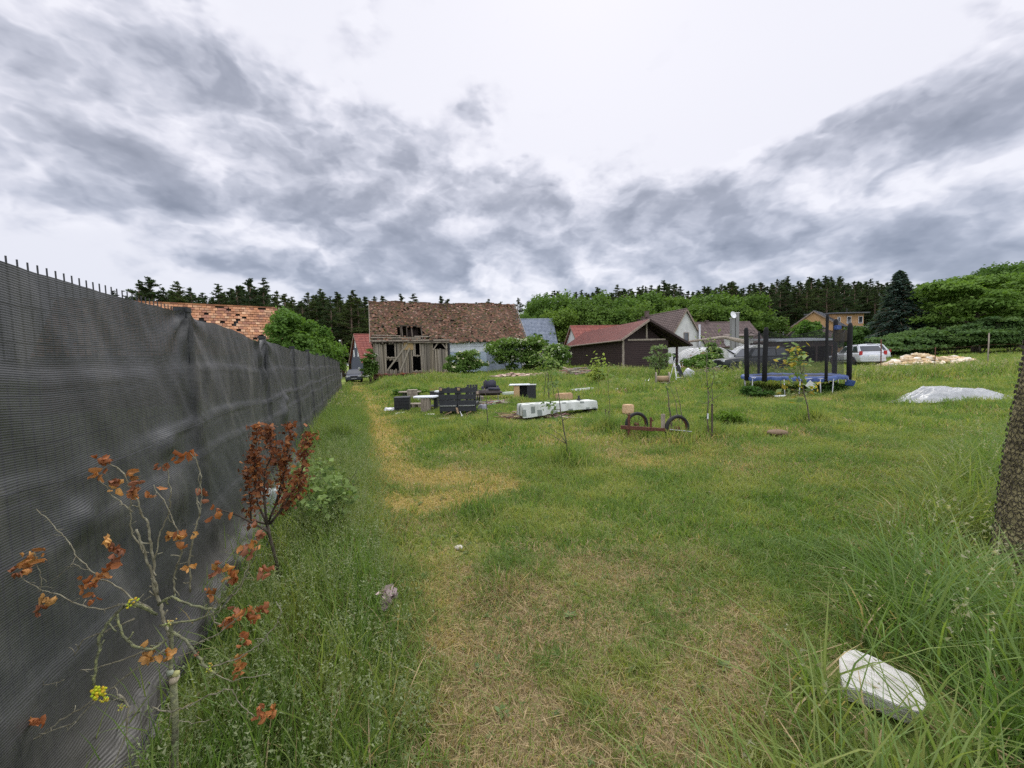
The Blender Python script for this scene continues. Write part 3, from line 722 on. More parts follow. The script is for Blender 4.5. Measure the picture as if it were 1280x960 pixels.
def gable(name, label, cat, A, ridge_dir, ridge_len, hl, hr, wall_h, ridge_h, wallm, roofm, over=.35, gover=.3, tile=True, eave_l=None, eave_r=None, fascia=None, base=-1.0, rows=.32):
    """house with its front gable centred on A (ground), ridge running along ridge_dir.
    local axes: x to the right across the gable, y along the ridge (away), z up"""
    rd = Vector((ridge_dir[0], ridge_dir[1], 0)).normalized()
    rz = math.atan2(rd.y, rd.x) - math.pi / 2
    root = thing(name, label, cat, A, rz)
    eave_l = wall_h if eave_l is None else eave_l; eave_r = wall_h if eave_r is None else eave_r
    L = ridge_len; w = MB()
    prof = [(-hl, base), (hr, base), (hr, eave_r), (0, ridge_h), (-hl, eave_l)]
    w.prism([(x, 0, z) for x, z in prof], (0, L, 0)); w.build('wall', wallm, root)
    for sgn, hw, ev in ((-1, hl, eave_l), (1, hr, eave_r)):
        dx, dz = hw, ridge_h - ev; sl = math.hypot(dx, dz); ux, uz = sgn * dx / sl, -dz / sl   # down the slope
        nx, nz = -uz * sgn, ux * sgn
        if nz < 0: nx, nz = -nx, -nz
        T = .10; tot = sl + over; nrow = max(2, int(tot / rows)) if tile else 1
        mb = MB(); y0, y1 = -gover, L + gover
        for i in range(nrow):
            a = tot * i / nrow; b = tot * (i + 1) / nrow
            la, lb = T, T + (.035 if tile else 0)
            p0 = (ux * a, ridge_h + uz * a); p1 = (ux * b, ridge_h + uz * b)
            q0 = (p0[0] + nx * la, p0[1] + nz * la); q1 = (p1[0] + nx * lb, p1[1] + nz * lb)
            mb.prism([(p0[0] + nx * .02, y0, p0[1] + nz * .02), (q0[0], y0, q0[1]), (q1[0], y0, q1[1]), (p1[0] + nx * .02, y0, p1[1] + nz * .02)], (0, y1 - y0, 0))
        if tile:   # raised joints running down the slope
            nc = int((y1 - y0) / .5)
            for k in range(nc + 1):
                y = y0 + (y1 - y0) * k / nc
                mb.bar((nx * (T + .012), y, ridge_h + nz * (T + .012)), (ux * tot + nx * (T + .04), y, ridge_h + uz * tot + nz * (T + .04)), .035, .05, up=(nx, 0, nz))
        mb.build('roof', roofm, root)
        for y in (y0 - .02, y1 + .02):
            f = MB(); f.bar((0, y, ridge_h + .0), (ux * (tot + .02), y, ridge_h + uz * (tot + .02)), .04, .17, up=(nx, 0, nz)); f.build('barge_board', fascia or M['fascia'], root)
    r = MB(); r.tube([(0, -gover, ridge_h + .12), (0, L + gover, ridge_h + .12)], .10, 8); r.build('ridge_cap', roofm, root)
    return root
def window(root, x, y, z, w, h, face='front', frame=None, wall_dir=None, bars=1, glass=None):
    """face front: in the gable wall plane y=0; face left: in the plane x=const"""
    g = MB(); f = MB()
    if face == 'front':
        y = y - .02
        g.box((x, y, z), (w, .03, h))
        for sx in (-1, 1): f.box((x + sx * w / 2, y - .02, z), (.07, .05, h + .07))
        for sz in (-1, 1): f.box((x, y - .022, z + sz * h / 2), (w + .07, .055, .07))
        for k in range(bars): f.box((x - w / 2 + w * (k + 1) / (bars + 1), y - .02, z), (.05, .04, h - .08))
    else:
        g.box((x, y, z), (.03, w, h)); s = -.02 if face == 'left' else .02
        for sx in (-1, 1): f.box((x + s, y + sx * w / 2, z), (.05, .07, h + .07))
        for sz in (-1, 1): f.box((x + s * 1.1, y, z + sz * h / 2), (.055, w + .07, .07))
        for k in range(bars): f.box((x + s, y - w / 2 + w * (k + 1) / (bars + 1), z), (.04, .05, h - .08))
    fr = f.build('window', frame or M['white'], root); g.build('pane', glass or M['glass'], fr)
def chimney(root, x, y, z, h=1.0, w=.5, m=None):
    mb = MB(); mb.box((x, y, z + h / 2), (w, w, h)); mb.box((x, y, z + h + .04), (w + .12, w + .12, .10)); mb.build('chimney', m or M['red_tile'], root)

# --- brown timber shed with the red roof
def timber_shed():
    A = Vector((11.0, 32.0, 0)); A.z = gz(A.x, A.y)
    rd = Vector((-2.6, 13.5, 0)).normalized(); rz = math.atan2(rd.y, rd.x) - math.pi / 2
    root = thing('timber_shed', 'dark brown timber shed with red sheet roof and open gable', 'shed', A, rz)
    g = A.z; rh = 4.5 - g; el_, er_ = 2.94 - g, 2.42 - g; hl, hr = 2.4, 3.75; L = 13.6
    wl, wr = -1.95, 2.0
    # log wall: front + left side, stacked half-round boards
    hw = 2.35
    w = MB(); nb = 18
    for i in range(nb):
        z0 = -.6 + (hw + .55) * i / nb; z1 = -.6 + (hw + .55) * (i + 1) / nb
        w.box(((wl + wr) / 2, .55, (z0 + z1) / 2), (wr - wl, .10, (z1 - z0) * .90)); w.box(((wl + wr) / 2, .58, (z0 + z1) / 2), (wr - wl - .02, .06, (z1 - z0)))
        w.box((wl + .05, L / 2 + .5, (z0 + z1) / 2), (.10, L - .3, (z1 - z0) * .90)); w.box((wl + .08, L / 2 + .5, (z0 + z1) / 2), (.06, L - .4, (z1 - z0)))
        w.box((wr - .05, L / 2 + .5, (z0 + z1) / 2), (.08, L - .3, (z1 - z0)))
    w.box(((wl + wr) / 2, L + .1, .8), (wr - wl, .1, 2.8))
    w.build('wall', M['wood_dark'], root)
    ins = MB(); ins.prism([(-1.9, 1.1, hw - .1), (1.95, 1.1, hw - .1), (0.1, 1.1, rh - .12)], (0, L - 2, 0)); ins.build('loft', M['wood_dark'], root)
    for side, hw_, ev in ((-1, hl, el_), (1, hr, er_)):
        dz = rh - ev; sl = math.hypot(hw_, dz); ux, uz = side * hw_ / sl, -dz / sl; nx, nz = abs(uz) * side, abs(ux)
        m = MB(); m.prism([(0, -.1, rh), (nx * .05, -.1, rh + nz * .05), (ux * sl + nx * .05, -.1, rh + uz * sl + nz * .05), (ux * sl, -.1, rh + uz * sl)], (0, L + .2, 0))
        nrib = 46
        for k in range(nrib + 1):
            y = -.08 + (L + .16) * k / nrib
            m.bar((nx * .06, y, rh + nz * .06), (ux * sl + nx * .06, y, rh + uz * sl + nz * .06), .035, .03, up=(nx, 0, nz))
        m.build('roof', M['red_roof'], root)
        b = MB(); b.bar((0, -.14, rh - .01), (ux * sl, -.14, rh + uz * sl - .01), .04, .16, up=(nx, 0, nz)); b.build('barge_board', M['fascia'] if side < 0 else M['wood_dark'], root)
        r = MB()   # rafters below
        for k in range(14):
            y = .15 + (L - .3) * k / 13
            r.bar((-nx * .07, y, rh - nz * .07), (ux * sl - nx * .07, y, rh + uz * sl - nz * .07), .07, .12, up=(nx, 0, nz))
        for k in range(8):
            a = sl * (k + .5) / 8; r.box((ux * a, L / 2, rh + uz * a - .035), (sl / 8 - .01, L, .02), rot=(0, math.atan2(-uz, ux) if side > 0 else math.atan2(-uz, ux), 0))
        r.build('rafters', M['wood_dark'], root)
        gt = MB(); e = (ux * (sl + .05), rh + uz * (sl + .05)); gt.tube([(e[0], -.1, e[1]), (e[0], L + .1, e[1])], .06, 8); gt.build('gutter', M['fascia'] if side < 0 else M['wood_dark'], root)
    t = MB(); t.box((.05, .45, hw + .02), (3.3, .10, .13)); t.build('tie_beam', M['wood_grey'], root)
    t = MB(); t.box((.05, .45, (hw + rh) / 2 - .05), (.10, .10, rh - hw - .25)); t.build('king_post', M['wood_grey'], root)
    t = MB(); t.box((wl - .03, .48, hw / 2 - .2), (.13, .13, hw + .9)); t.build('corner_post', M['wood_grey'], root)
    for y in (.6, 5):
        t = MB(); t.box((hr - .9, y, .5), (.14, .14, er_ + .6)); t.build('porch_post', M['wood_dark'], root)
timber_shed()

# --- ruined barn
def tiles_field(mb, P0, U, V, nrm, nu, nv, su, sv, rnd, miss, pal, thick=.03, jit=.02, drop=None):
    """rows of separate roof tiles; P0 eave corner, U along the eave, V up the slope (unit vectors)"""
    for j in range(nv):
        sag = 0
        for i in range(nu):
            cx = (i + .5 + (.5 if j % 2 else 0)) * su; cy = (j + .45) * sv
            if miss(cx, cy, rnd): continue
            c = P0 + U * (cx + rnd.uniform(-jit, jit)) + V * (cy + rnd.uniform(-jit, jit)) + nrm * (.02 + rnd.uniform(0, jit * .8))
            if drop: c = c + Vector((0, 0, drop(cx, cy)))
            rt = rnd.gauss(0, .05); u = U * math.cos(rt) + V * math.sin(rt); v = V * math.cos(rt) - U * math.sin(rt)
            v = (v - nrm * (.10 + rnd.uniform(-.03, .06))).normalized(); n_ = u.cross(v).normalized()
            if n_.dot(nrm) < 0: n_ = -n_
            a, b, t = su * .47, sv * .62, thick
            k = pal[int(rnd.random() ** 1.25 * len(pal)) % len(pal)]; s = rnd.uniform(.75, 1.25); mb.color([min(q * s, .9) for q in k])
            lo = c - v * b; hi = c + v * b
            mb.add([lo - u * a, lo + u * a, hi + u * a, hi - u * a, lo - u * a + n_ * t, lo + u * a + n_ * t, hi + u * a + n_ * t, hi - u * a + n_ * t],
                   [(4, 5, 6, 7), (0, 1, 5, 4), (1, 2, 6, 5), (3, 0, 4, 7)])
def barn():
    rnd = random.Random(11)
    d = Vector((.95, .31, 0)).normalized(); b = Vector((-.31, .95, 0)).normalized()
    C = Vector((-13.2, 38.0, 0)); C.z = .45
    root = thing('ruined_barn', 'collapsing barn with mossy broken tile roof and grey plank wall', 'barn', C, math.atan2(d.y, d.x))
    L = 15.4; g = C.z; ez = 3.72 - g; rzz = 7.9 - g; W = 7.0
    # local: x along the front, y to the back
    # interior shell, its near-black colour painting the shade inside
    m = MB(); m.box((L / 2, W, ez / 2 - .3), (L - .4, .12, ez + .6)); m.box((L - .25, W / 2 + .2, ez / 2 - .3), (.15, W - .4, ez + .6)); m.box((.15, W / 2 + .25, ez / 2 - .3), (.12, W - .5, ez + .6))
    m.box((L / 2, W / 2, .02), (L - .5, W - .5, .04)); m.build('inner_wall', M['inner_shade'], root)
    # plank wall with gaps
    x = .15; pw = MB(); holes = [(1.35, 2.1, 1.75, 2.95), (1.25, 1.9, .5, 1.45), (1.95, 2.35, .5, 1.35), (4.05, 4.45, 1.85, 3.1), (3.75, 4.55, .35, 1.75), (5.8, 7.1, 2.45, 3.2)]
    while x < 7.3:
        wd = rnd.uniform(.12, .2); top = ez - .12 - rnd.uniform(0, .22); bot = -.35 + max(0, rnd.gauss(.25, .15))
        cuts = [(h[2], h[3]) for h in holes if h[0] < x + wd / 2 < h[1]]
        segs = [(bot, top)]
        for c0, c1 in cuts:
            ns = []
            for a, z in segs:
                if c1 <= a or c0 >= z: ns.append((a, z)); continue
                if c0 - a > .15: ns.append((a, c0 + rnd.uniform(-.08, .08)))
                if z - c1 > .15: ns.append((c1 + rnd.uniform(-.08, .08), z))
            segs = ns
        for a, z in segs:
            s = rnd.uniform(.6, 1.3); t = rnd.random(); c = [(.25, .22, .175), (.20, .17, .125), (.30, .26, .20), (.17, .15, .12)][rnd.randrange(4)]
            pw.color([q * s for q in c]); pw.box((x + wd / 2, .02 + rnd.uniform(-.02, .02), (a + z) / 2), (wd - .015, .035, z - a), rot=(0, rnd.gauss(0, .012), 0))
        x += wd + (rnd.uniform(.02, .06) if rnd.random() < .25 else 0)
    for (x0, z0, x1, z1) in ((1.3, .4, 3.3, 3.0), (2.5, .3, 3.5, 2.6)):
        pw.color((.26, .23, .18)); pw.bar((x0, -.06, z0), (x1, -.06, z1), .15, .05, up=(0, 1, 0))
    pw.color((.34, .24, .12)); pw.box((3.4, -.03, 2.75), (.9, .03, .7))
    pw.build('plank_wall', M['attr'], root)
    for (x0, x1, z0, z1) in ((1.3, 2.15, 1.68, 3.0), (4.0, 4.5, 1.8, 3.15), (3.7, 4.6, .3, 1.8)):
        fr = MB(); fr.box(((x0 + x1) / 2, -.05, z0), (x1 - x0 + .1, .06, .09)); fr.box((x0, -.05, (z0 + z1) / 2), (.09, .06, z1 - z0)); fr.box((x1, -.05, (z0 + z1) / 2), (.09, .06, z1 - z0))
        fr.build('window_frame', M['wood_grey'], root)
    for (xa, za, xb, zb) in ((5.75, 2.35, 6.4, 3.25), (7.15, 2.3, 6.5, 3.25)):
        fr = MB(); fr.bar((xa, -.05, za), (xb, -.05, zb), .12, .06, up=(0, 1, 0)); fr.build('brace', M['wood_grey'], root)
    # beams at the eave
    for (x0, x1, z, dy, r_) in ((-.1, 7.4, ez + .02, -.18, .17), (-.05, 4.6, ez + .34, -.10, .12), (3.3, 9.3, ez - .14, -.1, .16), (4.0, 7.0, ez + .42, .1, .14), (7.3, L, ez + .02, -.1, .18), (.1, 2.7, ez + .58, .05, .09)):
        e = MB(); e.bar((x0, dy, z), (x1, dy + rnd.uniform(-.05, .05), z + rnd.uniform(-.10, .05)), r_, r_ * .9); e.build('eave_beam', M['wood_grey'], root)
    e = MB(); e.box((7.32, -.04, 1.5), (.16, .16, 3.6)); e.build('door_post', M['black'], root)
    # insulated white / pale blue panels
    pm = mat('pale_sheet', (.30, .37, .44), (.20, .26, .33), .55, 1.3, bump=.2, c3=(.38, .44, .50)); pw_ = mat('white_sheet', (.62, .66, .68), (.46, .50, .54), .55, 2.0)
    p_ = MB(); p_.box((9.3, .05, .75), (3.8, .06, 2.7)); p_.build('sheet_wall', pm, root)
    p_ = MB(); p_.box((9.35, .03, 2.35), (3.9, .06, .50)); p_.box((9.7, .0, 2.85), (4.6, .05, .46)); p_.build('sheet_wall', pw_, root)
    p_ = MB(); p_.box((13.1, .06, 1.4), (3.8, .06, 3.9)); p_.build('sheet_wall', mat('blue_grey_sheet', (.22, .26, .31), (.16, .19, .24), .6, 1.5), root)
    # front roof slope
    V = Vector((0, W / 2 + .3, rzz - ez)).normalized(); U = Vector((1, 0, 0)); nrm = U.cross(V).normalized()
    P0 = Vector((-.15, -.55, ez - .35 + .12)); sl = (Vector((0, W / 2, rzz)) - P0).length + .05
    pal = [(.125, .060, .038), (.10, .048, .032), (.15, .072, .042), (.085, .045, .028), (.13, .070, .038), (.075, .055, .028), (.06, .052, .025), (.19, .10, .062), (.11, .062, .035), (.08, .047, .028), (.165, .09, .052), (.095, .052, .032), (.24, .15, .11), (.09, .06, .03), (.07, .05, .028)]
    hole = lambda x, y: (2.55 < x < 5.0 and .95 < y < 2.35)
    def miss(x, y, r):
        if hole(x, y + r.uniform(-.12, .12)): return True
        if x < 7.6 and y < .55 + .25 * math.sin(x * 3) * r.random(): return True
        if 2.2 < x < 5.6 and .6 < y < 1.1 and r.random() < .8: return True
        if .3 < x < 2.2 and .65 < y < .95: return True
        if (abs(x - 6.9) < .35 and abs(y - 3.2) < .14) or (abs(x - 8.2) < .3 and abs(y - 3.3) < .12) or (abs(x - 8.7) < .7 and abs(y - 2.9) < .06): return True
        dd = fbm(np.array([x]), np.array([y * 1.6]), .9, 95, 3)[0]
        return r.random() < (.045 if x < 7 else .015) + 1.1 * max(0, dd - .60)
    mb = MB(); mb.color((.2, .1, .06))
    dropf = lambda x, y: -.12 * math.sin(min(max((x - 2) / 11, 0), 1) * math.pi) * (y / sl) - .06 * math.sin(x * 1.9) * math.sin(y * 1.3) * .8 - .05 * math.sin(x * .9 + 1) - (.16 * math.exp(-((x - 3.8) ** 2 + (y - 1.6) ** 2) / 2.2))
    tiles_field(mb, P0, U, V, nrm, int((L + .3) / .19), int(sl / .175), .19, .175, rnd, miss, pal, drop=dropf)
    # ridge tiles with gaps
    x = 0
    while x < L - .1:
        if rnd.random() > .18:
            k = pal[rnd.randrange(6)]; mb.color(k); mb.box((x, W / 2, rzz + .06 + dropf(x, sl)), (.36, .26, .12), rot=(rnd.gauss(0, .08), rnd.gauss(0, .05), 0))
        x += .37
    mb.build('roof_tiles', M['attr'], root, fix=False)
    # moss cushions on the tiles
    ms = MB()
    for _ in range(420):
        x, y = rnd.uniform(.2, L - .2), rnd.uniform(.6, sl - .1)
        if hole(x, y): continue
        c = P0 + U * x + V * y + nrm * .045; s = rnd.uniform(.03, .09)
        t = rnd.random(); ms.color((.07 + .05 * t, .075 + .04 * t, .025)); ms.box(c, (s * 2, s * 1.6, s), rot=(rnd.random(), rnd.random(), rnd.random()), taper=.6)
    ms.build('moss', M['attr'], root, fix=False)['kind'] = 'stuff'
    # battens, rafters
    bt = MB(); nj = int(sl / .35)
    for j in range(nj):
        y = .35 * (j + .5); c = P0 + V * y - nrm * .02
        if .9 < y < 2.3: bt.bar(c + U * .1, c + U * 2.6, .04, .04); bt.bar(c + U * 5.0, c + U * (L + .1), .04, .04)
        else: bt.bar(c + U * .1, c + U * (L + .1) + Vector((0, 0, -.02)), .04, .04)
    for k in range(17):
        x = .2 + (L - .3) * k / 16; bt.bar(P0 + U * x - nrm * .11, P0 + U * x + V * sl - nrm * .11, .11, .14, up=tuple(nrm))
    bt.build('battens', M['twig'], root)
    # dormer remains inside the hole
    dm = MB(); Q = P0 + U * 2.7 + V * 2.2
    dm.box((4.0, 1.9, ez + .9), (1.1, .05, .7)); dm.build('dormer_lattice', M['wood_dark'], root)  # dark colour on this panel paints the shade inside the roof hole
    dm = MB(); dm.bar((2.6, .7, ez + 1.55), (5.0, .72, ez + 1.5), .1); dm.bar((2.75, .6, ez + .3), (2.75, .8, ez + 1.5), .09); dm.bar((3.35, .6, ez + .3), (3.35, .8, ez + 1.5), .09); dm.bar((4.85, .6, ez + .4), (5.1, 1.1, ez + 1.5), .09); dm.build('dormer_frame', M['twig'], root)
    # back slope and end gables
    bk = MB(); bk.prism([(-.1, W / 2, rzz - .12), (-.1, W / 2, rzz), (-.1, W + .4, ez - .1), (-.1, W + .4, ez - .25)], (L + .2, 0, 0)); bk.build('back_roof', M['brown_tile'], root)
    for x in (.05, L - .2):
        e = MB(); e.prism([(x, .1, ez - .2), (x, W, ez - .2), (x, W / 2, rzz - .25)], (.1, 0, 0)); e.build('gable_boards', M['wood_grey'], root)
    for x in (-.12, L + .2):
        e = MB(); e.bar((x, -.5, ez - .2), (x, W / 2, rzz - .02), .05, .17); e.build('barge_board', M['wood_grey'], root)
    # brick footing
    f = MB()
    for k in range(90):
        x = rnd.uniform(.1, 7.2); f.color([q * rnd.uniform(.6, 1.2) for q in (.26, .12, .08)]); f.box((x, -.1 + rnd.uniform(-.25, .12), rnd.uniform(-.25, .18)), (.25, .13, .08), rot=(rnd.gauss(0, .1), rnd.gauss(0, .1), rnd.gauss(0, .3)))
    f.color((.16, .10, .07)); f.box((3.7, .06, -.1), (7.3, .16, .5)); f.build('brick_footing', M['attr'], root)
barn()

# --- orange tiled roof behind the fence on the left
def orange_barn():
    rnd = random.Random(5)
    # ridge right end at picture (348,386), left end beyond (183,382)
    A = P(348, 386, 29); B = A - Vector((.825, .565, 0)) * 11
    U = (A - B); U.z = 0; L = U.length; U.normalize(); nback = Vector((-U.y, U.x, 0))
    g = gz(A.x, A.y); root = thing('tiled_outbuilding', 'long outbuilding with bright orange tile roof behind the netted fence', 'building', Vector((B.x, B.y, g)), math.atan2(U.y, U.x))
    rh = (A.z + B.z) / 2 - g; W = 4.2; ez = rh - 3.4
    m = MB(); m.prism([(.2, -W + .3, -.5), (.2, W - .3, -.5), (.2, W - .3, ez + .1), (.2, 0, rh - .15), (.2, -W + .3, ez + .1)], (L - .4, 0, 0)); m.build('wall', mat('old_brick', (.25, .13, .09), (.16, .09, .07), .9, 12, bump=.4), root)
    V = Vector((0, W, rh - ez)).normalized(); Ul = Vector((1, 0, 0)); nr_ = Ul.cross(V)
    P0 = Vector((0, -W, ez)); sl = math.hypot(W, rh - ez)
    und = MB(); und.prism([(0, -W, ez - .05), (0, 0, rh - .05), (0, 0, rh - .12), (0, -W, ez - .12)], (L, 0, 0)); und.prism([(0, W, ez - .05), (0, 0, rh - .02), (0, 0, rh - .12), (0, W, ez - .12)], (L, 0, 0)); und.build('roof_deck', M['inner_shade'], root)  # near-black deck paints shade into the gaps between the tiles
    mb = MB(); pal = [(.33, .155, .075), (.27, .12, .06), (.37, .19, .10), (.30, .16, .09), (.20, .09, .055), (.40, .24, .14)]
    dens = lambda x, y: fbm(np.array([x]), np.array([y]), .8, 91, 3)[0]
    def miss(x, y, r): return r.random() < .05 + .9 * max(0, dens(x, y * 2) - .52)
    tiles_field(mb, P0, Ul, V, nr_, int(L / .24), int(sl / .30), .24, .30, rnd, miss, pal, thick=.035, jit=.008)
    x = 0
    while x < L:
        mb.color(pal[rnd.randrange(5)]); mb.box((x, 0, rh + .05), (.36, .22, .1)); x += .37
    mb.build('roof_tiles', M['attr'], root, fix=False)
    vb = MB(); vb.bar((L + .02, -W, ez), (L + .02, 0, rh), .05, .2); vb.build('barge_board', M['fascia'], root)
orange_barn()

# --- houses
def gp(px, Z, dz=0.0):
    q = GX(px, Z); q.z += dz; return q
r1 = gable('gabled_house', 'slate grey gable house with bright red roof behind the parked car', 'house', gp(447, 60), (.80, .60), 9, 3.0, 3.0, 2.6, 6.4, M['wall_blue'], M['red_tile'], over=.5)
for (x, z, h_) in ((-.2, 5.0, .9), (-1.1, 3.7, 1.0), (1.0, 3.7, 1.0)): window(r1, x, 0, z, .42, h_, bars=0, glass=M['white'])
window(r1, 1.2, 0, 1.0, .8, 1.1, bars=1)
r2 = gable('gabled_house', 'white rendered house with steep brown tile roof behind the red shed', 'house', Vector((23.9, 55, gz(23.9, 55))), (-3, 10.6), 11, 3.3, 3.3, 2.3, 7.8 - gz(23.9, 55), M['wall_white'], M['brown_tile'], over=.5)
window(r2, .1, 0, 3.6, .75, 1.25, bars=0, frame=M['fascia']); window(r2, -1.6, 0, .9, 1.0, 1.2)
t = MB(); t.tube([(2.0, -.35, -.5), (2.0, -.35, 5.3)], .16, 10); t.build('flue_pipe', M['metal'], r2, smooth=True)
chimney(r2, -.2, 8.5, 7.2, .9, .5, M['brown_tile'])
A3 = gp(716, 60); r3 = gable('gabled_house', 'low white house with dull red roof behind the elder bushes', 'house', A3, (.97, .22), 13, 3.4, 3.4, 2.4, 6.3 - A3.z, M['wall_white'], M['red_tile'], over=.4)
window(r3, 0, 0, 2.2, .9, 1.1)
# bungalow: ridge nearly across the picture
A4 = gp(868, 60); r4 = gable('bungalow', 'low cream bungalow with wide brown tile roof', 'house', A4, (.99, .12), 8.6, 3.6, 3.6, 2.4, 6.3 - A4.z, M['wall_cream'], M['brown_tile'], over=.6)
window(r4, -.1, 0, 3.0, .7, 1.0, frame=M['fascia'])
for yy_ in (2.4, 5.2): window(r4, 3.62, yy_, 1.2, 1.3, 1.2, face='right')
p4 = MB(); p4.box((3.7, 4.4, 2.9), (.4, 4.2, 1.3)); p4.build('dormer_wall', M['wall_white'], r4)
p4 = MB(); p4.box((3.9, 4.4, 3.75), (1.4, 4.6, .10), rot=(0, .25, 0)); p4.build('dormer_roof', M['brown_tile'], r4)
chimney(r4, .2, 1.8, 5.2, .9, .35, M['brown_tile'])
# twin block chimney with satellite dish
Ac = gp(917.5, 48); tc_ = thing('satellite_chimney', 'tall concrete block chimney stack carrying a round satellite dish', 'chimney', Ac)
zt = P(917, 392, 48).z - Ac.z
m = MB(); m.box((-.23, 0, zt / 2 - .35), (.38, .45, zt - .45)); m.box((.25, 0, zt / 2), (.40, .45, zt)); m.build('stack', M['wall_grey'], tc_)
m = MB(); m.box((.25, 0, zt + .04), (.5, .55, .08)); m.build('cap', M['wall_white'], tc_)
m = MB(); m.box((-.23, 0, zt - .56), (.46, .55, .08)); m.build('cap', M['wall_white'], tc_)
m = MB(); m.lathe([(.42, .10), (.38, .06), (.25, .02), (.02, 0)], 20, axis='Y'); dish = m.build('satellite_dish', M['white'], tc_, smooth=True); dish.location = (-.45, -.45, zt - .25); dish.rotation_euler = (R(15), 0, R(-160))
m = MB(); m.bar((-.45, -.3, zt - .3), (-.2, 0, zt - .6), .05); m.build('bracket', M['metal'], tc_)
# orange house
A5 = gp(1016, 70); h5 = P(1016, 390, 70).z - A5.z; r5 = gable('gabled_house', 'orange rendered house wing with grey roof and skylight', 'house', A5, (.74, .67), 6.5, 3.2, 3.2, h5 - 2.4, h5, M['wall_orange'], M['grey_tile'], over=.7)
s5 = MB(); s5.box((1.75, 3.0, h5 - 1.08), (1.0, .8, .10), rot=(0, math.atan2(2.4, 3.2), 0)); s5.build('skylight', M['glass'], r5)
A6 = gp(1060, 73); b6 = thing('orange_house', 'two storey orange house with flat grey roof above the white car', 'house', A6, .10)
top = P(1060, 392, 73).z - A6.z
m = MB(); m.box((.3, 3.2, top / 2 - .5), (5.6, 6, top + 1)); m.build('wall', M['wall_orange'], b6)
m = MB(); m.prism([(-2.9, -.5, top - .05), (-2.9, 6.8, top + .45), (-2.9, 6.8, top + .65), (-2.9, -.5, top + .15)], (6.5, 0, 0)); m.build('roof', M['grey_tile'], b6)
for x in (.1, 2.4): window(b6, x, .2, top - 1.2, .8, 1.2, bars=0)
window(b6, -1.9, .2, top - 1.15, .5, 1.0, bars=0)
m = MB(); m.box((.3, -.5, top - 2.65), (6.6, 1.1, .5)); m.box((.3, -.6, top - 3.7), (6.6, .7, .08)); m.build('balcony', M['wall_grey'], b6)
m = MB(); m.box((2.0, 2.5, top + .8), (.12, .12, .7)); m.build('vent_pipe', M['black'], b6)
# small grey roofed building between
A7 = gp(997, 62); r7 = gable('garage', 'small dull garage with grey mono roof between bungalow and orange house', 'garage', A7, (.98, .2), 4.2, 2.6, 2.6, 2.6, 5.6 - A7.z, M['wall_grey'], M['brown_tile'], over=.3)
# white-blue slate roof right of the barn
A8 = gp(636, 64); r8 = gable('slate_house', 'house with pale blue slate roof right behind the barn', 'house', A8, (.995, .1), 7.0, 4.2, 4.2, 2.4, 7.9 - A8.z, M['wall_white'], M['blue_slate'], over=.3, rows=.3)
m = MB(); m.box((-2.2, 3.2, 5.6), (.03, .8, .8)); m.build('roof_hatch', M['white'], r8)
# dark open carport behind the trampoline
Acp = gp(1007, 36); cp = thing('carport', 'low dark carport with silver sheet roof behind the trampoline', 'shed', Acp, -.04)
tz_cp = P(1005, 425, 36).z - Acp.z
m = MB(); m.prism([(-2.9, -.4, tz_cp - .1), (-2.9, -.4, tz_cp), (-2.9, 4.4, tz_cp + .32), (-2.9, 4.4, tz_cp + .2)], (5.6, 0, 0))
for k in range(24): m.bar((-2.85 + 5.5 * k / 23, -.4, tz_cp + .015), (-2.85 + 5.5 * k / 23, 4.4, tz_cp + .335), .05, .03)
m.build('roof', mat('silver_sheet', (.42, .45, .48), (.30, .33, .36), .35, 4, metal=.3), cp)
m = MB(); m.box((-.1, 0, tz_cp - .35), (5.3, .06, .5)); m.box((-.1, 4.0, tz_cp / 2 - .2), (5.2, .08, tz_cp + .3)); m.box((-2.7, 2, tz_cp / 2 - .2), (.08, 4, tz_cp + .3)); m.box((2.5, 2, tz_cp / 2 - .2), (.08, 4, tz_cp + .3)); m.build('wall', M['wood_dark'], cp)
for x in (-2.65, -.9, .9, 2.45):
    m = MB(); m.box((x, 0, tz_cp / 2 - .3), (.12, .12, tz_cp + .3)); m.build('post', M['wood_dark'], cp)
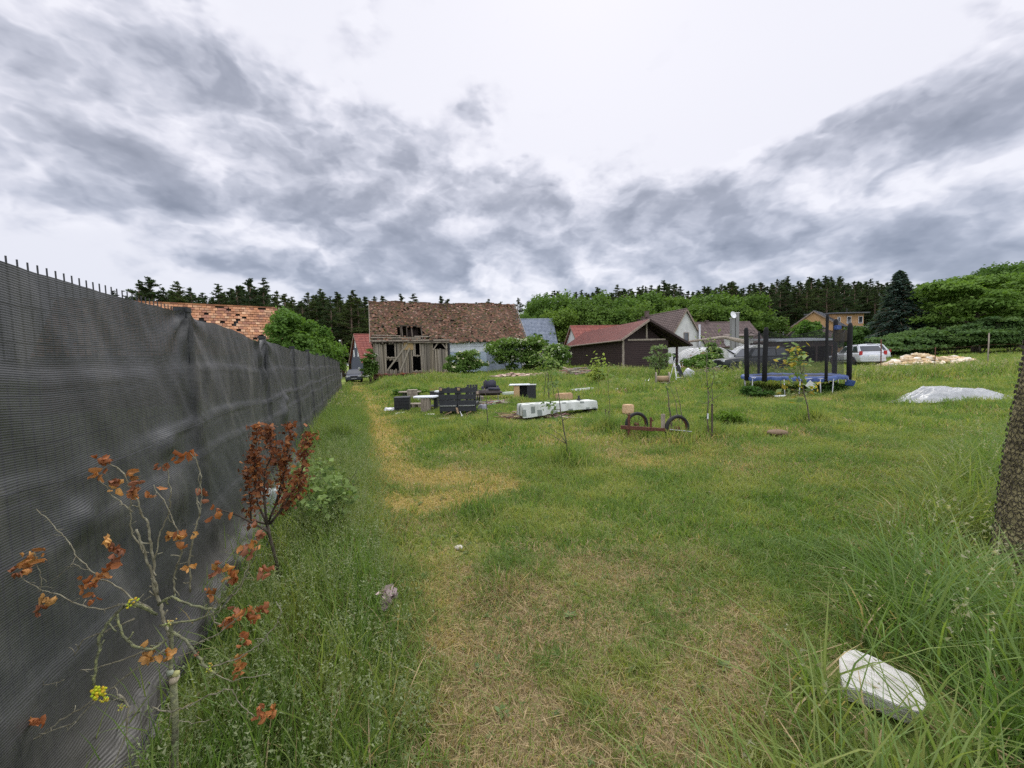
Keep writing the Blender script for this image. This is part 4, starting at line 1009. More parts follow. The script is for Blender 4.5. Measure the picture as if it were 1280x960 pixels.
# ================================================================ trees and shrubs
def leaf_quads(cen, nrm_dir, size, rg, elong=1.5, spread=.6):
    """one quad (rhombus) per centre, facing roughly nrm_dir"""
    N = len(cen); nd = nrm_dir + rg.normal(size=(N, 3)) * spread; nd /= np.linalg.norm(nd, axis=1)[:, None] + 1e-9
    a = rg.normal(size=(N, 3)); a -= nd * (a * nd).sum(1)[:, None]; a /= np.linalg.norm(a, axis=1)[:, None] + 1e-9
    b = np.cross(nd, a); s = (size * (.6 + .8 * rg.random(N)))[:, None] if not hasattr(size, '__len__') else size[:, None]
    a = a * s * .5 * elong; b = b * s * .5
    return np.stack([cen - a, cen + b, cen + a, cen - b], 1)
def crown_mesh(name, puffs, nleaf, size, rg, c1, c2, m=None, updn=.5, elong=1.4, spread=.55, parent=None, ctip=None):
    """puffs: list of (center, (rx,ry,rz)); leaves fill the outer shell of every puff"""
    vol = np.array([(p[1][0] * p[1][1] * p[1][2]) ** (2 / 3) for p in puffs]); cnt = np.maximum(3, (vol / vol.sum() * nleaf).astype(int))
    Vs, Cs = [], []
    for (c, r), k in zip(puffs, cnt):
        d = rg.normal(size=(k, 3)); d /= np.linalg.norm(d, axis=1)[:, None]; d[:, 2] = np.where(d[:, 2] < -.35, -d[:, 2] * .6, d[:, 2])
        rad = (rg.random(k) ** .35) * (1 + .10 * rg.normal(size=k))
        cen = np.array(c) + d * np.array(r) * rad[:, None]
        nn = d * (1 - updn) + np.array((0, 0, 1.0)) * updn
        Vs.append(leaf_quads(cen, nn, np.full(k, size) * (.6 + .8 * rg.random(k)), rg, elong, spread))
        t = np.clip(rg.random(1) * .75 - .08 + rg.random((k, 1)) * .42, 0, 1); col = np.array(c1) * (1 - t) + np.array(c2) * t
        Cs.append(np.repeat(col[:, None, :], 4, 1))
    V = np.concatenate(Vs).reshape(-1, 3); C = np.concatenate(Cs).reshape(-1, 3)
    return np_mesh(name, V, np.arange(len(V)).reshape(-1, 4), m or M['leaf'], C, parent)
def blob_puffs(rg, n, rx, ry, rz, cz, pr, flat=1.0, low=-.6):
    out = []
    for i in range(n):
        d = rg.normal(size=3); d /= np.linalg.norm(d)
        if d[2] < low: d[2] = -d[2]
        k = .55 + .42 * rg.random(); q = pr * (.42 + 1.0 * rg.random())
        out.append(((d[0] * rx * k, d[1] * ry * k, cz + d[2] * rz * k), (q, q, q * flat)))
    return out
def trunk_mesh(root, h, r, lean=(0, 0), limbs=5, rg=None, spread=1.5, m=None, start=.35, top=.75):
    mb = MB(); pts = [(lean[0] * t * h, lean[1] * t * h, h * t * top - .15) for t in np.linspace(0, 1, 7)]
    mb.tube(pts, [r * (1.25 if i == 0 else 1) * (1 - .75 * i / 6) for i in range(7)], 8)
    for k in range(limbs):
        t = start + (1 - start) * (k + .5) / limbs; a = k * 2.4 + rg.random(); b0 = np.array((lean[0] * t * h, lean[1] * t * h, h * t * top - .15))
        e = b0 + np.array((math.cos(a) * spread, math.sin(a) * spread, h * .18)); mdl = (b0 + e) / 2 + np.array((0, 0, -.05 * h))
        rr_ = r * (1 - .75 * t) * .6; mb.tube([b0, mdl, e], [rr_, rr_ * .7, rr_ * .25], 6)
    return mb.build('trunk', m or M['bark'], root, smooth=True)

# --- pines: bare trunk, ragged layered crown
def make_pine(seed, h, low, wid, dens=1.0, hero=False):
    rg = np.random.default_rng(seed); root = empty('pine_tree')
    mb = MB(); lx = rg.normal() * .15
    mb.tube([(0, 0, -.5), (lx, 0, h * .4), (lx * .6, .1, h * .8), (0, 0, h * .97)], [.22, .17, .10, .02], 7)
    Vs, Cs = [], []; nb = int((h * (1 - low)) / .42 * 2.3)
    for i in range(nb):
        t = i / nb; z = h * (low + (1 - low) * t) + rg.normal() * .15; a = rg.random() * 6.283
        L = wid * (min(1, (1 - t) * 1.35 + .02) ** .85) * (.55 + .65 * rg.random()) * (1 if t > .15 else .6 + .4 * rg.random())
        rise = .15 + .45 * t
        tip = np.array((math.cos(a) * L, math.sin(a) * L, z + rise * L)); b0 = np.array((lx * .5 * (1 - t), 0, z - .1))
        mb.tube([b0, (b0 + tip) / 2 + np.array((0, 0, -.08 * L)), tip], [.05 * (1.2 - t), .035, .012], 4, cap=False)
        nc = int((3 + 5 * L / wid) * dens)
        for c in range(nc):
            u = .35 + .65 * (c + .5) / nc; pc = b0 + (tip - b0) * u + rg.normal(size=3) * .12 * L * .4 + np.array((0, 0, .06))
            k = int(14 * dens); d = rg.normal(size=(k, 3)); d[:, 2] = np.abs(d[:, 2]) * .8; d /= np.linalg.norm(d, axis=1)[:, None]
            rad = (.42 + .3 * rg.random()) * (1.0 - .62 * t ** 2)
            cen = pc + d * rad * (.3 + .7 * rg.random((k, 1))) * np.array((1, 1, .6))
            # needle sprays: long slim quads pointing outwards
            sz = .36 * (.7 + .6 * rg.random(k)) * (1 - .4 * t); side = np.cross(d, rg.normal(size=(k, 3))); side /= np.linalg.norm(side, axis=1)[:, None] + 1e-9
            Vs.append(np.stack([cen - d * sz[:, None] * .5, cen + side * sz[:, None] * .25, cen + d * sz[:, None] * .7, cen - side * sz[:, None] * .25], 1))
            s = .75 + .5 * rg.random(); col = np.array((.040, .062, .032)) * s + np.array((.014, .016, .0)) * rg.random()
            Cs.append(np.broadcast_to(col, (k, 4, 3)))
    k = 26; zc = h * (.955 + .05 * rg.random(k)); d = rg.normal(size=(k, 3)) * .35 + np.array((0, 0, 1.0)); cen = np.stack([rg.normal(size=k) * .05, rg.normal(size=k) * .05, zc], -1)
    side = rg.normal(size=(k, 3)) * .5
    Vs.append(np.stack([cen - d * .15, cen + side * .1, cen + d * .22, cen - side * .1], 1)); Cs.append(np.broadcast_to(np.array((.030, .047, .024)), (k, 4, 3)))
    mb.build('trunk', M['pinebark'], root, smooth=True)
    V = np.concatenate(Vs).reshape(-1, 3); np_mesh('crown', V, np.arange(len(V)).reshape(-1, 4), M['leaf'], np.concatenate(Cs).reshape(-1, 3), root)
    root['category'] = 'tree'
    return root
pine_a = [make_pine(101, 18, .42, 2.6), make_pine(102, 16.5, .34, 2.4), make_pine(103, 19, .46, 2.8), make_pine(104, 17, .28, 2.3)]
rnd = random.Random(21)
used = set()
def place_pine(px, Z, topy, label, group):
    q = GX(px, Z); want = P(px, topy, Z).z - q.z; k = rnd.randrange(4); o = pine_a[k]; h0 = (18, 16.5, 19, 17)[k]; s = want / h0
    sx = s * rnd.uniform(1.1, 1.65)
    if k not in used:
        used.add(k); o.location = q; o.rotation_euler = (0, 0, rnd.random() * 6.28); o.scale = (sx, sx, s); o['label'] = label; o['group'] = group
    else: dup(o, q, rnd.random() * 6.28, (sx, sx, s), label, group).rotation_euler.x = rnd.gauss(0, .02)
GL = ('tall dark pine in the wood behind the orange roofed building', 'pines of the wood on the left')
# left wood outline
tops = [(150, 366), (168, 372), (183, 352), (196, 348), (212, 362), (228, 354), (246, 360), (262, 366), (280, 358), (300, 357), (318, 349), (335, 350), (352, 364), (368, 368), (392, 366), (405, 362), (425, 366), (447, 364), (462, 371)]
def topat(px, T):
    xs = [t[0] for t in T]; ys = [t[1] for t in T]; return float(np.interp(px, xs, ys))
for px, ty in tops: place_pine(px, rnd.uniform(70, 78), ty + 1, *GL)
for row, Z in enumerate((84, 90, 97)):
    px = 130 + row * 3
    while px < 640:
        ty = topat(min(px, 462), tops) + (8 if px < 470 else 10) + rnd.uniform(-3, 10)
        place_pine(px, Z + rnd.uniform(-3, 3), ty, *GL); px += rnd.uniform(10, 15)
for px in (372, 384, 396, 408, 418, 430, 441, 452): place_pine(px, rnd.uniform(66, 70), topat(px, tops) + rnd.uniform(6, 12), *GL)
for px, ty in ((472, 372), (484, 371), (502, 369), (520, 370), (552, 371), (565, 375), (612, 376), (650, 374), (662, 378), (676, 380)):
    nb_ = [472, 484, 502, 520, 552, 565, 612, 650, 662, 676].index(px); place_pine(px, rnd.uniform(92, 104), ty, ('first second third fourth fifth sixth seventh eighth ninth tenth'.split()[nb_]) + ' pine top from the left showing above or right of the barn ridge', 'pines behind the barn')
GR = ('tall dark pine in the long wood behind the houses', 'pines of the wood on the right')
topsR = [(730, 362), (748, 358), (760, 368), (775, 356), (790, 360), (800, 358), (828, 350), (842, 354), (860, 362), (880, 358), (900, 354), (915, 350), (935, 354), (950, 352), (968, 348), (980, 346), (1000, 352), (1012, 346), (1030, 345), (1048, 344), (1065, 350), (1085, 349), (1105, 352), (1125, 353), (1150, 353), (1180, 356), (1220, 350), (1280, 345)]
for px, ty in topsR:
    place_pine(px, rnd.uniform(106, 114), ty + 3, *GR)
    place_pine(px + rnd.uniform(6, 11), rnd.uniform(108, 116), topat(px + 8, topsR) + rnd.uniform(3, 10), *GR)
for row, Z in enumerate((100, 118, 124)):
    px = 690 + row * 4
    while px < 1300:
        if not (row == 0 and px < 930): place_pine(px, Z + rnd.uniform(-3, 3), topat(px, topsR) + rnd.uniform(2, 12) + (6 if row == 0 else 0), *GR)
        px += rnd.uniform(9, 14)

# --- rounded broadleaf trees behind the houses
def make_broad(name, seed, rx, ry, h, low, nleaf, size, c1, c2, npuff=46, pr=None, trunk_r=.25, flat=.85, updn=.5):
    rg = np.random.default_rng(seed); root = empty(name); ch = h - low
    puffs = blob_puffs(rg, npuff, rx, ry, ch / 2, low + ch / 2, pr or rx * .34, flat)
    puffs.append(((0, 0, low + ch * .45), (rx * .7, ry * .7, ch * .36)))
    trunk_mesh(root, h, trunk_r, rg=rg, spread=rx * .55)
    crown_mesh('crown', puffs, nleaf, size, rg, c1, c2, parent=root, updn=updn)
    root['category'] = 'tree'; return root
GB = 'broadleaf trees in a row behind the houses'
protos = [make_broad('broadleaf_tree', 201 + k, 4.6, 4.6, 12, 1.0, 7500, .30, (0.0743, 0.135, 0.027), (0.135, 0.216, 0.0473)) for k in range(3)]
spots = [(692, 74, 367, 1.0), (676, 80, 372, .8), (712, 72, 371, .95), (735, 74, 370, 1.0), (757, 76, 369, .95), (778, 73, 372, .95), (800, 76, 368, 1.0), (825, 75, 368, 1.05), (852, 77, 369, 1.0), (878, 72, 372, 1.0), (905, 70, 367, 1.1), (930, 71, 369, .95), (700, 66, 388, .8), (745, 67, 384, .85), (848, 68, 382, .85), (893, 66, 380, .9), (925, 66, 384, .8), (720, 69, 380, .8), (790, 68, 380, .9), (770, 66, 388, .7), (868, 66, 390, .7), (658, 70, 392, .6)]
ORD = ['first', 'second', 'third', 'fourth', 'fifth', 'sixth', 'seventh', 'eighth', 'ninth', 'tenth', 'eleventh', 'twelfth', 'thirteenth']
back = sorted(i for i in range(len(spots)) if spots[i][2] <= 373); back.sort(key=lambda i: spots[i][0]); frontr = sorted((i for i in range(len(spots)) if spots[i][2] > 373), key=lambda i: spots[i][0])
for i, (px, Z, ty, s) in enumerate(spots):
    q = GX(px, Z); hs = (P(px, ty, Z).z - q.z) / 12.2
    lab = (ORD[back.index(i)] + ' tall rounded tree from the left in the green row behind the houses') if i in back else (ORD[frontr.index(i)] + ' low crown from the left below the tall green row behind the houses')
    if i < 3: o = protos[i]; o.location = q; o.scale = (s, s, hs); o['label'] = lab; o['group'] = GB
    else: dup(protos[i % 3], q, rnd.random() * 6.28, (s, s, hs), lab, GB)
# single trees
def single(name, label, px, Z, ty, rx, low, nleaf, size, c1, c2, seed, ry=None, npuff=46, pr=None, flat=.85, cat='tree', updn=.5, tr=.2):
    q = GX(px, Z); h = P(px, ty, Z).z - q.z
    o = make_broad(name, seed, rx, ry or rx, h, low, nleaf, size, c1, c2, npuff, pr, tr, flat, updn); o.location = q; tag(o, label, cat); return o
single('maple_tree', 'bright green maple leaning over the netted fence', 367, 24.5, 389, 1.75, .6, 9000, .13, (0.0945, 0.176, 0.0338), (0.176, 0.284, 0.0607), 301, npuff=60, pr=.55)
single('maple_tree', 'smaller green maple beyond the first at the fence end', 398, 29, 412, 1.7, .5, 7000, .14, (0.0743, 0.149, 0.0297), (0.135, 0.23, 0.0473), 302, npuff=50, pr=.5)
single('low_tree', 'low dark tree at the far end of the netted fence', 422, 36, 428, 1.2, .2, 3000, .15, (0.054, 0.108, 0.027), (0.108, 0.176, 0.0405), 303, pr=.5, npuff=24)
single('walnut_tree', 'large light green tree with layered boughs at the right edge', 1218, 44, 347, 6.2, 1.8, 24000, .23, (0.101, 0.176, 0.0338), (0.189, 0.284, 0.0607), 304, npuff=74, pr=1.35, flat=.40, updn=.6, tr=.35)
single('walnut_tree', 'mid green tree at the frame edge behind the layered tree', 1275, 52, 333, 7.0, 2, 16000, .26, (0.0607, 0.121, 0.0297), (0.108, 0.189, 0.0473), 305, npuff=70, pr=1.7, flat=.6, updn=.6, tr=.35)
single('walnut_tree', 'dark round tree rising beyond the layered tree', 1245, 66, 334, 6.5, 3, 12000, .30, (0.0473, 0.0945, 0.027), (0.081, 0.135, 0.0378), 306, npuff=60, pr=1.8, flat=.7, tr=.35)
single('broadleaf_tree', 'round dark tree just right of the blue spruce', 1172, 60, 356, 4.6, 1, 7000, .30, (0.0607, 0.115, 0.027), (0.108, 0.176, 0.0405), 307)
single('broadleaf_tree', 'bright green tree behind the small garage and carport', 1010, 50, 400, 1.6, .3, 5000, .22, (0.0675, 0.135, 0.027), (0.115, 0.203, 0.0405), 308)
single('broadleaf_tree', 'low green tree below the orange house', 1068, 52, 413, 2.6, .2, 5000, .22, (0.0607, 0.121, 0.027), (0.108, 0.189, 0.0405), 309)
single('broadleaf_tree', 'dull green tree between the bungalow and garage', 965, 66, 400, 3.0, .3, 5000, .26, (0.0675, 0.121, 0.027), (0.108, 0.176, 0.0405), 310)
# --- blue spruce
def spruce():
    rg = np.random.default_rng(55); q = GX(1121, 48); h = P(1121, 340, 48).z - q.z
    root = thing('blue_spruce', 'dark blue green spruce standing right of the orange house', 'tree', q)
    mb = MB(); mb.tube([(0, 0, -.3), (0, 0, h * .5), (0, 0, h)], [.28, .16, .02], 8); Vs, Cs = [], []
    nb = 230
    for i in range(nb):
        t = i / nb; z = .4 + (h - .5) * t; L = 3.9 * (1 - t) ** .78 * (.72 + .4 * rg.random()) + .15; a = i * 2.39996 + rg.normal() * .3
        tip = np.array((math.cos(a) * L, math.sin(a) * L, z - .18 * L + .25 * t)); b0 = np.array((0, 0, z)); mid = (b0 + tip) / 2 + np.array((0, 0, .10 * L))
        mb.tube([b0, mid, tip], [.05, .035, .012], 4, cap=False)
        k = int(30 + 60 * L / 3.9); u = rg.random(k) ** .7
        pos = ((1 - u) ** 2)[:, None] * b0 + (2 * u * (1 - u))[:, None] * mid + (u ** 2)[:, None] * tip
        sd = np.array((-math.sin(a), math.cos(a), 0)); lat = rg.normal(size=k) * (.32 * L * (1 - .75 * u) * .6 + .08)
        cen = pos + lat[:, None] * sd + np.stack([np.zeros(k), np.zeros(k), -np.abs(rg.normal(size=k)) * .14], -1)
        d = sd * np.sign(lat)[:, None] * .8 + np.array((math.cos(a), math.sin(a), -.35)) + rg.normal(size=(k, 3)) * .3; d /= np.linalg.norm(d, axis=1)[:, None]
        side = np.cross(d, np.array((0, 0, 1.0)) + rg.normal(size=(k, 3)) * .5); side /= np.linalg.norm(side, axis=1)[:, None]
        sz = .36 * (.7 + .6 * rg.random(k))[:, None]
        Vs.append(np.stack([cen - d * sz * .6, cen + side * sz * .22, cen + d * sz * .6, cen - side * sz * .22], 1))
        s = .7 + .6 * rg.random((k, 1)); col = np.array((0.0607, 0.0972, 0.0837)) * s; Cs.append(np.repeat(col[:, None, :], 4, 1))
    mb.build('trunk', M['pinebark'], root); V = np.concatenate(Vs).reshape(-1, 3)
    np_mesh('crown', V, np.arange(len(V)).reshape(-1, 4), M['leaf'], np.concatenate(Cs).reshape(-1, 3), root)
spruce()
# --- spreading shrubs along the right edge of the field
def shrub(name, label, q, rx, ry, h, nleaf, size, c1, c2, seed, npuff=26, pr=None, flat=.6, flowers=0, fl_size=.11, group=None, updn=.55, stems=6):
    rg = np.random.default_rng(seed); root = thing(name, label, 'shrub', q, 0, group)
    puffs = blob_puffs(rg, npuff, rx, ry, h * .5, h * .48, pr or min(rx, h) * .34, flat, low=-.8) + [((0, 0, h * .4), (rx * .75, ry * .75, h * .42))]
    mb = MB()
    for k in range(stems):
        a = k * 2.4; mb.tube([(0, 0, -.1), (math.cos(a) * rx * .25, math.sin(a) * ry * .25, h * .35), (math.cos(a) * rx * .55, math.sin(a) * ry * .55, h * .75)], [.035, .025, .008], 5)
    mb.build('stem', M['twig'], root); crown_mesh('foliage', puffs, nleaf, size, rg, c1, c2, parent=root, updn=updn)
    if flowers:
        Vs = []
        for i in range(flowers):
            c, r = puffs[rg.integers(len(puffs))]; d = rg.normal(size=3); d[1] = -abs(d[1]) if rg.random() < .75 else d[1]; d[2] = abs(d[2]); d /= np.linalg.norm(d)
            pc = np.array(c) + d * np.array(r) * 1.04; k = 7; nn = np.tile(d * .6 + np.array((0, 0, .5)), (k, 1))
            Vs.append(leaf_quads(pc + rg.normal(size=(k, 3)) * fl_size * .45, nn, np.full(k, fl_size), rg, 1.0, .3))
        V = np.concatenate(Vs).reshape(-1, 3); np_mesh('flowers', V, np.arange(len(V)).reshape(-1, 4), M['leaf'], np.tile((.62, .62, .50), (len(V), 1)), root)
    return root
for i, (px, Z, w_, h_, lab) in enumerate([(1110, 41, 3.2, 2.1, 'spreading green shrub behind the white car, left end of the hedge'), (1150, 42, 3.4, 2.6, 'spreading green shrub left of the middle of the far hedge'), (1188, 41, 3.6, 3.3, 'tall spreading shrub in the middle of the far hedge'),
        (1225, 40, 3.6, 3.9, 'tallest spreading shrub of the far hedge under the layered tree'), (1262, 39, 3.6, 3.6, 'spreading shrub of the far hedge next to the frame edge'), (1300, 39, 3.6, 3.2, 'spreading shrub ending the far hedge on the right')]):
    shrub("spreading_shrub", lab, GX(px, Z), w_, w_ * .7, h_, 9000, .17, (.075, .135, .045), (.135, .215, .07), 400 + i, npuff=30, pr=.95, flat=.36, group='shrubs of the far hedge on the right')
# --- elder bushes in bloom before the barn
EL = dict(c1=(0.0675, 0.128, 0.027), c2=(0.149, 0.23, 0.054))
shrub('elder_bush', 'flowering elder bush against the pale sheet wall of the barn', GX(583, 35.5), 1.85, 1.3, 2.05, 8000, .13, seed=501, flowers=75, **EL)
shrub('elder_bush', 'biggest flowering elder bush at the right corner of the barn', GX(636, 37), 2.1, 1.8, 3.1, 11000, .14, seed=502, flowers=90, c1=(0.054, 0.108, 0.0243), c2=(0.121, 0.203, 0.0473))
shrub('elder_bush', 'flowering elder bush between the barn and the red shed', GX(668, 36), 1.9, 1.5, 3.1, 9000, .14, seed=503, flowers=150, **EL)
shrub('elder_bush', 'elder bush with white blossom touching the timber shed', GX(696, 34), 1.5, 1.3, 2.3, 6000, .13, seed=504, flowers=80, **EL)
shrub('elder_bush', 'dark green bush behind the white blossom left of the timber shed', GX(675, 44), 1.2, 1.0, 4.3, 4000, .16, (0.054, 0.108, 0.027), (0.0945, 0.162, 0.0405), 505)
shrub('elder_bush', 'small elder bush growing against the left end of the barn', GX(463, 37.4), .85, .8, 3.2, 4200, .13, seed=506, flowers=30, **EL)
shrub('vine_bush', 'low leafy bush on the mound right of the timber shed', GX(872, 31), 1.5, 1.0, 1.3, 4000, .12, (0.081, 0.162, 0.027), (0.149, 0.243, 0.0473), 507)
shrub('vine_bush', 'tangled creeper over the broken greenhouse', GX(892, 33), 1.0, .7, 2.3, 2200, .12, (0.081, 0.149, 0.0405), (0.162, 0.23, 0.081), 508)
shrub('vine_bush', 'weedy bush behind the garden furniture', GX(510, 20), .9, .5, .55, 2500, .07, (0.054, 0.121, 0.027), (0.108, 0.189, 0.0405), 509)
shrub('vine_bush', 'yellow green bush in front of the timber shed', GX(748, 22), .5, .4, .95, 1500, .08, (0.176, 0.243, 0.0405), (0.324, 0.378, 0.081), 510)
shrub('vine_bush', 'pale leaved young tree in front of the timber shed gable', GX(822, 24.5), .8, .6, 2.1, 1100, .10, (0.135, 0.203, 0.0675), (0.27, 0.338, 0.149), 511, npuff=14, pr=.3)
shrub('weed_clump', 'dark weeds growing under the left side of the trampoline', GX(942, 13.4), .6, .4, .34, 2500, .06, (0.0473, 0.108, 0.0243), (0.0945, 0.176, 0.0405), 512)
shrub('weed_clump', 'dark weeds growing under the right side of the trampoline', GX(1036, 13.6), .7, .4, .34, 2500, .06, (0.0473, 0.108, 0.0243), (0.0945, 0.176, 0.0405), 513)
shrub('weed_clump', 'patch of yellow flowered weeds right of the stakes', GX(905, 8.7), .45, .35, .28, 900, .045, (0.0945, 0.176, 0.027), (0.176, 0.27, 0.0405), 514)
# undergrowth along the foot of both woods
def undergrowth(label, pts, seed):
    rg = np.random.default_rng(seed); puffs = []
    for (px, Z, h) in pts:
        q = GX(px, Z)
        for k in range(4): puffs.append(((q.x + rg.normal() * 1.5, q.y + rg.normal() * 1.5, q.z + h * (.25 + .5 * rg.random())), (2.6, 2.0, h * .4)))
    o = crown_mesh('undergrowth', puffs, 30000, .45, rg, (.03, .05, .018), (.055, .08, .026)); tag(o, label, 'undergrowth', kind='stuff')
undergrowth('dark undergrowth at the foot of the wood on the right', [(px, 128 + 4 * math.sin(px), 7) for px in range(640, 1420, 12)], 71)
undergrowth('low scrub closing the gaps under the far hedge on the right', [(px, 58 + 3 * math.sin(px), 2.6) for px in range(1120, 1480, 10)], 74)
undergrowth('dark scrub behind the far hedge on the right', [(px, 72 + 3 * math.sin(px), 5) for px in range(1130, 1460, 14)], 73)
undergrowth('dark undergrowth at the foot of the wood on the left', [(px, 102 + 3 * math.sin(px), 7) for px in range(-60, 660, 12)], 72)
# ================================================================ cars
def car(name, label, loc, head, L, W, H, bodym, belt=.92, hood=.80, cab=(-.20, -.04, .36, .47), roofw=.76, rails=False, suv=False, back=True, clr=.2, cat='car'):
    """x forward is -x ; head = direction the front points to"""
    rz = math.atan2(head[1], head[0]) - math.pi
    root = thing(name, label, cat, loc, rz); w = W / 2
    secs = [(-.500, .40, hood - .18, .80), (-.488, clr + .10, hood - .07, .90), (-.43, clr, hood, .97), (-.30, clr, hood + .05, 1.0), (cab[0], clr, belt - .01, 1.0), (0, clr, belt, 1.0), (.25, clr, belt + .02, 1.0), (.42, clr, belt + .03, .985), (.482, clr + .06, belt + .0, .93), (.497, .36, belt - .14, .88)]
    mb = MB(); vs = []; fs = []; n_ = 10
    for (x, z0, z1, k) in secs:
        ww = w * k; X = x * L; m = z0 + (z1 - z0) * .55
        ring = [(ww * .86, z0), (ww * .98, z0 + .10), (ww, m), (ww * .97, z1 - .06), (ww * .88, z1)]
        ring = ring + [(-a, b) for a, b in reversed(ring)]
        vs += [(X, a, b) for a, b in ring]
    for i in range(len(secs) - 1):
        for k in range(n_): fs.append((i * n_ + k, i * n_ + (k + 1) % n_, (i + 1) * n_ + (k + 1) % n_, (i + 1) * n_ + k))
    fs += [tuple(range(n_)), tuple((len(secs) - 1) * n_ + k for k in range(n_))]
    mb.add(vs, fs); b = mb.build('body', bodym, root, smooth=True)
    sm = b.modifiers.new('s', 'SUBSURF'); sm.levels = 2; sm.render_levels = 2
    # cabin
    xb0, xt0, xt1, xb1 = [c * L for c in cab]; wb, wt = w * .93, w * roofw; zb = belt - .04
    c = MB(); bot = [(xb0, -wb, zb), (xb1, -wb * .97, zb), (xb1, wb * .97, zb), (xb0, wb, zb)]; top = [(xt0, -wt, H - .04), (xt1, -wt, H - .02), (xt1, wt, H - .02), (xt0, wt, H - .04)]
    c.add(bot + top, [(0, 1, 2, 3), (4, 5, 6, 7), (0, 1, 5, 4), (1, 2, 6, 5), (2, 3, 7, 6), (3, 0, 4, 7)])
    c.build('cabin', bodym, root, bevel=.05, smooth=False)
    rf = MB(); rf.add([(xt0 + .1, -wt * .85, H - .03), (xt1 - .05, -wt * .85, H - .02), (xt1 - .05, wt * .85, H - .02), (xt0 + .1, wt * .85, H - .03), (xt0 + .5, -wt * .6, H + .02), (xt1 - .4, -wt * .6, H + .02), (xt1 - .4, wt * .6, H + .02), (xt0 + .5, wt * .6, H + .02)], [(4, 5, 6, 7), (0, 1, 5, 4), (1, 2, 6, 5), (2, 3, 7, 6), (3, 0, 4, 7)])
    rf.build('roof_panel', bodym, root, smooth=True)
    def pane(nm, quad, off, u0, u1, v0, v1):
        q = [Vector(a) for a in quad]; nn = (q[1] - q[0]).cross(q[3] - q[0]).normalized()
        if nn.dot(Vector(off)) < 0: nn = -nn
        f = lambda u, v: (q[0] * (1 - u) + q[1] * u) * (1 - v) + (q[3] * (1 - u) + q[2] * u) * v + nn * .012
        m_ = MB(); m_.quad(f(u0, v0), f(u1, v0), f(u1, v1), f(u0, v1)); m_.quad(*[p_ - nn * .02 for p_ in (f(u0, v0), f(u1, v0), f(u1, v1), f(u0, v1))]); m_.build(nm, M['glass'], root, fix=False)
    for s, A_, B_ in ((-1, 0, 1), (1, 3, 2)):
        q = [bot[A_], bot[B_], top[B_], top[A_]]
        for u0, u1 in ((.08, .36), (.40, .66), (.70, .93)): pane('side_window', q, (0, s, 0), u0, u1, .14, .88)
    pane('windscreen', [bot[0], bot[3], top[3], top[0]], (-1, 0, .3), .06, .94, .10, .92)
    pane('rear_window', [bot[1], bot[2], top[2], top[1]], (1, 0, .3), .08, .92, .22, .88)
    # wheels
    R_ = .36 if suv else .31
    for x in (-.315 * L, .305 * L):
        for s in (-1, 1):
            wh = empty('wheel', (x, s * (w - .10), R_)); wh.parent = root
            t = MB(); t.lathe([(R_ * .62, -.10), (R_ * .9, -.105), (R_, -.06), (R_, .06), (R_ * .9, .105), (R_ * .62, .10)], 28, axis='Y'); t.build('tyre', M['rubber'], wh, smooth=True)
            t = MB(); t.lathe([(.0, .055), (R_ * .16, .06), (R_ * .2, .03)], 16, axis='Y'); t.lathe([(.0, -.055), (R_ * .16, -.06), (R_ * .2, -.03)], 16, axis='Y')
            for k in range(6):
                a = k * math.pi / 3
                for sy in (-.04, .04): t.bar((0, sy, 0), (math.cos(a) * R_ * .64, sy, math.sin(a) * R_ * .64), .05, .03, up=(0, 1, 0))
            t.lathe([(R_ * .56, -.08), (R_ * .66, -.09), (R_ * .66, .09), (R_ * .56, .08), (R_ * .56, -.08)], 24, axis='Y'); t.build('rim', M['metal'], wh)
            a = MB(); pts = [(x + math.cos(q) * (R_ + .07), s * (w + .002), R_ + math.sin(q) * (R_ + .07)) for q in np.linspace(-.15, math.pi + .15, 14)]
            a.tube(pts, .035 if not suv else .055, 6); a.build('wheel_arch', M['black'] if not suv else M['slategrey'], root, smooth=True)
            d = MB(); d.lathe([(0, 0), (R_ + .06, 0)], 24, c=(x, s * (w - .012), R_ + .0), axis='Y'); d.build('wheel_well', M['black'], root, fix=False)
    lamp_r = mat('red_lens', (.42, .02, .02), (.25, .012, .012), .25, 3); lamp_w = mat('clear_lens', (.65, .67, .70), (.45, .47, .5), .12, 3)
    for s in (-1, 1):
        m_ = MB(); m_.box((.485 * L, s * w * .84, belt - .03), (.07, .20, .30)); m_.build('tail_light', lamp_r, root, bevel=.02)
        m_ = MB(); m_.box((-.482 * L, s * w * .70, hood - .13), (.10, .38, .16)); m_.build('headlight', lamp_w, root, bevel=.02)
        m_ = MB(); m_.box((cab[0] * L + .18, s * (w + .08), belt + .07), (.12, .18, .14)); m_.build('wing_mirror', bodym, root, bevel=.03)
    m_ = MB(); m_.box((.5 * L - .005, 0, belt - .22), (.03, .52, .12)); m_.build('number_plate', M['white'], root)
    m_ = MB(); m_.box((-.5 * L + .0, 0, .42), (.03, .5, .11)); m_.build('number_plate', M['white'], root)
    m_ = MB(); m_.box((-.495 * L, 0, hood - .16), (.05, W * .42, .14)); m_.build('grille', M['black'], root)
    for x in (-.49 * L, .487 * L):
        m_ = MB(); m_.box((x, 0, .40), (.12, W * .90, .16)); m_.build('bumper', bodym if not suv else M['slategrey'], root, bevel=.04)
    for s in (-1, 1):
        m_ = MB(); m_.box((0, s * (w + .003), clr + .22), (L * .46, .02, .07)); m_.build('side_strip', M['black'], root)
        if rails: m_ = MB(); m_.tube([(xt0 + .2, s * wt * .92, H - .02), (xt0 + .4, s * wt * .92, H + .05), (xt1 - .3, s * wt * .92, H + .05), (xt1 - .1, s * wt * .92, H)], .02, 6); m_.build('roof_rail', M['black'], root)
    return root
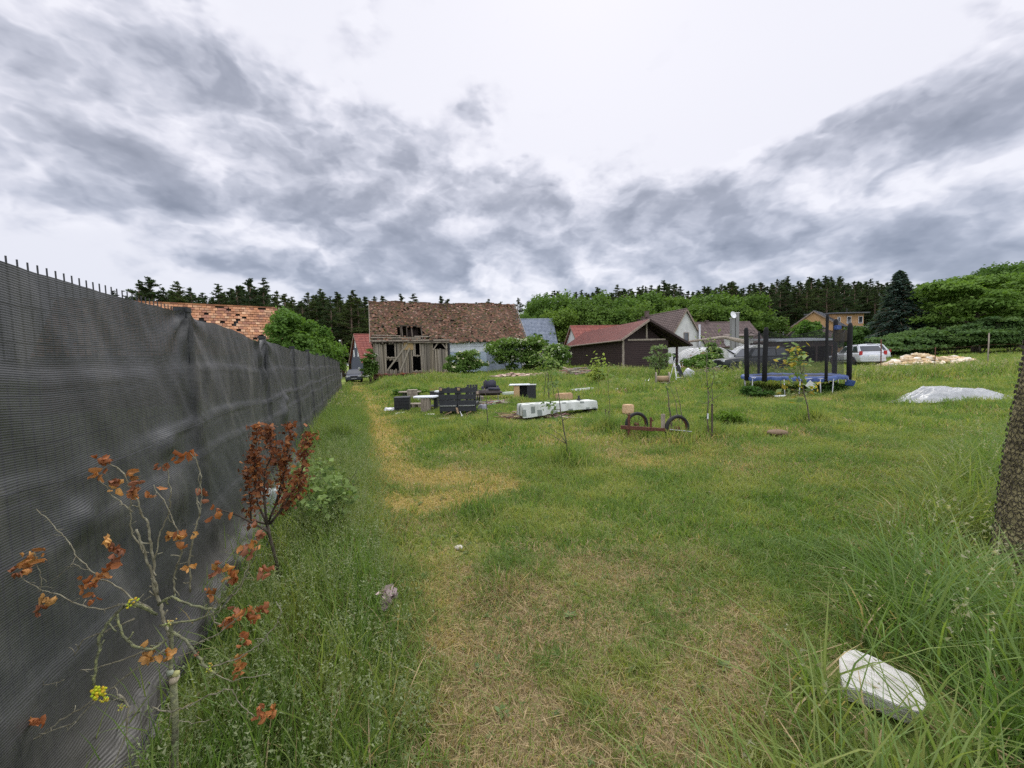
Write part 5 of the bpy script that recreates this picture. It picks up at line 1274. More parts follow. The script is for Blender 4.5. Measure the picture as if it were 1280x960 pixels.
silver = mat('silver_paint', (.52, .54, .56), (.46, .48, .50), .28, 2, metal=.35, spec=.6)
darkp = mat('dark_green_black_paint', (.022, .027, .030), (.014, .018, .020), .42, 2, spec=.4)
navy = mat('navy_paint', (.05, .06, .085), (.04, .048, .07), .35, 2, spec=.55)
paint_w = mat('white_car_paint', (.62, .65, .67), (.5, .53, .56), .3, 2, spec=.5)
car('parked_car', 'silver estate car parked beside the stone pile, tail to the field', GX(1069, 30.2), (.25, .97), 4.3, 1.72, 1.5, silver, rails=True, belt=.95)
car('parked_car', 'black off road car standing behind the trampoline', GX(938, 27.2), (-1, .04), 4.45, 1.78, 1.66, darkp, belt=1.05, hood=.98, cab=(-.16, -.06, .42, .48), roofw=.82, suv=True, clr=.32)
car('parked_car', 'old dark blue hatchback parked at the end of the grass track', GX(443, 44), (.34, -.94), 4.0, 1.66, 1.38, navy, belt=.88, hood=.80)
car('parked_car', 'white car just showing above the silver estate', GX(1073, 38), (-.9, .3), 4.2, 1.7, 1.55, paint_w)

# ================================================================ broken greenhouse, odds and ends beyond the lawn
def film_mat(name, c, alpha=.6):
    m, n, bs = mat_base(name); tc = n.n('ShaderNodeTexCoord').outputs['Object']
    f = n.noise(tc, 5, 5, .6); n.lk(n.ramp(f, [(.3, tuple(q * .72 for q in c)), (.65, c)]), bs.inputs['Base Color']); bs.inputs['Roughness'].default_value = .35
    tr = n.n('ShaderNodeBsdfTransparent'); tl = n.n('ShaderNodeBsdfTranslucent'); tl.inputs[0].default_value = (*c, 1)
    a = n.n('ShaderNodeMixShader'); a.inputs[0].default_value = .35; n.lk(bs.outputs[0], a.inputs[1]); n.lk(tl.outputs[0], a.inputs[2])
    b = n.n('ShaderNodeMixShader'); b.inputs[0].default_value = alpha; n.lk(tr.outputs[0], b.inputs[1]); n.lk(a.outputs[0], b.inputs[2])
    n.lk(b.outputs[0], m.node_tree.nodes['Material Output'].inputs['Surface']); return m
FILM = film_mat('white_film', (.66, .68, .68), .85)
gh = thing('film_greenhouse', 'arched white film greenhouse with torn skin and brown beam on top', 'greenhouse', GX(893, 35))
for k in range(5):
    m = MB(); m.tube([(1.9 * math.cos(a), k * 1.1, 2.0 * math.sin(a) - .1) for a in np.linspace(0, math.pi, 15)], .03, 6); m.build('hoop', M['white'], gh, smooth=True)
m = MB(); A_ = np.linspace(.25, math.pi - .45, 22)
for i in range(21):
    for k in range(8): 
        if (i * 7 + k * 3) % 11 == 0: continue
        q = [(1.88 * math.cos(a), y, 1.97 * math.sin(a) - .1 + .03 * math.sin(a * 9 + y * 3)) for a, y in ((A_[i], k * .55), (A_[i + 1], k * .55), (A_[i + 1], k * .55 + .55), (A_[i], k * .55 + .55))]
        m.quad(*q)
m.build('film', FILM, gh, fix=False, smooth=True)
tag_b = MB(); b0 = P(861, 427, 33); b1 = P(905, 421.5, 33); b2 = P(933, 428, 33.5)
tag_b.tube([b0 - b0, b1 - b0, b2 - b0], [.09, .13, .20], 7); bm_ = tag_b.build('fallen_log', M['wood_grey'], None, smooth=True); bm_.location = b0; tag(bm_, 'long brown beam lying across the broken greenhouse', 'log')
m = MB(); pw_ = GX(900, 35.6); m.box((0, 0, .6), (1.6, .1, 1.9)); m.bar((-.85, -.08, 1.6), (.75, -.08, .7), .07); gw = thing('white_hoarding', 'white board with dark diagonal strut by the greenhouse', 'board', GX(922, 33)); m.build('board', M['white'], gw); m = MB(); m.bar((-.9, -.12, 1.6), (.8, -.12, .55), .08); m.build('strut', M['black'], gw)
gh2 = thing('tunnel_frame', 'small white hooped tunnel behind the black off road car', 'greenhouse', GX(948, 31.5))
for k in range(4):
    m = MB(); m.tube([(1.5 * math.cos(a), k * .7, 1.95 * math.sin(a)) for a in np.linspace(0, math.pi, 13)], .025, 6); m.build('hoop', M['white'], gh2, smooth=True)
m = MB(); m.tube([(1.5 * math.cos(.9), 0, 1.95 * math.sin(.9)), (1.5 * math.cos(.9), 2.1, 1.95 * math.sin(.9))], .02, 5); m.build('rail', M['white'], gh2)
m = MB()
for i in range(12):
    a0, a1 = [.3 + 2.5 * j / 12 for j in (i, i + 1)]; m.quad(*[(1.49 * math.cos(a), y, 1.94 * math.sin(a)) for a, y in ((a0, 0), (a1, 0), (a1, 2.1), (a0, 2.1))])
m.build('film', FILM, gh2, fix=False, smooth=True)

def rock_mesh(mb, c, s, rnd, col, flat=.6):
    """rough faceted stone"""
    n1, n2 = 6, 4; vs = []; ph = rnd.random() * 6
    for j in range(n2 + 1):
        t = math.pi * j / n2
        for i in range(n1):
            a = 2 * math.pi * i / n1 + ph; r = s * (.75 + .45 * rnd.random())
            vs.append((c[0] + r * math.sin(t) * math.cos(a) * 1.25, c[1] + r * math.sin(t) * math.sin(a), c[2] + r * math.cos(t) * flat))
    mb.color(col); mb.add(vs, [(j * n1 + i, j * n1 + (i + 1) % n1, (j + 1) * n1 + (i + 1) % n1, (j + 1) * n1 + i) for j in range(n2) for i in range(n1)])
def heap(name, label, q, rx, ry, h, nn, s0, s1, cols, seed, cat='rubble', flat=.55):
    rnd = random.Random(seed); mb = MB()
    for k in range(nn):
        a = rnd.random() * 6.283; r = math.sqrt(rnd.random()); x, y = math.cos(a) * r * rx, math.sin(a) * r * ry
        z = h * (1 - r ** 1.6) * (.5 + .5 * rnd.random()) * (.75 + .25 * math.sin(x * 1.7 + seed)); s = rnd.uniform(s0, s1); c = cols[rnd.randrange(len(cols))]; k_ = rnd.uniform(.75, 1.2)
        rock_mesh(mb, (x, y, z + s * .2 + gz(q.x + x, q.y + y) - q.z), s, rnd, [u * k_ for u in c], flat)
    o = mb.build(name, M['attr'], None, fix=True); o.location = q; tag(o, label, cat, kind='stuff'); return o
heap('stone_pile', 'long pile of pale yellow broken stones right of the silver car', GX(1157, 27.4), 3.1, 1.2, .85, 420, .07, .24, [(.62, .50, .33), (.70, .60, .45), (.55, .40, .22), (.75, .70, .60), (.50, .38, .24)], 41, 'stones')
heap('brick_rubble', 'low strip of pale rubble below the elder bushes', GX(655, 30), 2.8, .6, .28, 220, .04, .14, [(.38, .28, .22), (.55, .44, .35), (.25, .18, .14), (.44, .30, .22)], 42)
heap('earth_heap', 'brown heap of old hay and earth by the broken greenhouse', GX(914, 31), 1.1, .8, .75, 300, .05, .15, [(.34, .24, .14), (.28, .20, .12), (.40, .30, .18), (.18, .13, .09)], 43, 'heap')
heap('earth_heap', 'dark low brush heap left of the off road car', GX(887, 27), 1.4, .7, .45, 300, .04, .12, [(.12, .09, .07), (.18, .12, .09), (.10, .09, .06)], 44, 'heap')
heap('earth_heap', 'orange brown earth bank behind the timber shed porch', GX(872, 38), 2.6, 1, 1.75, 260, .10, .3, [(.34, .20, .12), (.26, .16, .10), (.40, .26, .16)], 45, 'heap')
def sticks(name, label, q, n_, ln, r_, h, cols, seed, rx=.8, ry=.4, cat='woodpile', dirx=1.0):
    rnd = random.Random(seed); mb = MB()
    for k in range(n_):
        x, y = rnd.uniform(-rx, rx), rnd.uniform(-ry, ry); z = h * rnd.random() * (1 - abs(x) / rx * .7); a = rnd.gauss(0, .45) + (0 if dirx else 1.5); l = ln * rnd.uniform(.4, 1)
        c = cols[rnd.randrange(len(cols))]; mb.color([u * rnd.uniform(.7, 1.2) for u in c]); t = rnd.gauss(0, .12)
        p0 = Vector((x - math.cos(a) * l / 2, y - math.sin(a) * l / 2, z - t * l / 2 + r_)); p1 = Vector((x + math.cos(a) * l / 2, y + math.sin(a) * l / 2, z + t * l / 2 + r_)); mid = (p0 + p1) / 2 + Vector((rnd.gauss(0, .03), rnd.gauss(0, .03), rnd.gauss(0, .02))) * l
        p0.z = max(p0.z, 0); p1.z = max(p1.z, 0); rr_ = r_ * rnd.uniform(.5, 1.3); mb.tube([p0, mid, p1], [rr_, rr_ * .9, rr_ * .6], 5)
    o = mb.build(name, M['attr'], None, smooth=False); o.location = q; tag(o, label, cat, kind='stuff'); return o
GW = [(.34, .29, .23), (.24, .19, .15), (.44, .38, .30), (.30, .22, .15)]
sticks('log_pile', 'stack of grey branches and boards left of the timber shed', GX(722, 29), 90, 1.7, .05, .5, GW, 51, 1.2, .5)
sticks('branch_pile', 'pile of cut twigs and lathes in front of the draped bench', G(668, 521), 130, .9, .011, .16, [(.40, .30, .20), (.30, .20, .13), (.50, .42, .32), (.22, .16, .11)], 52, .75, .28)
sticks('wood_debris', 'scattered broken boards behind the pallet sofa', G(622, 505), 70, .55, .02, .13, [(.42, .26, .18), (.48, .38, .28), (.26, .16, .12), (.5, .46, .4)], 53, .55, .3)
sticks('wood_debris', 'reddish scraps of wood behind the far white tabletop', G(548, 488), 40, .5, .03, .14, [(.36, .14, .08), (.30, .20, .15), (.5, .34, .26)], 54, .5, .3)
m = MB(); m.tube([(-.35, .02, .07), (-.15, -.03, .03), (.05, 0, .02), (.4, -.02, .015)], [.014, .016, .014, .008], 6); o = m.build('bare_branch', mat('pale_wood', (.58, .50, .38), (.44, .36, .26), .8, 10), None, smooth=True); o.location = G(716, 523); tag(o, 'pale peeled branch on the grass right of the twig pile', 'branch')

# cable drum
dr = thing('cable_drum', 'wooden cable drum lying on its side edge near the timber shed', 'cable drum', GX(828, 19.8), -.25)
for x in (-.30, .30):
    m = MB(); m.lathe([(0, -.022), (.34, -.022), (.34, .022), (0, .022)], 26, c=(x, 0, .34), axis='X'); m.build('flange', M['wood_grey'], dr)
m = MB(); m.lathe([(.15, -.28), (.15, .28)], 20, c=(0, 0, .34), axis='X'); m.build('core', M['wood_raw'], dr, smooth=True)
bd = MB(); bd.box((0, 0, 0), (.75, .16, .03), rot=(0, -.06, .1)); o = bd.build('loose_board', M['wood_grey'], None); o.location = G(835, 481) + Vector((0, 0, .14)); tag(o, 'grey board propped in front of the cable drum', 'board')
bd = MB(); bd.box((0, 0, -.09), (.10, .10, .13)); bd.lathe([(0, 0), (.07, .0), (.08, -.14), (0, -.14)], 14); o = bd.build('white_pot', M['white'], None); o.location = G(833, 482) + Vector((0, 0, .13)); tag(o, 'small white pot below the grey board by the drum', 'pot')
# step ladder + barrel + board
ld = thing('step_ladder', 'white folding step ladder leaning open near the timber shed', 'ladder', GX(846, 21.5), .35)
for s in (-1, 1):
    m = MB(); m.bar((s * .22, -.25, 0), (s * .16, 0, 1.0), .035, .05); m.build('rail', M['white'], ld)
    m = MB(); m.bar((s * .22, .35, 0), (s * .16, .02, 1.0), .03, .03); m.build('rear_leg', M['white'], ld)
for k in range(3):
    m = MB(); z = .25 + .28 * k; m.box((0, -.25 + .25 * z, z), (.40, .09, .03)); m.build('tread', M['white'], ld)
m = MB(); m.lathe([(0, 0), (.24, 0), (.27, .25), (.26, .5), (.20, .58), (0, .58)], 20); o = m.build('barrel', mat('grey_plastic', (.45, .46, .48), (.36, .37, .39), .4, 3), None, smooth=True); o.location = GX(857, 22) + Vector((0, 0, .1)); o.rotation_euler = (.2, .5, 0); tag(o, 'light grey barrel tipped behind the step ladder', 'barrel')
m = MB(); m.bar((0, 0, 0), (-.32, .1, .9), .22, .03, up=(0, 1, 0)); o = m.build('leaning_board', M['black'], None); o.location = GX(855, 21.3); tag(o, 'black board leaning between ladder and barrel', 'board')
m = MB(); m.tube([(-.8, 0, .12), (.1, 0, .06), (.55, 0, .08), (.75, .1, .3)], .025, 6); m.tube([(.3, 0, .05), (.55, .05, .25)], .02, 5); o = m.build('metal_frame', M['metal'], None, smooth=True); o.location = GX(795, 21); tag(o, 'thin metal frame lying in the grass left of the drum', 'frame')
def slab(name, label, q, sx, sy, h, m_, seed, rz=0, cat='slab', lift=0.0):
    rg = random.Random(seed); mb = MB(); n_ = 11; pts = []
    for k in range(n_):
        a = 2 * math.pi * k / n_; r = 1 + rg.uniform(-.16, .10); pts.append((math.copysign(abs(math.cos(a)) ** .6, math.cos(a)) * sx / 2 * r, math.copysign(abs(math.sin(a)) ** .6, math.sin(a)) * sy / 2 * r, 0))
    mb.prism(pts, (0, 0, h)); o = mb.build(name, m_, None, bevel=min(h, sx) * .12); o.location = q + Vector((0, 0, lift)); o.rotation_euler = (rg.gauss(0, .04), rg.gauss(0, .04), rz); tag(o, label, cat); return o
slab('white_plank', 'long white slab in the grass left of the cable drum, larger one', GX(728, 18.5), 1.1, .35, .10, M['white'], 61, lift=.05)
slab('white_plank', 'short white slab in the grass nearer the drum', GX(775, 17.5), .45, .25, .08, M['white'], 62, lift=.04)
slab('pale_board', 'pale greenish sheet lying behind the black sided cabinet', GX(636, 17), .65, .4, .10, mat('pale_green_sheet', (.52, .58, .50), (.4, .46, .38), .6, 4), 63, lift=.18)
slab('log_block', 'orange brown log lying behind the draped bench', GX(705, 14.6), .62, .35, .28, mat('orange_wood', (.50, .34, .20), (.36, .23, .13), .85, 8, bump=.3), 64, rz=.1)
slab('sawn_block', 'pale orange sawn wood block standing beyond the rusty axle', G(785, 517), .33, .22, .25, mat('sawn_wood', (.62, .44, .27), (.46, .30, .17), .8, 9, bump=.3, stretch=(1, 1, 3)), 65, rz=.3)

# ================================================================ garden furniture group
def place(name, label, cat, px, py, rz=0.0): return thing(name, label, cat, G(px, py), rz)
ps = place('pallet_sofa', 'dark painted pallet sofa seen from behind, nearest of the garden furniture', 'sofa', 572.5, 519, -.05)
for s in (-1, 1):
    cx = s * .285
    m = MB()
    for k, z in enumerate((.20, .38, .56, .76)): m.box((cx, 0, z), (.555, .022, .15))
    m.build('back_boards', M['slategrey'], ps)
    for x in (cx - .24, cx, cx + .24):
        m = MB(); m.box((x, .06, .46), (.07, .09, .80)); m.build('upright', M['black'], ps)
    m = MB(); m.box((cx, .42, .30), (.55, .75, .10)); m.build('seat', M['black'], ps)
    m = MB(); m.box((cx, -.028, .295), (.50, .02, .03)); m.build('batten', M['metal'], ps)
for (x0, x1) in ((-.42, -.18), (.20, .42)):
    m = MB(); m.bar((x0, -.05, .02), (x1, -.10, .12), .05, .03); m.build('prop', M['wood_raw'], ps)
m = MB(); m.bar((-.03, -.06, .24), (.03, -.12, .06), .05, .03); m.build('prop', M['wood_raw'], ps)
for x in (-.50, .05): 
    m = MB(); m.box((x, -.02, .80), (.07, .08, .07)); m.build('block', M['wood_raw'], ps)
a0 = G(577, 520); m = MB(); m.tube([(0, 0, .10), (.10, -.35, .03)], .008, 5); m.box((.10, -.37, .03), (.05, .05, .03)); o = m.build('stick', M['white'], None); o.location = a0 + Vector((-.03, -.1, .05)); tag(o, 'thin stick with white tip in front of the pallet sofa', 'stick')
# black crate left
def crate(name, label, px, py, w, d_, h, m1, mt, rz=0., cat='crate', openside=False):
    r = place(name, label, cat, px, py, rz); m = MB()
    nb = 4
    for k in range(nb):
        z = h * (k + .5) / nb
        m.box((0, -d_ / 2, z), (w, .02, h / nb * .93)); m.box((0, d_ / 2, z), (w, .02, h / nb * .93)); 
        if not openside: m.box((-w / 2 + .01, 0, z), (.02, d_ - .02, h / nb * .93))
        m.box((w / 2 - .01, 0, z), (.02, d_ - .02, h / nb * .93))
    m.box((0, 0, .03), (w - .03, d_ - .03, .02)); m.build('side_boards', m1, r)
    m = MB(); m.box((0, 0, h + .015), (w + .04, d_ + .04, .03)); m.build('top', mt, r, bevel=.008); return r
crate('pallet_stool', 'black boxy pallet stool at the left end of the garden furniture', 503.5, 513.5, .50, .55, .47, M['black'], M['slategrey'], .15)
crate('pallet_chair', 'low brown pallet chair just behind the black stool', 516, 505, .34, .4, .55, M['wood_grey'], M['wood_grey'], .1)
# white table with wooden foot
def table(name, label, px, py, w, d_, h, topm, legs, rz=0., rag=True):
    r = place(name, label, 'table', px, py, rz); m = MB(); rg = random.Random(int(px))
    pts = []; n_ = 22
    for k in range(n_):
        a = 2 * math.pi * k / n_; q = 1 + (rg.uniform(-.05, .05) if rag else 0); pts.append((math.copysign(abs(math.cos(a)) ** .5, math.cos(a)) * w / 2 * q, math.copysign(abs(math.sin(a)) ** .5, math.sin(a)) * d_ / 2 * q, h))
    m.prism(pts, (0, 0, .05)); m.build('tabletop', topm, r, bevel=.012)
    for (x, y, sx, sy, mm) in legs:
        m = MB(); nb = 3
        for k in range(nb): m.box((x - sx / 2 + sx * (k + .5) / nb, y, h / 2), (sx / nb * .95, sy, h))
        m.build('leg', mm, r)
    return r
wt = mat('white_board', (.72, .75, .78), (.58, .62, .66), .45, 4)
table('pallet_table', 'low white topped table on a grey wooden block left of the pallet sofa', 533, 515, .82, .55, .50, wt, [(.02, -.12, .30, .25, M['wood_grey']), (.32, .12, .12, .25, M['black'])])
table('pallet_table', 'long white tabletop standing behind the pallet sofa', 563, 505.5, 1.15, .5, .50, wt, [(-.3, 0, .12, .3, M['black']), (.35, 0, .12, .3, M['black'])])
table('pallet_table', 'brown board table furthest left at the back of the furniture group', 513, 500, 1.0, .5, .34, M['wood_grey'], [(-.2, 0, .2, .3, M['black']), (.25, 0, .2, .3, M['black'])])
m = MB(); rnd = random.Random(9)
def cloth_heap(name, label, q, rx, ry, h, m_, seed, cat='sheet', nx=40, ny=28, sc_=4.0):
    x = np.linspace(-1, 1, nx); y = np.linspace(-1, 1, ny); XX, YY = np.meshgrid(x, y, indexing='ij'); rr_ = np.sqrt(XX ** 2 + YY ** 2)
    env = sstep(rr_, 1.05, .55); Z = h * env * (.25 + .9 * fbm(XX * rx + 5, YY * ry, sc_, seed, 4)) + .02 * env
    rag = 1 + .18 * (fbm(np.arctan2(YY, XX) * 1.5 + 9, rr_ * 0, 2.0, seed + 1, 3) - .5); Px = XX * rx * rag; Py = YY * ry * rag
    gzz = height(q.x + Px, q.y + Py) - q.z
    V = np.stack([Px, Py, Z + gzz - .02 * (1 - env)], -1).reshape(-1, 3); idx = np.arange(nx * ny).reshape(nx, ny)
    msk = (rr_[:-1, :-1] < 1.08); F = np.stack([idx[:-1, :-1], idx[1:, :-1], idx[1:, 1:], idx[:-1, 1:]], -1)[msk]
    o = np_mesh(name, V, F, m_, None, None, smooth=True); o.location = q; tag(o, label, cat); return o
cloth_heap('plastic_sack', 'white plastic sack on the grass left of the black stool', G(488, 513.5), .26, .18, .12, M['white'], 3, 'sack')
cloth_heap('grey_blanket', 'crumpled grey blanket over the back of the furniture group', G(524, 502) + Vector((0, 0, .40)), .28, .2, .12, mat('grey_cloth', (.30, .30, .33), (.2, .2, .23), .9, 5), 4, 'blanket')
# dark armchair / sofa pieces behind
def cushion(root, nm, c, size, m_, rot=(0, 0, 0)):
    b = MB(); b.box((0, 0, 0), size); o = b.build(nm, m_, root, bevel=min(size) * .35, smooth=True); o.location = c; o.rotation_euler = rot; return o
dk = mat('dark_navy_fabric', (.045, .045, .065), (.025, .026, .04), .85, 6, bump=.3); bk_ = mat('dark_brown_vinyl', (.07, .055, .05), (.035, .028, .027), .6, 8, bump=.3)
ac = place('armchair', 'dark navy padded armchair furthest back in the furniture group', 'armchair', 613, 498, .1)
cushion(ac, 'backrest', (0, .25, .58), (.55, .16, .42), dk, (-.15, 0, 0)); cushion(ac, 'seat', (0, -.02, .32), (.5, .5, .2), dk); 
for s in (-1, 1): cushion(ac, 'armrest', (s * .32, 0, .38), (.12, .55, .34), dk)
so = place('bench_seat', 'long dark vinyl seat cushion on thin metal legs behind the pallet sofa', 'bench', 612, 505, .05)
cushion(so, 'cushion', (0, 0, .43), (.95, .45, .2), bk_); cushion(so, 'cushion', (-.42, -.02, .41), (.22, .44, .16), mat('tan_fabric', (.30, .24, .18), (.2, .15, .11), .9, 8))
for s in (-1, 1):
    for y in (-.18, .18):
        m = MB(); m.tube([(s * .32, y, 0), (s * .32, y, .36)], .012, 6); m.build('leg', M['metal'], so)
m = MB(); m.tube([(-.32, -.18, .12), (.32, -.18, .12)], .010, 6); m.build('rail', M['metal'], so)
lc = place('garden_chair', 'small dark slatted chair back rising behind the pallet sofa', 'chair', 591, 507, -.1)
m = MB()
for k in range(4): m.box((-.16 + .105 * k, 0, .60), (.085, .02, .36))
m.build('backrest', M['slategrey'], lc); m = MB(); m.box((0, .2, .40), (.42, .40, .04)); m.build('seat', M['slategrey'], lc)
for (x, y) in ((-.18, 0), (.18, 0), (-.18, .38), (.18, .38)):
    m = MB(); m.box((x, y, .20), (.04, .04, .42)); m.build('leg', M['slategrey'], lc)
gb = place('plastic_bag_heap', 'crumpled grey bag beside the right end of the pallet sofa', 'bag', 603, 513)
o = cloth_heap('folded_sheet', 'grey plastic scrap on the ground by the right end of the pallet sofa', G(603, 512), .20, .18, .24, mat('grey_film', (.24, .24, .27), (.12, .12, .15), .5, 8), 6, 'sheet'); bpy.data.objects.remove(gb)
# cabinet with white top
cb_ = place('cabinet', 'black open sided cabinet with overhanging white top and raw wood end', 'cabinet', 655, 500.5, -.06)
m = MB(); m.box((-.27, 0, .30), (.22, .42, .60)); m.build('raw_side', mat('raw_ply', (.52, .36, .19), (.40, .26, .13), .75, 6, stretch=(1, 1, 3)), cb_)
m = MB(); m.box((.46, 0, .30), (.03, .44, .60)); m.box((.14, .22, .30), (.62, .02, .60)); m.box((.14, 0, .02), (.62, .44, .03)); m.box((.30, -.2, .30), (.34, .03, .60)); m.build('carcass', M['black'], cb_)
m = MB(); m.box((-.16, 0, .622), (.80, .56, .035)); m.build('top', wt, cb_, bevel=.01); m = MB(); m.box((.36, 0, .612), (.26, .46, .02)); m.build('top_board', M['metal'], cb_)
# bench under the patterned cloth
be = place('draped_bench', 'long low bench standing in the grass under a patterned cloth', 'bench', 697, 519.5, .30)
m = MB(); m.box((0, 0, .34), (2.15, .42, .05)); m.build('seat', M['wood_dark'], be)
for x in (-.9, .9):
    m = MB(); m.box((x, 0, .16), (.08, .36, .34)); m.build('leg', M['wood_dark'], be)
mcl, n, bs = mat_base('patterned_cloth')
tcn = n.n('ShaderNodeAttribute'); tcn.attribute_name = 'Col'
vo = n.n('ShaderNodeTexVoronoi', feature='F1', distance='CHEBYCHEV', voronoi_dimensions='2D'); vo.inputs['Scale'].default_value = 4.2; vo.inputs['Randomness'].default_value = .75; n.lk(tcn.outputs['Vector'], vo.inputs['Vector'])
sq = n.ramp(vo.outputs['Distance'], [(.24, 1.0), (.27, 0.0)], 'LINEAR'); pick = n.n('ShaderNodeSeparateColor'); n.lk(vo.outputs['Color'], pick.inputs[0])
on = n.m('MULTIPLY', sq, n.m('GREATER_THAN', pick.outputs[0], .22)); inner = n.noise(n.v('MULTIPLY', tcn.outputs['Vector'], (1, 1, 1)), 40, 3, .7)
cc = n.mix(n.m('MULTIPLY', on, n.m('ADD', .75, n.m('MULTIPLY', inner, .6)), clamp=True), (.47, .49, .46), (.10, .12, .11)); cc = n.mix(n.m('MULTIPLY', n.noise(tcn.outputs['Vector'], 3, 4), .35), cc, (.50, .55, .48))
n.lk(cc, bs.inputs['Base Color']); bs.inputs['Roughness'].default_value = .6
def drape(q, rz, L, Wd, H_, drop, m_):
    nu, nv = 120, 60; U_ = np.linspace(-L / 2 - .12, L / 2 + .12, nu); Vv = np.linspace(-(Wd / 2 + drop), Wd / 2 + drop, nv); UU, VV = np.meshgrid(U_, Vv, indexing='ij')
    over = np.maximum(np.abs(VV) - Wd / 2, 0); eo = np.maximum(np.abs(UU) - L / 2, 0)
    fold = .025 * np.sin(UU * 17 + 2 * np.sin(UU * 3)) * sstep(over, 0, .2) + .02 * (fbm(UU, VV, 4, 31, 3) - .5)
    lowl = 1 + .55 * sstep(UU, .3, -1.0)      # hangs to the ground at the left, shorter at the right
    dz = np.minimum(over * lowl, H_ - .02 + .0 * UU)
    X = np.clip(UU, -L / 2 - .03, L / 2 + .03); Y = np.sign(VV) * (np.minimum(np.abs(VV), Wd / 2) + np.minimum(over * .22, .10) + (fold) * (over > 0)); Z = H_ + .012 - dz - np.minimum(eo * 3, .30) * (over <= 0) + .006 * (fbm(UU, VV, 6, 33, 3) - .5) * (over <= 0)
    V = np.stack([X, Y, Z], -1).reshape(-1, 3); C = np.stack([UU, VV, 0 * UU], -1).reshape(-1, 3); idx = np.arange(nu * nv).reshape(nu, nv); F = np.stack([idx[:-1, :-1], idx[1:, :-1], idx[1:, 1:], idx[:-1, 1:]], -1).reshape(-1, 4)
    o = np_mesh('tablecloth', V, F, m_, C, smooth=True); o.location = q; o.rotation_euler = (0, 0, rz); return tag(o, 'white oilcloth with grey squares hanging over the long low bench', 'tablecloth')
drape(G(697, 519.5), .30, 2.16, .44, .372, .22, mcl)
m = MB(); m.lathe([(0, 0), (.045, 0), (.05, .03), (.025, .07), (.035, .10), (.02, .13), (0, .135)], 14); m.box((0, 0, .02), (.15, .05, .02)); q_ = G(697, 519.5) ; o = m.build('oil_lamp', M['black'], None, smooth=True); o.location = q_ + Vector((.66 * math.cos(.3) , .66 * math.sin(.3), .395)); tag(o, 'small black ornament standing on the draped bench', 'ornament')

# ================================================================ rusty axle
ax = place('cart_axle', 'rusty cart axle with two black tyres standing in long grass', 'axle', 818, 550, -.42)
def wheel_old(x, y):
    w_ = empty('wheel', (x, y, .235)); w_.parent = ax; w_.rotation_euler = (0, 0, R(-52))
    t = MB(); t.lathe([(.200, -.026), (.218, -.036), (.245, -.034), (.257, 0), (.245, .034), (.218, .036), (.200, .026), (.200, -.026)], 34, axis='X'); t.build('tyre', M['rubber'], w_, smooth=True)
    t = MB(); t.lathe([(.192, -.02), (.202, -.026), (.202, .026), (.192, .02), (.192, -.02)], 30, axis='X')
    t.lathe([(0, -.05), (.035, -.05), (.035, .05), (0, .05)], 12, axis='X')
    for k in range(10):
        a = k * math.pi / 5; t.tube([(.02 * (-1) ** k, 0, 0), (0, math.cos(a) * .195, math.sin(a) * .195)], .004, 4)
    t.build('rim', M['rust'], w_)
wheel_old(-.36, .30); wheel_old(.40, .05)
m = MB(); m.bar((-.62, -.05, .235), (.42, -.10, .215), .05, .06); m.bar((-.62, -.07, .21), (.0, -.1, .20), .03, .03); m.build('axle_beam', M['rust'], ax, bevel=.006)
m = MB(); m.tube([(.28, -.12, .235), (.66, -.14, .215)], .010, 6); m.build('rod', M['metal'], ax)
m = MB(); m.box((-.46, -.06, .24), (.045, .045, .50)); m.build('post', M['rust'], ax, bevel=.005)
m = MB(); m.box((.16, -.05, .36), (.075, .05, .30)); m.build('post', M['wood_grey'], ax, bevel=.006)
m = MB(); m.box((-.06, -.04, .33), (.04, .03, .22)); m.box((-.04, -.04, .38), (.06, .02, .03)); m.build('post', M['rust'], ax, bevel=.004)
m = MB(); m.bar((.16, -.04, .26), (.34, .04, .40), .015); m.build('brace', M['rust'], ax)

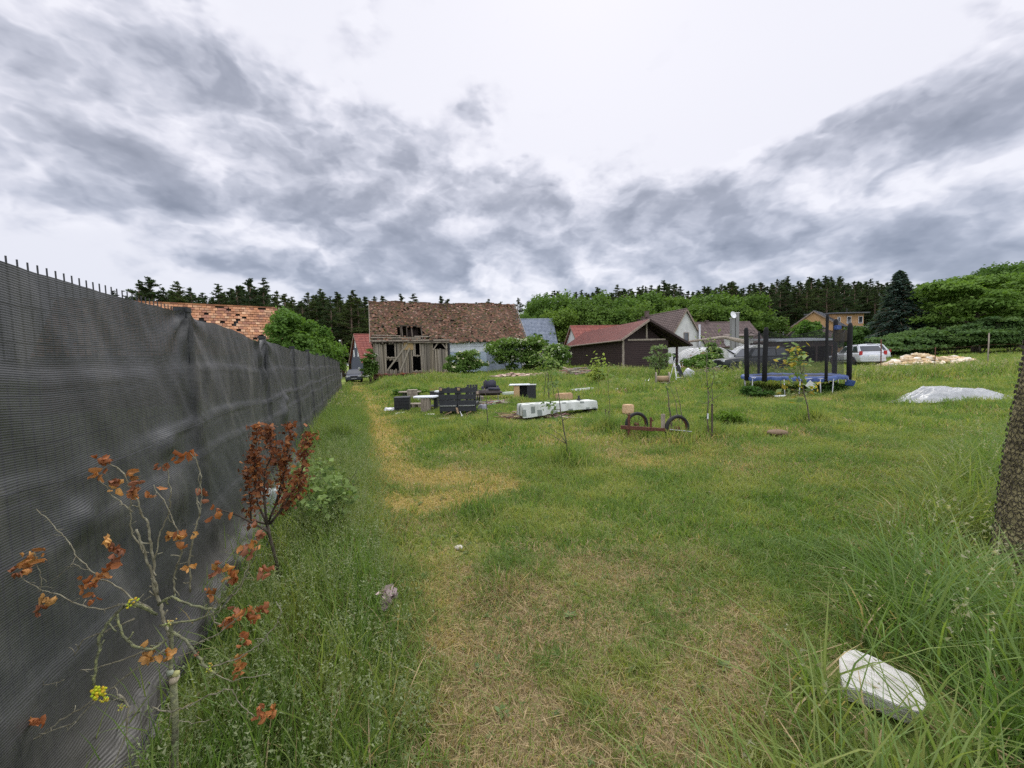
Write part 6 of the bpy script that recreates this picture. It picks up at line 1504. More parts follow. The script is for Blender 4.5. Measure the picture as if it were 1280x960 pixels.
# ================================================================ trampoline
def trampoline():
    q = GX(989, 14.6); root = thing('trampoline', 'round trampoline with blue edge pad, dark net and black padded poles', 'trampoline', q)
    Rr = 1.58; h = .62
    blue = mat('blue_pad', (.03, .065, .20), (.016, .035, .12), .6, 6, bump=.4, c3=(.08, .13, .28))
    N = 96; V = []; 
    for i in range(N):
        a = 2 * math.pi * i / N; w_ = .012 * math.sin(a * 24) + .02 * math.sin(a * 5 + 1)
        for (r, z) in ((Rr - .34, h - .02), (Rr - .2, h + .022), (Rr - .03, h + .02 + w_), (Rr + .03, h - .03 + w_), (Rr + .02 , h - .12 + w_ * 1.5)):
            V.append((r * math.cos(a), r * math.sin(a), z))
    F = [(i * 5 + k, ((i + 1) % N) * 5 + k, ((i + 1) % N) * 5 + k + 1, i * 5 + k + 1) for i in range(N) for k in range(4)]
    m = MB(); m.add(V, F); m.build('edge_pad', blue, root, smooth=True, fix=False)
    m = MB(); m.lathe([(0, h - .03), (Rr - .30, h - .025)], 64); m.build('jump_mat', M['black'], root, fix=False)
    m = MB(); m.tube([(Rr * math.cos(a), Rr * math.sin(a), h - .05) for a in np.linspace(0, 2 * math.pi, 73)], .024, 8, cap=False); m.build('ring', M['metal'], root, smooth=True)
    for a in (R(182), R(236), R(272), R(330), R(2), R(60), R(120)):
        m = MB(); x, y = Rr * math.cos(a), Rr * math.sin(a); t = Vector((-math.sin(a), math.cos(a), 0)) * .22; b = Vector((x, y, 0))
        m.tube([b + t + Vector((0, 0, h - .06)), b + t * .9 + Vector((0, 0, .02)), b - t * .9 + Vector((0, 0, .02)), b - t + Vector((0, 0, h - .06))], .019, 7); m.build('leg', M['metal'], root, smooth=True)
    poles = [(R(180), 2.40, -.04), (R(207), 2.34, .04), (R(97), 2.34, 0), (R(270), 2.66, 0), (R(325), 2.40, .0), (R(2), 2.62, .01)]
    foam = mat('foam_sleeve', (.013, .013, .014), (.007, .007, .008), .95, 10, bump=.4)
    for a, H_, ln in poles:
        x, y = (Rr + .04) * math.cos(a), (Rr + .04) * math.sin(a); m = MB()
        r0 = .078 if a not in (R(270), R(97)) else .045
        m.tube([(x, y, h - .15), (x + ln * .3, y, h + .6), (x + ln, y, H_ - .1), (x + ln, y, H_)], [r0, r0, r0 * .95, r0 * .6], 10); m.build('pole', foam, root, smooth=True)
    net, n, bs = mat_base('safety_net'); bs.inputs['Base Color'].default_value = (.03, .03, .032, 1); bs.inputs['Roughness'].default_value = .9
    tc = n.n('ShaderNodeTexCoord').outputs['Object']; tr = n.n('ShaderNodeBsdfTransparent'); mx = n.n('ShaderNodeMixShader')
    n.lk(n.ramp(n.noise(tc, 2.2, 3), [(.3, .22), (.7, .40)]), mx.inputs[0]); n.lk(tr.outputs[0], mx.inputs[1]); n.lk(bs.outputs[0], mx.inputs[2]); n.lk(mx.outputs[0], net.node_tree.nodes['Material Output'].inputs['Surface'])
    V = []; NN = 120; K = 8
    for i in range(NN):
        a = 2 * math.pi * i / NN; dmin = min(abs((a - p_[0] + math.pi) % (2 * math.pi) - math.pi) for p_ in poles); sag = .22 * min(1, dmin / .5) ** .6
        for k in range(K):
            t = k / (K - 1); top = 2.22 - sag; r = Rr - .10 - .10 * math.sin(t * math.pi) * min(1, dmin / .4); V.append((r * math.cos(a), r * math.sin(a), h + .02 + (top - h) * t))
    F = [(i * K + k, ((i + 1) % NN) * K + k, ((i + 1) % NN) * K + k + 1, i * K + k + 1) for i in range(NN) for k in range(K - 1)]
    m = MB(); m.add(V, F); m.build('safety_net', net, root, smooth=True, fix=False)
    m = MB(); m.tube([V[i * K + K - 1] for i in range(NN)] + [V[K - 1]], .010, 5, cap=False); m.build('net_hem', foam, root)
    # bunched net hanging at the right poles
    o = MB(); o.box((1.40, -.50, 1.98), (.48, .10, .42)); o.build('net_bunch', mat('bunched_net', (.07, .055, .035), (.03, .025, .02), .9, 9), root, bevel=.04)
    o = MB(); o.box((1.22, -.54, 2.28), (.22, .12, .16)); o.build('blue_patch', blue, root, bevel=.03)
    o = MB(); o.box((-.42, -Rr + .05, h - .26), (.30, .02, .22), rot=(.3, .6, .2)); o.build('white_flap', M['white'], root)
    o = MB(); o.box((.95, -Rr + .15, h - .22), (.3, .05, .2), rot=(.3, .2, 0)); o.build('blue_strap', blue, root, bevel=.02)
trampoline()
slab('white_scrap', 'white plastic scrap on the grass under the trampoline, right one', G(975, 496), .42, .12, .05, M['white'], 71)
slab('white_scrap', 'smaller white scrap on the grass under the left of the trampoline', G(950, 496), .25, .1, .04, M['white'], 72)

# ================================================================ plastic sheet on the right, stone, bits
def big_sheet():
    q = G(1190, 499); m = film_mat('milky_film', (.60, .62, .63), .93)
    nx, ny = 150, 90; rx, ry = 1.58, .60; x = np.linspace(-1, 1, nx); y = np.linspace(-1, 1, ny); XX, YY = np.meshgrid(x, y, indexing='ij')
    rr_ = np.sqrt(np.abs(XX) ** 2.4 + np.abs(YY) ** 2.4); env = sstep(rr_, 1.0, .45)
    big = fbm(XX * 1.5, YY, 2.0, 81, 3); ridg = 1 - np.abs(fbm(XX * rx * .9 + YY * .5, YY * ry * 1.6, 3.2, 83, 4) * 2 - 1) * 1.6; fine = 1 - np.abs(fbm(XX * rx, YY * ry * 2, 9, 85, 3) * 2 - 1)
    prof = .85 * np.exp(-((XX + .42) / .42) ** 2) + .55 * np.exp(-((XX - .15) / .35) ** 2) + .5 * np.exp(-((XX - .62) / .14) ** 2) + .28
    Z = env * prof * (.10 + .20 * big + .15 * np.clip(ridg, 0, 1) + .04 * fine) * .55 + .035 * fine * env
    rag = 1 + .16 * (fbm(np.arctan2(YY, XX) * 2 + 9, rr_ * 0, 2.0, 86, 3) - .5); Px = XX * rx * rag; Py = YY * ry * rag + .08 * np.sin(XX * 4)
    V = np.stack([Px, Py, Z + height(q.x + Px, q.y + Py) - q.z + .05], -1).reshape(-1, 3); idx = np.arange(nx * ny).reshape(nx, ny)
    F = np.stack([idx[:-1, :-1], idx[1:, :-1], idx[1:, 1:], idx[:-1, 1:]], -1)[rr_[:-1, :-1] < 1.02]
    o = np_mesh('plastic_sheet', V, F, m, smooth=True); o.location = q; tag(o, 'large crumpled milky plastic sheet lying on the grass at the right', 'plastic sheet')
big_sheet()
def white_rock():
    q = stone_c; mb = MB(); rnd = random.Random(5)
    # outline of the slab seen from above, x right, y away
    def plan(px, py):
        d = ray(px, py); t = (q.z + .10 - CAMZ) / d.z; return (d.x * t - q.x, d.y * t - q.y)
    out = [plan(*p_) for p_ in ((1048, 822), (1055, 815), (1068, 813), (1086, 819), (1104, 828), (1122, 838), (1138, 845), (1150, 858), (1158, 876), (1156, 893), (1138, 890), (1120, 883), (1096, 872), (1074, 864), (1054, 860), (1049, 842))]
    bm = bmesh.new(); top = [bm.verts.new((x, y, .098 + .006 * math.sin(x * 25 + y * 17))) for x, y in out]; bot = [bm.verts.new((x * .93, y * .90 + .004, .02)) for x, y in out]
    bm.faces.new(top); bm.faces.new(list(reversed(bot)))
    for i in range(len(out)): bm.faces.new((top[i], bot[i], bot[(i + 1) % len(out)], top[(i + 1) % len(out)]))
    bmesh.ops.recalc_face_normals(bm, faces=bm.faces); bmesh.ops.triangulate(bm, faces=[f for f in bm.faces if len(f.verts) > 4])
    bmesh.ops.subdivide_edges(bm, edges=list(bm.edges), cuts=3, use_grid_fill=True); bmesh.ops.bevel(bm, geom=[e for e in bm.edges if e.calc_face_angle(0) > .8], offset=.004, segments=2, affect='EDGES')
    for v in bm.verts:
        n_ = (fbm(np.array([v.co.x]), np.array([v.co.y + v.co.z * 2]), 22, 5, 3)[0] - .5); v.co.z += n_ * .006; v.co.x += n_ * .003
    me = bpy.data.meshes.new('white_stone'); bm.to_mesh(me); bm.free(); me.materials.append(mat('chalky_stone', (.50, .49, .465), (.34, .32, .285), .9, 11, bump=.7, bscale=50, c3=(.60, .595, .575))); me.polygons.foreach_set('use_smooth', [False] * len(me.polygons))
    o = bpy.data.objects.new('white_stone', me); COL.objects.link(o); o.location = q + Vector((0, 0, .005)); o.rotation_euler = (0, R(1), 0); tag(o, 'flat broken white stone lying in the long grass near the camera', 'stone')
white_rock()
def pebble(name, label, q, s, col, seed, cat='stone', flat=.7):
    mb = MB(); rock_mesh(mb, (0, 0, s * .3), s, random.Random(seed), col, flat); o = mb.build(name, M['attr'], None); sm = o.modifiers.new('s', 'SUBSURF'); sm.levels = 1; sm.render_levels = 1; o.location = q; tag(o, label, cat)
def crumpled():
    q = G(487, 775); mb = MB(); rg = np.random.default_rng(12)
    for k in range(90):
        c = rg.normal(size=3) * (.020, .018, .026) + np.array((0, 0, .16)); a, b = rg.normal(size=3) * .013, rg.normal(size=3) * .012; t = rg.random(); mb.color((.26 + .3 * t, .20 + .24 * t, .20 + .22 * t)); mb.quad(c - a, c + b, c + a, c - b)
    o = mb.build('dried_bark_scrap', M['attr'], None, fix=False); o.location = q; tag(o, 'small pinkish crumpled bark scrap in the grass of the track edge', 'bark')
crumpled()
pebble('pale_stone', 'small pale stone lying in the worn middle of the lawn', G(573, 686), .040, (.50, .46, .40), 3, flat=.5)
pebble('pale_stone', 'tiny white stone on the yellow grass track by the fence', G(436, 519), .05, (.7, .7, .66), 4)
pebble('molehill', 'small brown molehill on the lawn before the spindly sapling', G(972, 545), .20, (.16, .11, .07), 6, 'molehill', .35)
for k, (px, py, s) in enumerate([(345, 771, .03), (378, 768, .025), (398, 772, .02)]): pebble('clay_clod', ('left', 'middle', 'right')[k] + ' one of three small clods in the grass below the brown shrub', G(px, py), s, (.36, .30, .22), 7 + k, 'clod')

# ================================================================ wire fence and poles in the far field
wf = thing('wire_fence', 'thin rusty wire fence with slim posts crossing the right of the field', 'fence', GX(1101, 19.5))
fp = [(1101, 19.5, 1.75), (1234, 19.0, 1.8), (1040, 19.8, 1.6), (1168, 19.2, 1.3), (1330, 18.6, 1.8)]
pp = []
for px, Z, h in fp:
    q = GX(px, Z) - wf.location; pp.append((px, q, h)); m = MB(); m.tube([q + Vector((0, 0, -.2)), q + Vector((-.03 if px == 1101 else 0, 0, h))], .025 if px != 1168 else .015, 7); m.build('post', M['rust'] if px != 1234 else M['wood_grey'], wf, smooth=True)
pp.sort(key=lambda t: t[0])
for z in (.35, .8, 1.25):
    m = MB(); pts = []
    for (a, qa, _), (b, qb, _) in zip(pp[:-1], pp[1:]): pts += [qa + Vector((0, 0, z)), (qa + qb) / 2 + Vector((0, 0, z - .04))]
    pts.append(pp[-1][1] + Vector((0, 0, z))); m.tube(pts, .004, 4); m.build('wire', M['rust'], wf)
sl = thing('street_lamp', 'slim grey lamp pole at the edge of the left wood', 'lamp', GX(427, 58))
zt = P(427, 427, 58).z - sl.location.z; m = MB(); m.tube([(0, 0, -.3), (0, 0, zt)], [.09, .06], 8); m.build('pole', M['wall_grey'], sl); m = MB(); m.lathe([(0, 0), (.14, .05), (.16, .15), (0, .22)], 14, c=(0, 0, zt)); m.build('lamp_head', M['white'], sl, smooth=True)
m = MB(); m.tube([(0, 0, -.3), (0, 0, 5.6)], [.10, .07], 8); o = m.build('wooden_pole', M['bark'], None); o.location = GX(434, 56); o.rotation_euler = (0, R(-6), 0); tag(o, 'leaning bare pole right of the street lamp', 'pole')

# extra clutter in the garden furniture group
def pallet(label, q, w, d_, rz, m_, h=.14, tilt=0.0, n_=6, roll=0.0):
    r = thing('pallet', label, 'pallet', q, rz); r.rotation_euler = (tilt, roll, rz); m = MB()
    for k in range(n_): m.box((0, -d_ / 2 + d_ * (k + .5) / n_, h), (w, d_ / n_ * .68, .022))
    m.build('deck_boards', m_, r)
    for x in (-w / 2 + .05, 0, w / 2 - .05):
        m = MB(); m.box((x, 0, h / 2 + .0), (.09, d_, h - .03)); m.build('bearer', m_, r)
    return r
pallet('black pallet lying flat under the white topped table', G(545, 512), .7, .6, .1, M['black'])
pallet('grey pallet lying flat between the black stool and the table', G(520, 509), .6, .5, -.2, M['wood_grey'])
pallet('dark pallet leaning upright behind the pallet sofa', G(556, 504) + Vector((0, 0, .02)), .8, .55, .05, M['slategrey'], tilt=R(68))
pallet('brown pallet lying behind the wood scraps at the sofa', G(592, 500), .8, .6, .2, M['wood_grey'])
pallet('grey pallet lying in the grass in front of the black cabinet', G(640, 506), .7, .5, .3, M['wood_grey'], h=.10)
crate('pallet_stool', 'dark low stool under the far white tabletop', 545, 500, .4, .4, .36, M['slategrey'], M['black'], -.1)
for k, (px, py, lab) in enumerate([(500, 517, 'left'), (538, 519, 'middle'), (556, 524, 'right')]): slab('paving_stone', lab + ' one of three pale slabs in the grass before the furniture', G(px, py), .32, .2, .035, M['stone'], 120 + k, rz=.2 * k)
cushion(so, 'folded_blanket', (.18, -.02, .56), (.45, .36, .09), dk, (0, .05, .1))
for o_ in list(COL.objects):
    if o_.parent is None and o_.get('label') and not o_.get('kind'): o_['kind'] = 'thing'
# ================================================================ saplings, stakes, foreground shrubs, the tree on the right
def wob(p0, p1, rg, amp=.03, n_=6, bow=(0, 0, 0)):
    p0, p1 = np.array(p0, float), np.array(p1, float); L = np.linalg.norm(p1 - p0); out = []; k = np.zeros(3)
    for i in range(n_ + 1):
        t = i / n_; k = k * .6 + rg.normal(size=3) * amp * L * .5; e = math.sin(t * math.pi)
        out.append(tuple(p0 + (p1 - p0) * t + k * e + np.array(bow) * e))
    return out
def leafset(parent, nm, pts, size, cols, rg, m, droop=.2, per=1, elong=1.6):
    pts = np.repeat(np.array(pts, float), per, 0); k = len(pts); off = rg.normal(size=(k, 3)) * size * .7; nn = np.tile((0, -.3, 1.0), (k, 1)) + rg.normal(size=(k, 3)) * droop
    V = leaf_quads(pts + off, nn, size * (.6 + .8 * rg.random(k)), rg, elong, .5)
    # fold each leaf along its midrib
    V[:, 1, 2] += size * .10; V[:, 3, 2] += size * .10
    ci = rg.integers(0, len(cols), k); C = np.array(cols)[ci] * (.75 + .5 * rg.random((k, 1))); return np_mesh(nm, V.reshape(-1, 3), np.arange(k * 4).reshape(-1, 4), m, np.repeat(C[:, None, :], 4, 1).reshape(-1, 3), parent)
def sapling(label, base, top, branches, leaves, seed, r=.012, leaf=.045, cols=((.10, .16, .05), (.14, .20, .07)), m='bark', cat='sapling', bow=(0, 0, 0), name='sapling'):
    """top / branches relative to the base, in metres"""
    rg = np.random.default_rng(seed); root = thing(name, label, cat, base); st = wob((0, 0, -.05), top, rg, .02, 7, bow)
    mb = MB(); mb.tube(st, [r * (1.2 - .8 * i / 7) for i in range(8)], 6); mb.build('stem', M['twig'] if m == 'twig' else M[m], root, smooth=True); ends = []
    for (t, e) in branches:
        i = int(t * 7); b0 = st[min(i, 7)]; pts = wob(b0, e, rg, .05, 4); mb = MB(); mb.tube(pts, [r * .55, r * .5, r * .4, r * .3, r * .2], 5); mb.build('branch', M[m], root, smooth=True); ends += pts[2:]
    P_ = []
    for (x, y, z, k, s) in leaves: P_ += [np.array((x, y, z)) + rg.normal(size=3) * s for _ in range(k)]
    if P_: leafset(root, 'leaves', P_, leaf, cols, rg, M['leaf'])
    return root
GREEN = ((.10, .17, .04), (.15, .22, .06), (.20, .27, .09))
b = G(711, 577); s_ = b.y / 500 * 1.0
def at_px(base, px, py, dy=0.0):
    """vector from the base to the point seen at a picture position, same depth"""
    d = ray(px, py); k = (base.y + dy) / d.y; q = Vector((0, 0, CAMZ)) + d * k; v = q - base; return (v.x, v.y, v.z)
A_ = lambda b, *l: [(*at_px(b, px, py), k, s) for (px, py, k, s) in l]
sapling('thin young tree with few leaves standing in a grass tuft mid field', b, at_px(b, 697, 485), [(.35, at_px(b, 676, 538)), (.35, at_px(b, 688, 535)), (.75, at_px(b, 690, 512)), (.6, at_px(b, 716, 520))], A_(b, (686, 508, 30, .06), (692, 482, 20, .05), (700, 520, 12, .05), (680, 528, 6, .05), (692, 470, 8, .04)), 601, cols=GREEN)
b = G(1013, 531); sapling('young tree with yellow tipped leaves in front of the trampoline', b, at_px(b, 996, 440), [(.45, at_px(b, 985, 485)), (.5, at_px(b, 1020, 487)), (.7, at_px(b, 982, 455)), (.8, at_px(b, 1006, 450))],
        A_(b, (992, 450, 55, .12), (985, 455, 22, .07), (1002, 447, 25, .08), (1000, 475, 24, .09), (1018, 486, 18, .06), (984, 480, 18, .06), (996, 492, 14, .07), (990, 436, 12, .05)), 602, leaf=.075, cols=((.18, .25, .08), (.26, .32, .12), (.14, .2, .06), (.45, .33, .06)))
for i, (px0, py0, px1, py1, px2, py2, lab) in enumerate([(839, 532, 833, 482, 834, 478, 'left'), (848, 522, 838, 483, 838, 480, 'middle'), (853, 524, 844, 482, 843, 478, 'right')]):
    b = G(px0, py0 + 8); sapling(lab + ' one of three bare curved stems behind the right axle wheel', b, at_px(b, px1, py1), [], A_(b, (px1, py1 + 6, 3, .03)), 610 + i, r=.017 if i == 0 else .010, leaf=.05, m='bark', bow=(.03, 0, 0), cat='sapling', name='bare_sapling')
b = G(886, 548); sapling('slender sapling with green and white tag right of the axle', b, at_px(b, 884, 440), [(.55, at_px(b, 876, 505)), (.5, at_px(b, 903, 490)), (.6, at_px(b, 897, 510)), (.7, at_px(b, 895, 465))], A_(b, (884, 468, 22, .10), (886, 452, 18, .10), (900, 482, 8, .05), (874, 505, 5, .04), (892, 470, 8, .08), (880, 462, 8, .08)), 603, r=.011, leaf=.045, cols=GREEN)
def stake(label, px, py, top, r=.012, m='twig', lean=0.0):
    q = G(px, py); mb = MB(); mb.tube([(0, 0, -.1), (lean, 0, top)], r, 6); o = mb.build('stake', M[m], None); o.location = q; tag(o, label, 'stake')
stake('dark wooden stake standing beside the tagged sapling', 890, 550, .66, .017)
mb = MB(); mb.box((0, 0, 0), (.022, .012, .10)); o = mb.build('plant_label', M['white'], None); o.location = G(884, 548) + Vector((-.0, -.02, .42)); tag(o, 'small white label tied to the slender sapling', 'label')
stake('short dark stake left of the sawn wood block', 757, 533, .40, .013)
stake('second short stake with a pale foot beside the sawn block', 761, 532, .34, .011)
pebble('white_pebble', 'white pebble at the foot of the two short stakes', G(760, 536), .035, (.75, .75, .7), 31)
b = G(761, 531); sapling('wispy sapling growing by the two short stakes', b, at_px(b, 760, 462), [], A_(b, (760, 470, 22, .14), (757, 462, 14, .12), (752, 466, 10, .08)), 604, r=.007, leaf=.05, cols=((.16, .24, .05), (.22, .3, .08)))
b = G(610, 545); sapling('bare spindly sapling standing right of the pallet sofa', b, at_px(b, 606, 470), [(.6, at_px(b, 599, 500))], A_(b, (606, 470, 8, .06), (601, 478, 6, .06), (609, 500, 4, .04)), 605, r=.010, leaf=.05, cols=GREEN)
b = G(686, 500); sapling('leafy bush sapling tied to three sticks behind the draped bench', b, at_px(b, 684, 455), [], A_(b, (684, 448, 90, .26), (676, 455, 36, .18), (692, 458, 36, .18)), 606, r=.012, leaf=.09, cols=GREEN)
for k, (dx, l_) in enumerate(((-.22, 'left'), (0.02, 'middle'), (.24, 'right'))): stake(l_ + ' stick of the tripod round the leafy bush sapling', 686 + dx * 32, 500, 1.0, .010, 'twig', -dx * .6)
b = G(748, 500); sapling('low yellow green shoot between bench and timber shed', b, at_px(b, 748, 452), [], A_(b, (748, 452, 50, .16), (745, 462, 24, .12)), 607, r=.006, leaf=.075, cols=((.22, .3, .05), (.3, .36, .08)))
b = G(891, 505); sapling('wispy birch sapling left of the trampoline', b, at_px(b, 890, 430), [(.5, at_px(b, 900, 455))], A_(b, (888, 430, 40, .22), (884, 445, 40, .2), (894, 455, 20, .2), (886, 470, 12, .12)), 608, r=.010, leaf=.06, cols=((.14, .2, .07), (.2, .26, .1)))

# ---- half dead grafted tree in the left foreground
def dead_tree():
    rg = np.random.default_rng(42); b = G(225, 1035); root = thing('grafted_dwarf_tree', 'half dead little tree with lichened branches and withered orange leaves by the net', 'tree', b)
    T = lambda px, py, dy=0.0: at_px(b, px, py, dy)
    lich = mat('lichened_bark', (.18, .19, .11), (.085, .075, .05), .9, 40, bump=.6, bscale=90, c3=(.32, .33, .13)); twg = mat('grey_green_twig', (.20, .185, .125), (.095, .08, .05), .85, 45, c3=(.33, .31, .23))
    mb = MB(); g = T(216, 846); mb.tube([(0, 0, -.1), (.0, .0, .25), (g[0] * .8, 0, g[2] * .7), g], [.011, .0105, .010, .011], 10); mb.build('trunk', lich, root, smooth=True)
    mb = MB(); rk = random.Random(4)
    for k_ in range(5): rock_mesh(mb, (g[0] + rk.gauss(0, .005), g[1] + rk.gauss(0, .005), g[2] + rk.gauss(-.004, .006)), .013, rk, [c_ * rk.uniform(.7, 1.1) for c_ in (.36, .33, .22)], .9)
    mb.build('graft_knob', M['attr'], root, smooth=True)
    def br(pix, r0, r1, mm=None, nm='branch', sub=7, amp=.05):
        pts = []
        for (p, q) in zip(pix[:-1], pix[1:]):
            seg = wob(T(*p), T(*q), rg, amp, sub); pts += seg if not pts else seg[1:]
        r0, r1 = r0 * .56, r1 * .72; n_ = len(pts); mb = MB(); rad = [(r0 + (r1 - r0) * i / (n_ - 1)) * (1 + .22 * rg.random() * (i % 2)) for i in range(n_)]
        mb.tube(pts, rad, 7)
        for k_ in range(2, n_ - 1, 3):   # knuckled buds and spurs
            if rg.random() < .55:
                v_ = rg.normal(size=3); v_ /= np.linalg.norm(v_); l_ = .012 + .03 * rg.random() ** 2; mb.tube(wob(pts[k_], np.array(pts[k_]) + v_ * l_, rg, .1, 3), [rad[k_] * .7, rad[k_] * .55, rad[k_] * .5, rad[k_] * .6], 4)
        return mb.build(nm, mm or lich, root, smooth=True)
    def yel(px, py, dy, k=14, s=.010, col=(.48, .42, .04)):
        mb = MB(); c0 = np.array(T(px, py, dy)); rnd = random.Random(k + px)
        for i in range(int(k * 1.8)): rock_mesh(mb, c0 + rg.normal(size=3) * s * .75, s * .42, rnd, [c * rnd.uniform(.7, 1.2) for c in col], 1.0)
        mb.build('lichen', M['attr'], root, smooth=True)
    # crown core
    br([(214, 850, 0), (214, 800, .02), (213, 778, .02)], .010, .008); yel(212, 778, .02, 10, .007, (.42, .40, .14))
    br([(214, 800, .02), (204, 775, .04), (196, 745, .05), (190, 716, .05), (181, 690, .04), (170, 662, .03)], .0095, .0045, twg)
    br([(196, 745, .05), (192, 700, .06), (186, 660, .05), (176, 640, .04), (166, 615, .03), (155, 592, .02), (131, 576, 0)], .0075, .0022, twg)
    br([(150, 626, .03), (140, 620, .02), (124, 600, 0)], .003, .0018, twg); br([(166, 640, .03), (150, 626, .03)], .0035, .003, twg)
    br([(166, 615, .03), (163, 640, .03), (165, 668, .04), (180, 692, .05)], .0025, .004, twg)
    br([(192, 700, .05), (196, 690, .05), (200, 665, .06), (211, 642, .05), (214, 618, .04), (210, 588, .03), (203, 582, .02)], .0045, .0018, twg)
    br([(222, 662, .02), (212, 640, .03), (196, 615, .03), (192, 606, .03)], .003, .0018, twg); br([(228, 690, .02), (222, 662, .02)], .003, .003, twg)
    br([(238, 740, .04), (236, 700, .03), (243, 665, .02), (250, 640, .02), (246, 620, .02), (252, 596, .02), (243, 566, .01)], .0055, .0018, twg)
    br([(218, 742, .05), (220, 712, .04), (224, 700, .03), (228, 690, .02)], .005, .003, twg)
    # left side
    br([(190, 765, .0), (165, 752, .0), (130, 762, .0), (100, 756, -.02), (70, 742, -.03), (52, 738, -.03)], .005, .0018, twg)
    br([(190, 762, .02), (150, 735, .02), (115, 715, .02), (100, 700, .02), (88, 680, .02), (70, 662, .01), (45, 636, 0)], .0045, .0015, twg)
    br([(52, 738, -.03), (30, 725, -.04), (22, 715, -.04)], .002, .0015, twg); br([(50, 740, -.03), (52, 725, -.03), (45, 705, -.03), (43, 690, -.03)], .002, .0014, twg)
    br([(115, 715, .02), (92, 705, .03), (62, 728, .05)], .002, .0015, twg)
    # drooping mossy arch with the yellow lump
    br([(166, 752, -.10), (150, 762, -.11), (135, 778, -.12), (124, 796, -.13), (120, 826, -.13), (117, 856, -.13)], .008, .005); br([(196, 768, -.02), (166, 752, -.10)], .007, .008)
    yel(164, 752, -.10, 16, .008); yel(123, 866, -.13, 26, .0105, (.52, .46, .03)); yel(130, 874, -.13, 10, .007, (.50, .45, .05))
    br([(148, 868, -.1), (162, 884, -.1), (158, 918, -.12), (140, 962, -.14)], .005, .0025, twg); yel(152, 884, -.1, 10, .006, (.40, .38, .10))
    br([(146, 766, -.06), (152, 790, -.07), (168, 808, -.06), (190, 812, -.04), (208, 800, 0)], .006, .006); br([(168, 774, -.04), (140, 785, -.06), (104, 800, -.06), (92, 820, -.06)], .004, .0018, twg)
    br([(190, 812, -.04), (160, 822, -.05), (130, 832, -.06), (100, 838, -.06)], .0045, .0018, twg); br([(206, 812, -.02), (170, 836, -.04), (120, 872, -.05), (60, 912, -.06), (8, 950, -.05)], .005, .0022, twg)
    br([(120, 876, -.06), (90, 905, -.07), (48, 918, -.07)], .0035, .0018, twg); br([(20, 810, .03), (18, 830, .03), (28, 850, .03), (36, 858, .03)], .0018, .0014, twg)
    br([(36, 858, .03), (60, 856, .02), (80, 850, 0)], .002, .0015, twg)
    # right side
    br([(198, 756, .02), (215, 746, .0), (245, 758, -.02), (270, 762, -.02), (290, 742, -.03), (306, 722, -.03), (320, 690, -.03), (326, 670, -.03)], .0075, .0018, lich)
    br([(282, 755, -.02), (300, 735, -.01), (312, 700, 0), (318, 675, 0)], .004, .0016, twg); br([(200, 782, .02), (240, 776, .02), (268, 768, .0), (282, 757, -.02)], .0065, .004)
    br([(216, 790, -.02), (232, 800, -.04), (246, 820, -.06), (262, 838, -.07), (270, 842, -.07)], .0075, .0055); yel(262, 836, -.07, 12, .006, (.40, .40, .06)); yel(246, 818, -.06, 6, .005, (.30, .16, .08))
    br([(240, 808, -.04), (266, 796, -.04), (285, 782, -.04), (300, 770, -.04)], .004, .0018, twg); br([(266, 764, 0), (268, 778, 0), (280, 782, 0)], .004, .0025, twg)
    br([(264, 834, -.06), (300, 822, -.04), (330, 800, -.02), (345, 782, -.02), (352, 765, -.02), (345, 752, -.02)], .004, .0018, twg); br([(322, 800, -.02), (324, 812, -.02)], .002, .0015, twg)
    br([(214, 890, -.02), (240, 880, -.02), (262, 868, -.03), (290, 862, -.03), (300, 880, -.02), (320, 898, -.02)], .004, .0018, twg); br([(190, 884, -.02), (214, 890, -.02)], .003, .004, twg)
    br([(210, 880, -.06), (212, 905, -.06), (200, 930, -.05)], .003, .0015, twg); br([(222, 900, -.03), (240, 905, -.03), (262, 900, -.02)], .002, .0014, twg)
    br([(262, 838, -.05), (290, 852, -.03), (320, 846, -.02), (338, 842, -.02)], .0025, .0014, twg); br([(250, 645, .02), (252, 612, .02), (245, 574, .01), (238, 566, .01)], .0022, .0016, twg)
    # withered leaf tufts
    OR = [(.40, .17, .06), (.46, .22, .08), (.33, .125, .05), (.52, .29, .10), (.26, .11, .06)]
    tufts = [(128, 575, 0, 6), (117, 596, 0, 5), (142, 600, 0, 5), (144, 612, 0, 5), (160, 591, .01, 5), (168, 612, .02, 7), (166, 620, .02, 5), (188, 618, .03, 4), (200, 583, .02, 5), (225, 569, .02, 9), (46, 690, -.03, 7), (30, 708, -.04, 8), (40, 700, -.03, 6), (24, 716, -.04, 5),
             (140, 672, .03, 5), (146, 690, .02, 8), (142, 704, .02, 9), (128, 722, .01, 8), (108, 732, 0, 7), (118, 728, 0, 6), (120, 752, 0, 4), (60, 748, -.03, 6), (52, 762, -.03, 5), (150, 684, .02, 5), (228, 678, .02, 6), (217, 668, .03, 4), (238, 668, .02, 5), (238, 708, .02, 4), (250, 615, .02, 4), (216, 670, .02, 3),
             (183, 823, -.05, 9), (184, 816, -.05, 5), (208, 826, -.02, 6), (316, 680, -.03, 7), (322, 668, -.03, 5), (308, 690, -.03, 5), (268, 714, 0, 5), (282, 716, 0, 7), (290, 720, 0, 5), (334, 716, 0, 7), (290, 768, -.03, 6), (282, 784, -.03, 7), (296, 770, -.03, 5), (315, 775, -.03, 5), (318, 770, -.02, 4), (305, 800, -.02, 6), (296, 830, -.02, 8), (298, 825, -.02, 4),
             (328, 884, -.02, 8), (338, 894, -.02, 7), (44, 908, -.06, 6), (36, 898, -.05, 4), (268, 640, .05, 4), (276, 640, .05, 3), (330, 760, 0, 4), (262, 742, 0, 4)]
    Vs, Cs = [], []
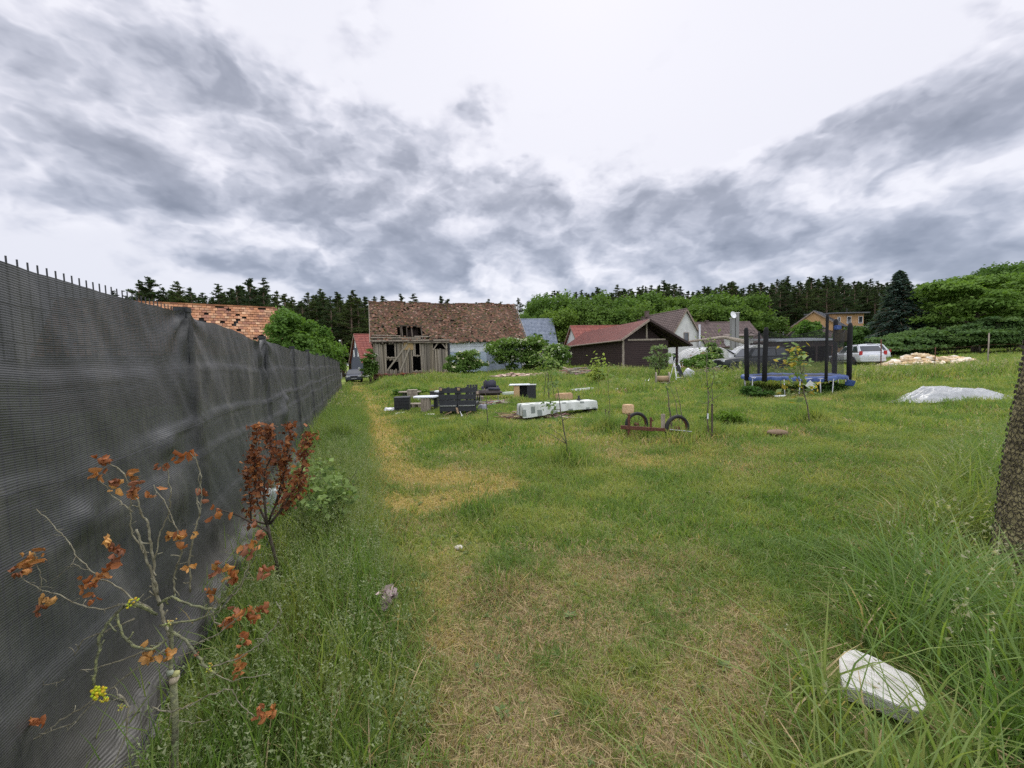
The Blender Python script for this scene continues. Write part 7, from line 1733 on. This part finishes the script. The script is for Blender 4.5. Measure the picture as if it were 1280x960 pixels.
    for (px, py, dy, k) in tufts:
        c0 = np.array(T(px, py, dy)); base_c = np.array(OR[rg.integers(5)])
        for i in range(k):
            # curled leaf: 3x3 grid bent into a little cup
            L = .0135 * (.6 + .9 * rg.random()); a = rg.normal(size=3); a /= np.linalg.norm(a); a[2] -= .5; a /= np.linalg.norm(a); bb = np.cross(a, rg.normal(size=3)); bb /= np.linalg.norm(bb); nn = np.cross(a, bb); c = c0 + rg.normal(size=3) * .011
            curl = .3 + .5 * rg.random(); grid = []
            for u in (-1, 0, 1):
                for v in (-1, 0, 1):
                    wd = (1 - .55 * abs(u)) * .55; grid.append(c + a * u * L * .8 + bb * v * L * wd + nn * (curl * L * (v * v * .9 + u * u * .5)) + rg.normal(size=3) * L * .08)
            Vs.append(np.array(grid)); Cs.append(np.tile(base_c * (.6 + .7 * rg.random()), (9, 1)))
    V = np.concatenate(Vs); N = len(Vs); f = np.array([(0, 1, 4, 3), (1, 2, 5, 4), (3, 4, 7, 6), (4, 5, 8, 7)]); F = (np.arange(N)[:, None, None] * 9 + f[None]).reshape(-1, 4)
    np_mesh('withered_leaves', V, F, M['dryleaf'], np.concatenate(Cs), root, smooth=True)
dead_tree()

# ---- brown leaved shrub beside it
def brown_shrub():
    rg = np.random.default_rng(77); b = G(352, 742); root = thing('brown_leaved_shrub', 'upright shrub with dark rust brown dead leaves close to the net', 'shrub', b); T = lambda px, py, dy=0.0: at_px(b, px, py, dy)
    mb = MB(); st = [T(352, 742), T(345, 700), T(337, 670), T(334, 655)]; mb.tube(st, [.012, .011, .010, .009], 8); mb.build('stem', M['twig'], root, smooth=True)
    stems = [[(334, 655), (330, 620), (331, 590), (341, 565), (338, 548), (336, 538)], [(334, 658), (322, 630), (318, 600), (320, 565), (321, 536)], [(336, 652), (352, 615), (358, 580), (360, 560), (362, 534)], [(338, 655), (356, 630), (372, 606), (380, 580), (384, 560), (388, 545)], [(336, 655), (350, 640), (372, 620), (378, 600)], [(333, 655), (314, 650), (312, 620), (310, 590)], [(336, 665), (300, 645), (285, 640), (270, 636)], [(331, 620), (322, 590), (316, 570)], [(345, 630), (352, 600), (348, 575)]]
    lp = []
    for k, s in enumerate(stems):
        pts = []
        for p, q in zip(s[:-1], s[1:]):
            seg = wob(T(*p, (k % 3 - 1) * .05), T(*q, (k % 3 - 1) * .07), rg, .02, 3); pts += seg if not pts else seg[1:]
        mb = MB(); mb.tube(pts, [.008 * (1 - .7 * i / (len(pts) - 1)) for i in range(len(pts))], 6); mb.build('branch', M['twig'], root, smooth=True)
        if k != 6:
            for i in range(3, len(pts)): lp += [pts[i]] * 20
            lp += [pts[-1]] * 26
    lp = np.array(lp) + rg.normal(size=(len(lp), 3)) * .019
    leafset(root, 'dead_leaves', lp, .022, [(.20, .075, .03), (.26, .10, .04), (.15, .055, .028), (.36, .16, .06), (.12, .055, .03)], rg, M['dryleaf'], 1.0)
brown_shrub()
# ---- green currant like bush behind
def currant():
    rg = np.random.default_rng(78); b = G(405, 665); root = thing('leafy_bush', 'low bright green small leaved bush right of the brown shrub', 'shrub', b); T = lambda px, py, dy=0.0: at_px(b, px, py, dy)
    ends = [(368, 600), (385, 585), (400, 575), (415, 590), (430, 605), (440, 620), (375, 640), (395, 620), (420, 640), (360, 660), (390, 655), (410, 610), (350, 630), (380, 670), (425, 660), (402, 645), (366, 625), (345, 665)]
    lp = []
    for k, e in enumerate(ends):
        dy = rg.normal() * .25; pts = wob((0, 0, 0), T(*e, dy), rg, .04, 6); mb = MB(); mb.tube(pts, [.006 * (1 - .7 * i / 6) for i in range(7)], 5); mb.build('branch', M['twig'], root)
        for i in range(2, 7): lp += [np.array(pts[i]) + rg.normal(size=3) * .05 for _ in range(9)]
    leafset(root, 'leaves', lp, .045, [(.14, .21, .06), (.19, .27, .09), (.24, .33, .12), (.10, .16, .05)], rg, M['leaf'], .35, 2, 1.2)
    for e in ((452, 600), (447, 585), (444, 612)):
        pts = wob(T(405, 640), T(*e), rg, .05, 6); mb = MB(); mb.tube(pts, [.005 * (1 - .7 * i / 6) for i in range(7)], 5)
        for i in (3, 4, 5): mb.tube(wob(pts[i], np.array(pts[i]) + rg.normal(size=3) * .05 + np.array((0, 0, .06)), rg, .05, 3), .002, 4)
        mb.build('dead_twig', M['twig'], root)
currant()
# loose white film rag on the net foot beyond the shrub
cloth_heap('film_scrap', 'pale green film scrap behind the brown shrub at the net foot', G(352, 640) + Vector((-.12, 0, .12)), .18, .14, .34, film_mat('greenish_film', (.50, .56, .54), .8), 14, 'film', sc_=6)
cloth_heap('film_strip', 'grey ragged film strip lying along the foot of the net', G(262, 740) + Vector((-.10, -.1, .02)), .16, .42, .16, mat('dull_film', (.20, .20, .21), (.11, .11, .12), .45, 9, bump=.3), 15, 'film', sc_=7)

# ---- tree trunk with wire guard at the right edge
def guarded_tree():
    rg = np.random.default_rng(9); b = TRK.copy(); root = thing('fruit_tree', 'thick mossy tree trunk wrapped in wire netting at the right edge', 'tree', b)
    bark, n, bs = mat_base('scaly_mossy_bark'); tc = n.n('ShaderNodeTexCoord').outputs['Object']; nz = n.noise(tc, 14, 6, .65); n2 = n.noise(tc, 3, 4, .6)
    vo = n.n('ShaderNodeTexVoronoi', feature='DISTANCE_TO_EDGE'); vo.inputs['Scale'].default_value = 44; n.lk(n.v('ADD', n.v('MULTIPLY', tc, (1, 1, .55)), n.v('SCALE', n.noise(tc, 9, 3, .5, 'Color'), scale=.08)), vo.inputs['Vector'])
    col = n.ramp(nz, [(.28, (.08, .062, .034)), (.44, (.21, .17, .09)), (.58, (.30, .25, .13)), (.75, (.42, .37, .22))]); col = n.mix(n.m('MULTIPLY', n2, .55), col, (.20, .20, .085)); crack = n.ramp(vo.outputs['Distance'], [(.0, .5), (.10, 1.0)])
    n.lk(n.mix(1.0, col, crack, 'MULTIPLY'), bs.inputs['Base Color']); bs.inputs['Roughness'].default_value = .95; bp = n.n('ShaderNodeBump'); bp.inputs['Strength'].default_value = 1.0; bp.inputs['Distance'].default_value = .02
    n.lk(n.m('ADD', crack, nz), bp.inputs['Height']); n.lk(bp.outputs[0], bs.inputs['Normal'])
    H_ = 2.3; nh, na_ = 70, 64; lean = .095
    def rad(z, a): 
        r = .145 + .05 * math.exp(-z / .12) + .012 * math.sin(a * 3 + z * 2) + .008 * math.sin(a * 5 - z * 4); return r * (1 - .13 * z)
    def cen(z): return (lean * z, .02 * z)
    V = []
    for j in range(nh):
        z = -.15 + (H_ + .15) * j / (nh - 1); cx, cy = cen(max(z, 0))
        for i in range(na_):
            a = 2 * math.pi * i / na_; r = rad(max(z, 0), a); V.append((cx + r * math.cos(a), cy + r * math.sin(a), z))
    V = np.array(V); nn = fbm(np.arctan2(V[:, 1], V[:, 0]) * 3, V[:, 2] * 2.2, 4, 51, 4) - .5; V[:, 0] += nn * .02 * np.sign(V[:, 0]); V[:, 1] += nn * .015
    idx = np.arange(nh * na_).reshape(nh, na_); F = np.stack([idx[:-1], np.roll(idx, -1, 1)[:-1], np.roll(idx, -1, 1)[1:], idx[1:]], -1).reshape(-1, 4); np_mesh('trunk', V, F, bark, None, root, smooth=True)
    # wire netting: scalloped rows round the trunk
    mb = MB(); rows = 46; cols = 24; zt = 1.75
    for j in range(rows):
        z0 = .02 + zt * j / rows; dz = zt / rows; ph = (j % 2) * .5
        pts = []
        for i in range(cols * 4 + 1):
            u = i / 4; a = 2 * math.pi * (u + ph) / cols; z = z0 - dz * .62 * abs(math.sin(math.pi * u)) ** .8 + dz; cx, cy = cen(z); r = rad(z, a) + .009 + .004 * math.sin(j * 1.7 + a * 2); pts.append((cx + r * math.cos(a), cy + r * math.sin(a), z))
        mb.tube(pts, .0026, 4, cap=False)
    mb.build('wire_guard', mat('old_wire', (.045, .036, .028), (.025, .02, .016), .8, 20), root)
    ends = [0, ((2.2, .1, 3.6), 2.2), ((2.0, .5, 3.9), 2.2), ((2.6, -.2, 3.4), 2.1)]
    for (e, z) in ends[1:]:
        cx, cy = cen(z); mb = MB(); mb.tube(wob((cx, cy, z), (e[0] + .4, e[1], e[2]), rg, .04, 6), [.08, .07, .06, .05, .04, .03, .02], 8); mb.build('limb', bark, root, smooth=True)
    for (z, e) in ((1.52, (-.02, -.12, 1.62)), (1.40, (-.04, -.1, 1.37)), (1.60, (-.02, -.1, 1.72)), (1.46, (.0, -.15, 1.47))):
        cx, cy = cen(z); mb = MB(); mb.tube(wob((cx - .10, cy - .08, z), (cx - .10 + e[0] - .06, e[1] - .08, e[2]), rg, .08, 4), [.006, .005, .004, .003, .002], 5); mb.build('twig', M['twig'], root)
    puffs = [((1.5 + rg.normal() * .4 + 1.9, .1 + rg.normal() * .6, 3.5 + rg.random() * .9), (.4, .4, .3)) for _ in range(24)]
    crown_mesh('crown', puffs, 6000, .05, rg, (.06, .11, .025), (.12, .19, .04), parent=root)
guarded_tree()
pebble('brown_clod', 'lump of dry brown earth right behind the white stone', G(1146, 818), .055, (.20, .13, .07), 91, 'clod', .8)
for o_ in list(COL.objects):
    if o_.parent is None and o_.get('label') and not o_.get('kind'): o_['kind'] = 'thing'
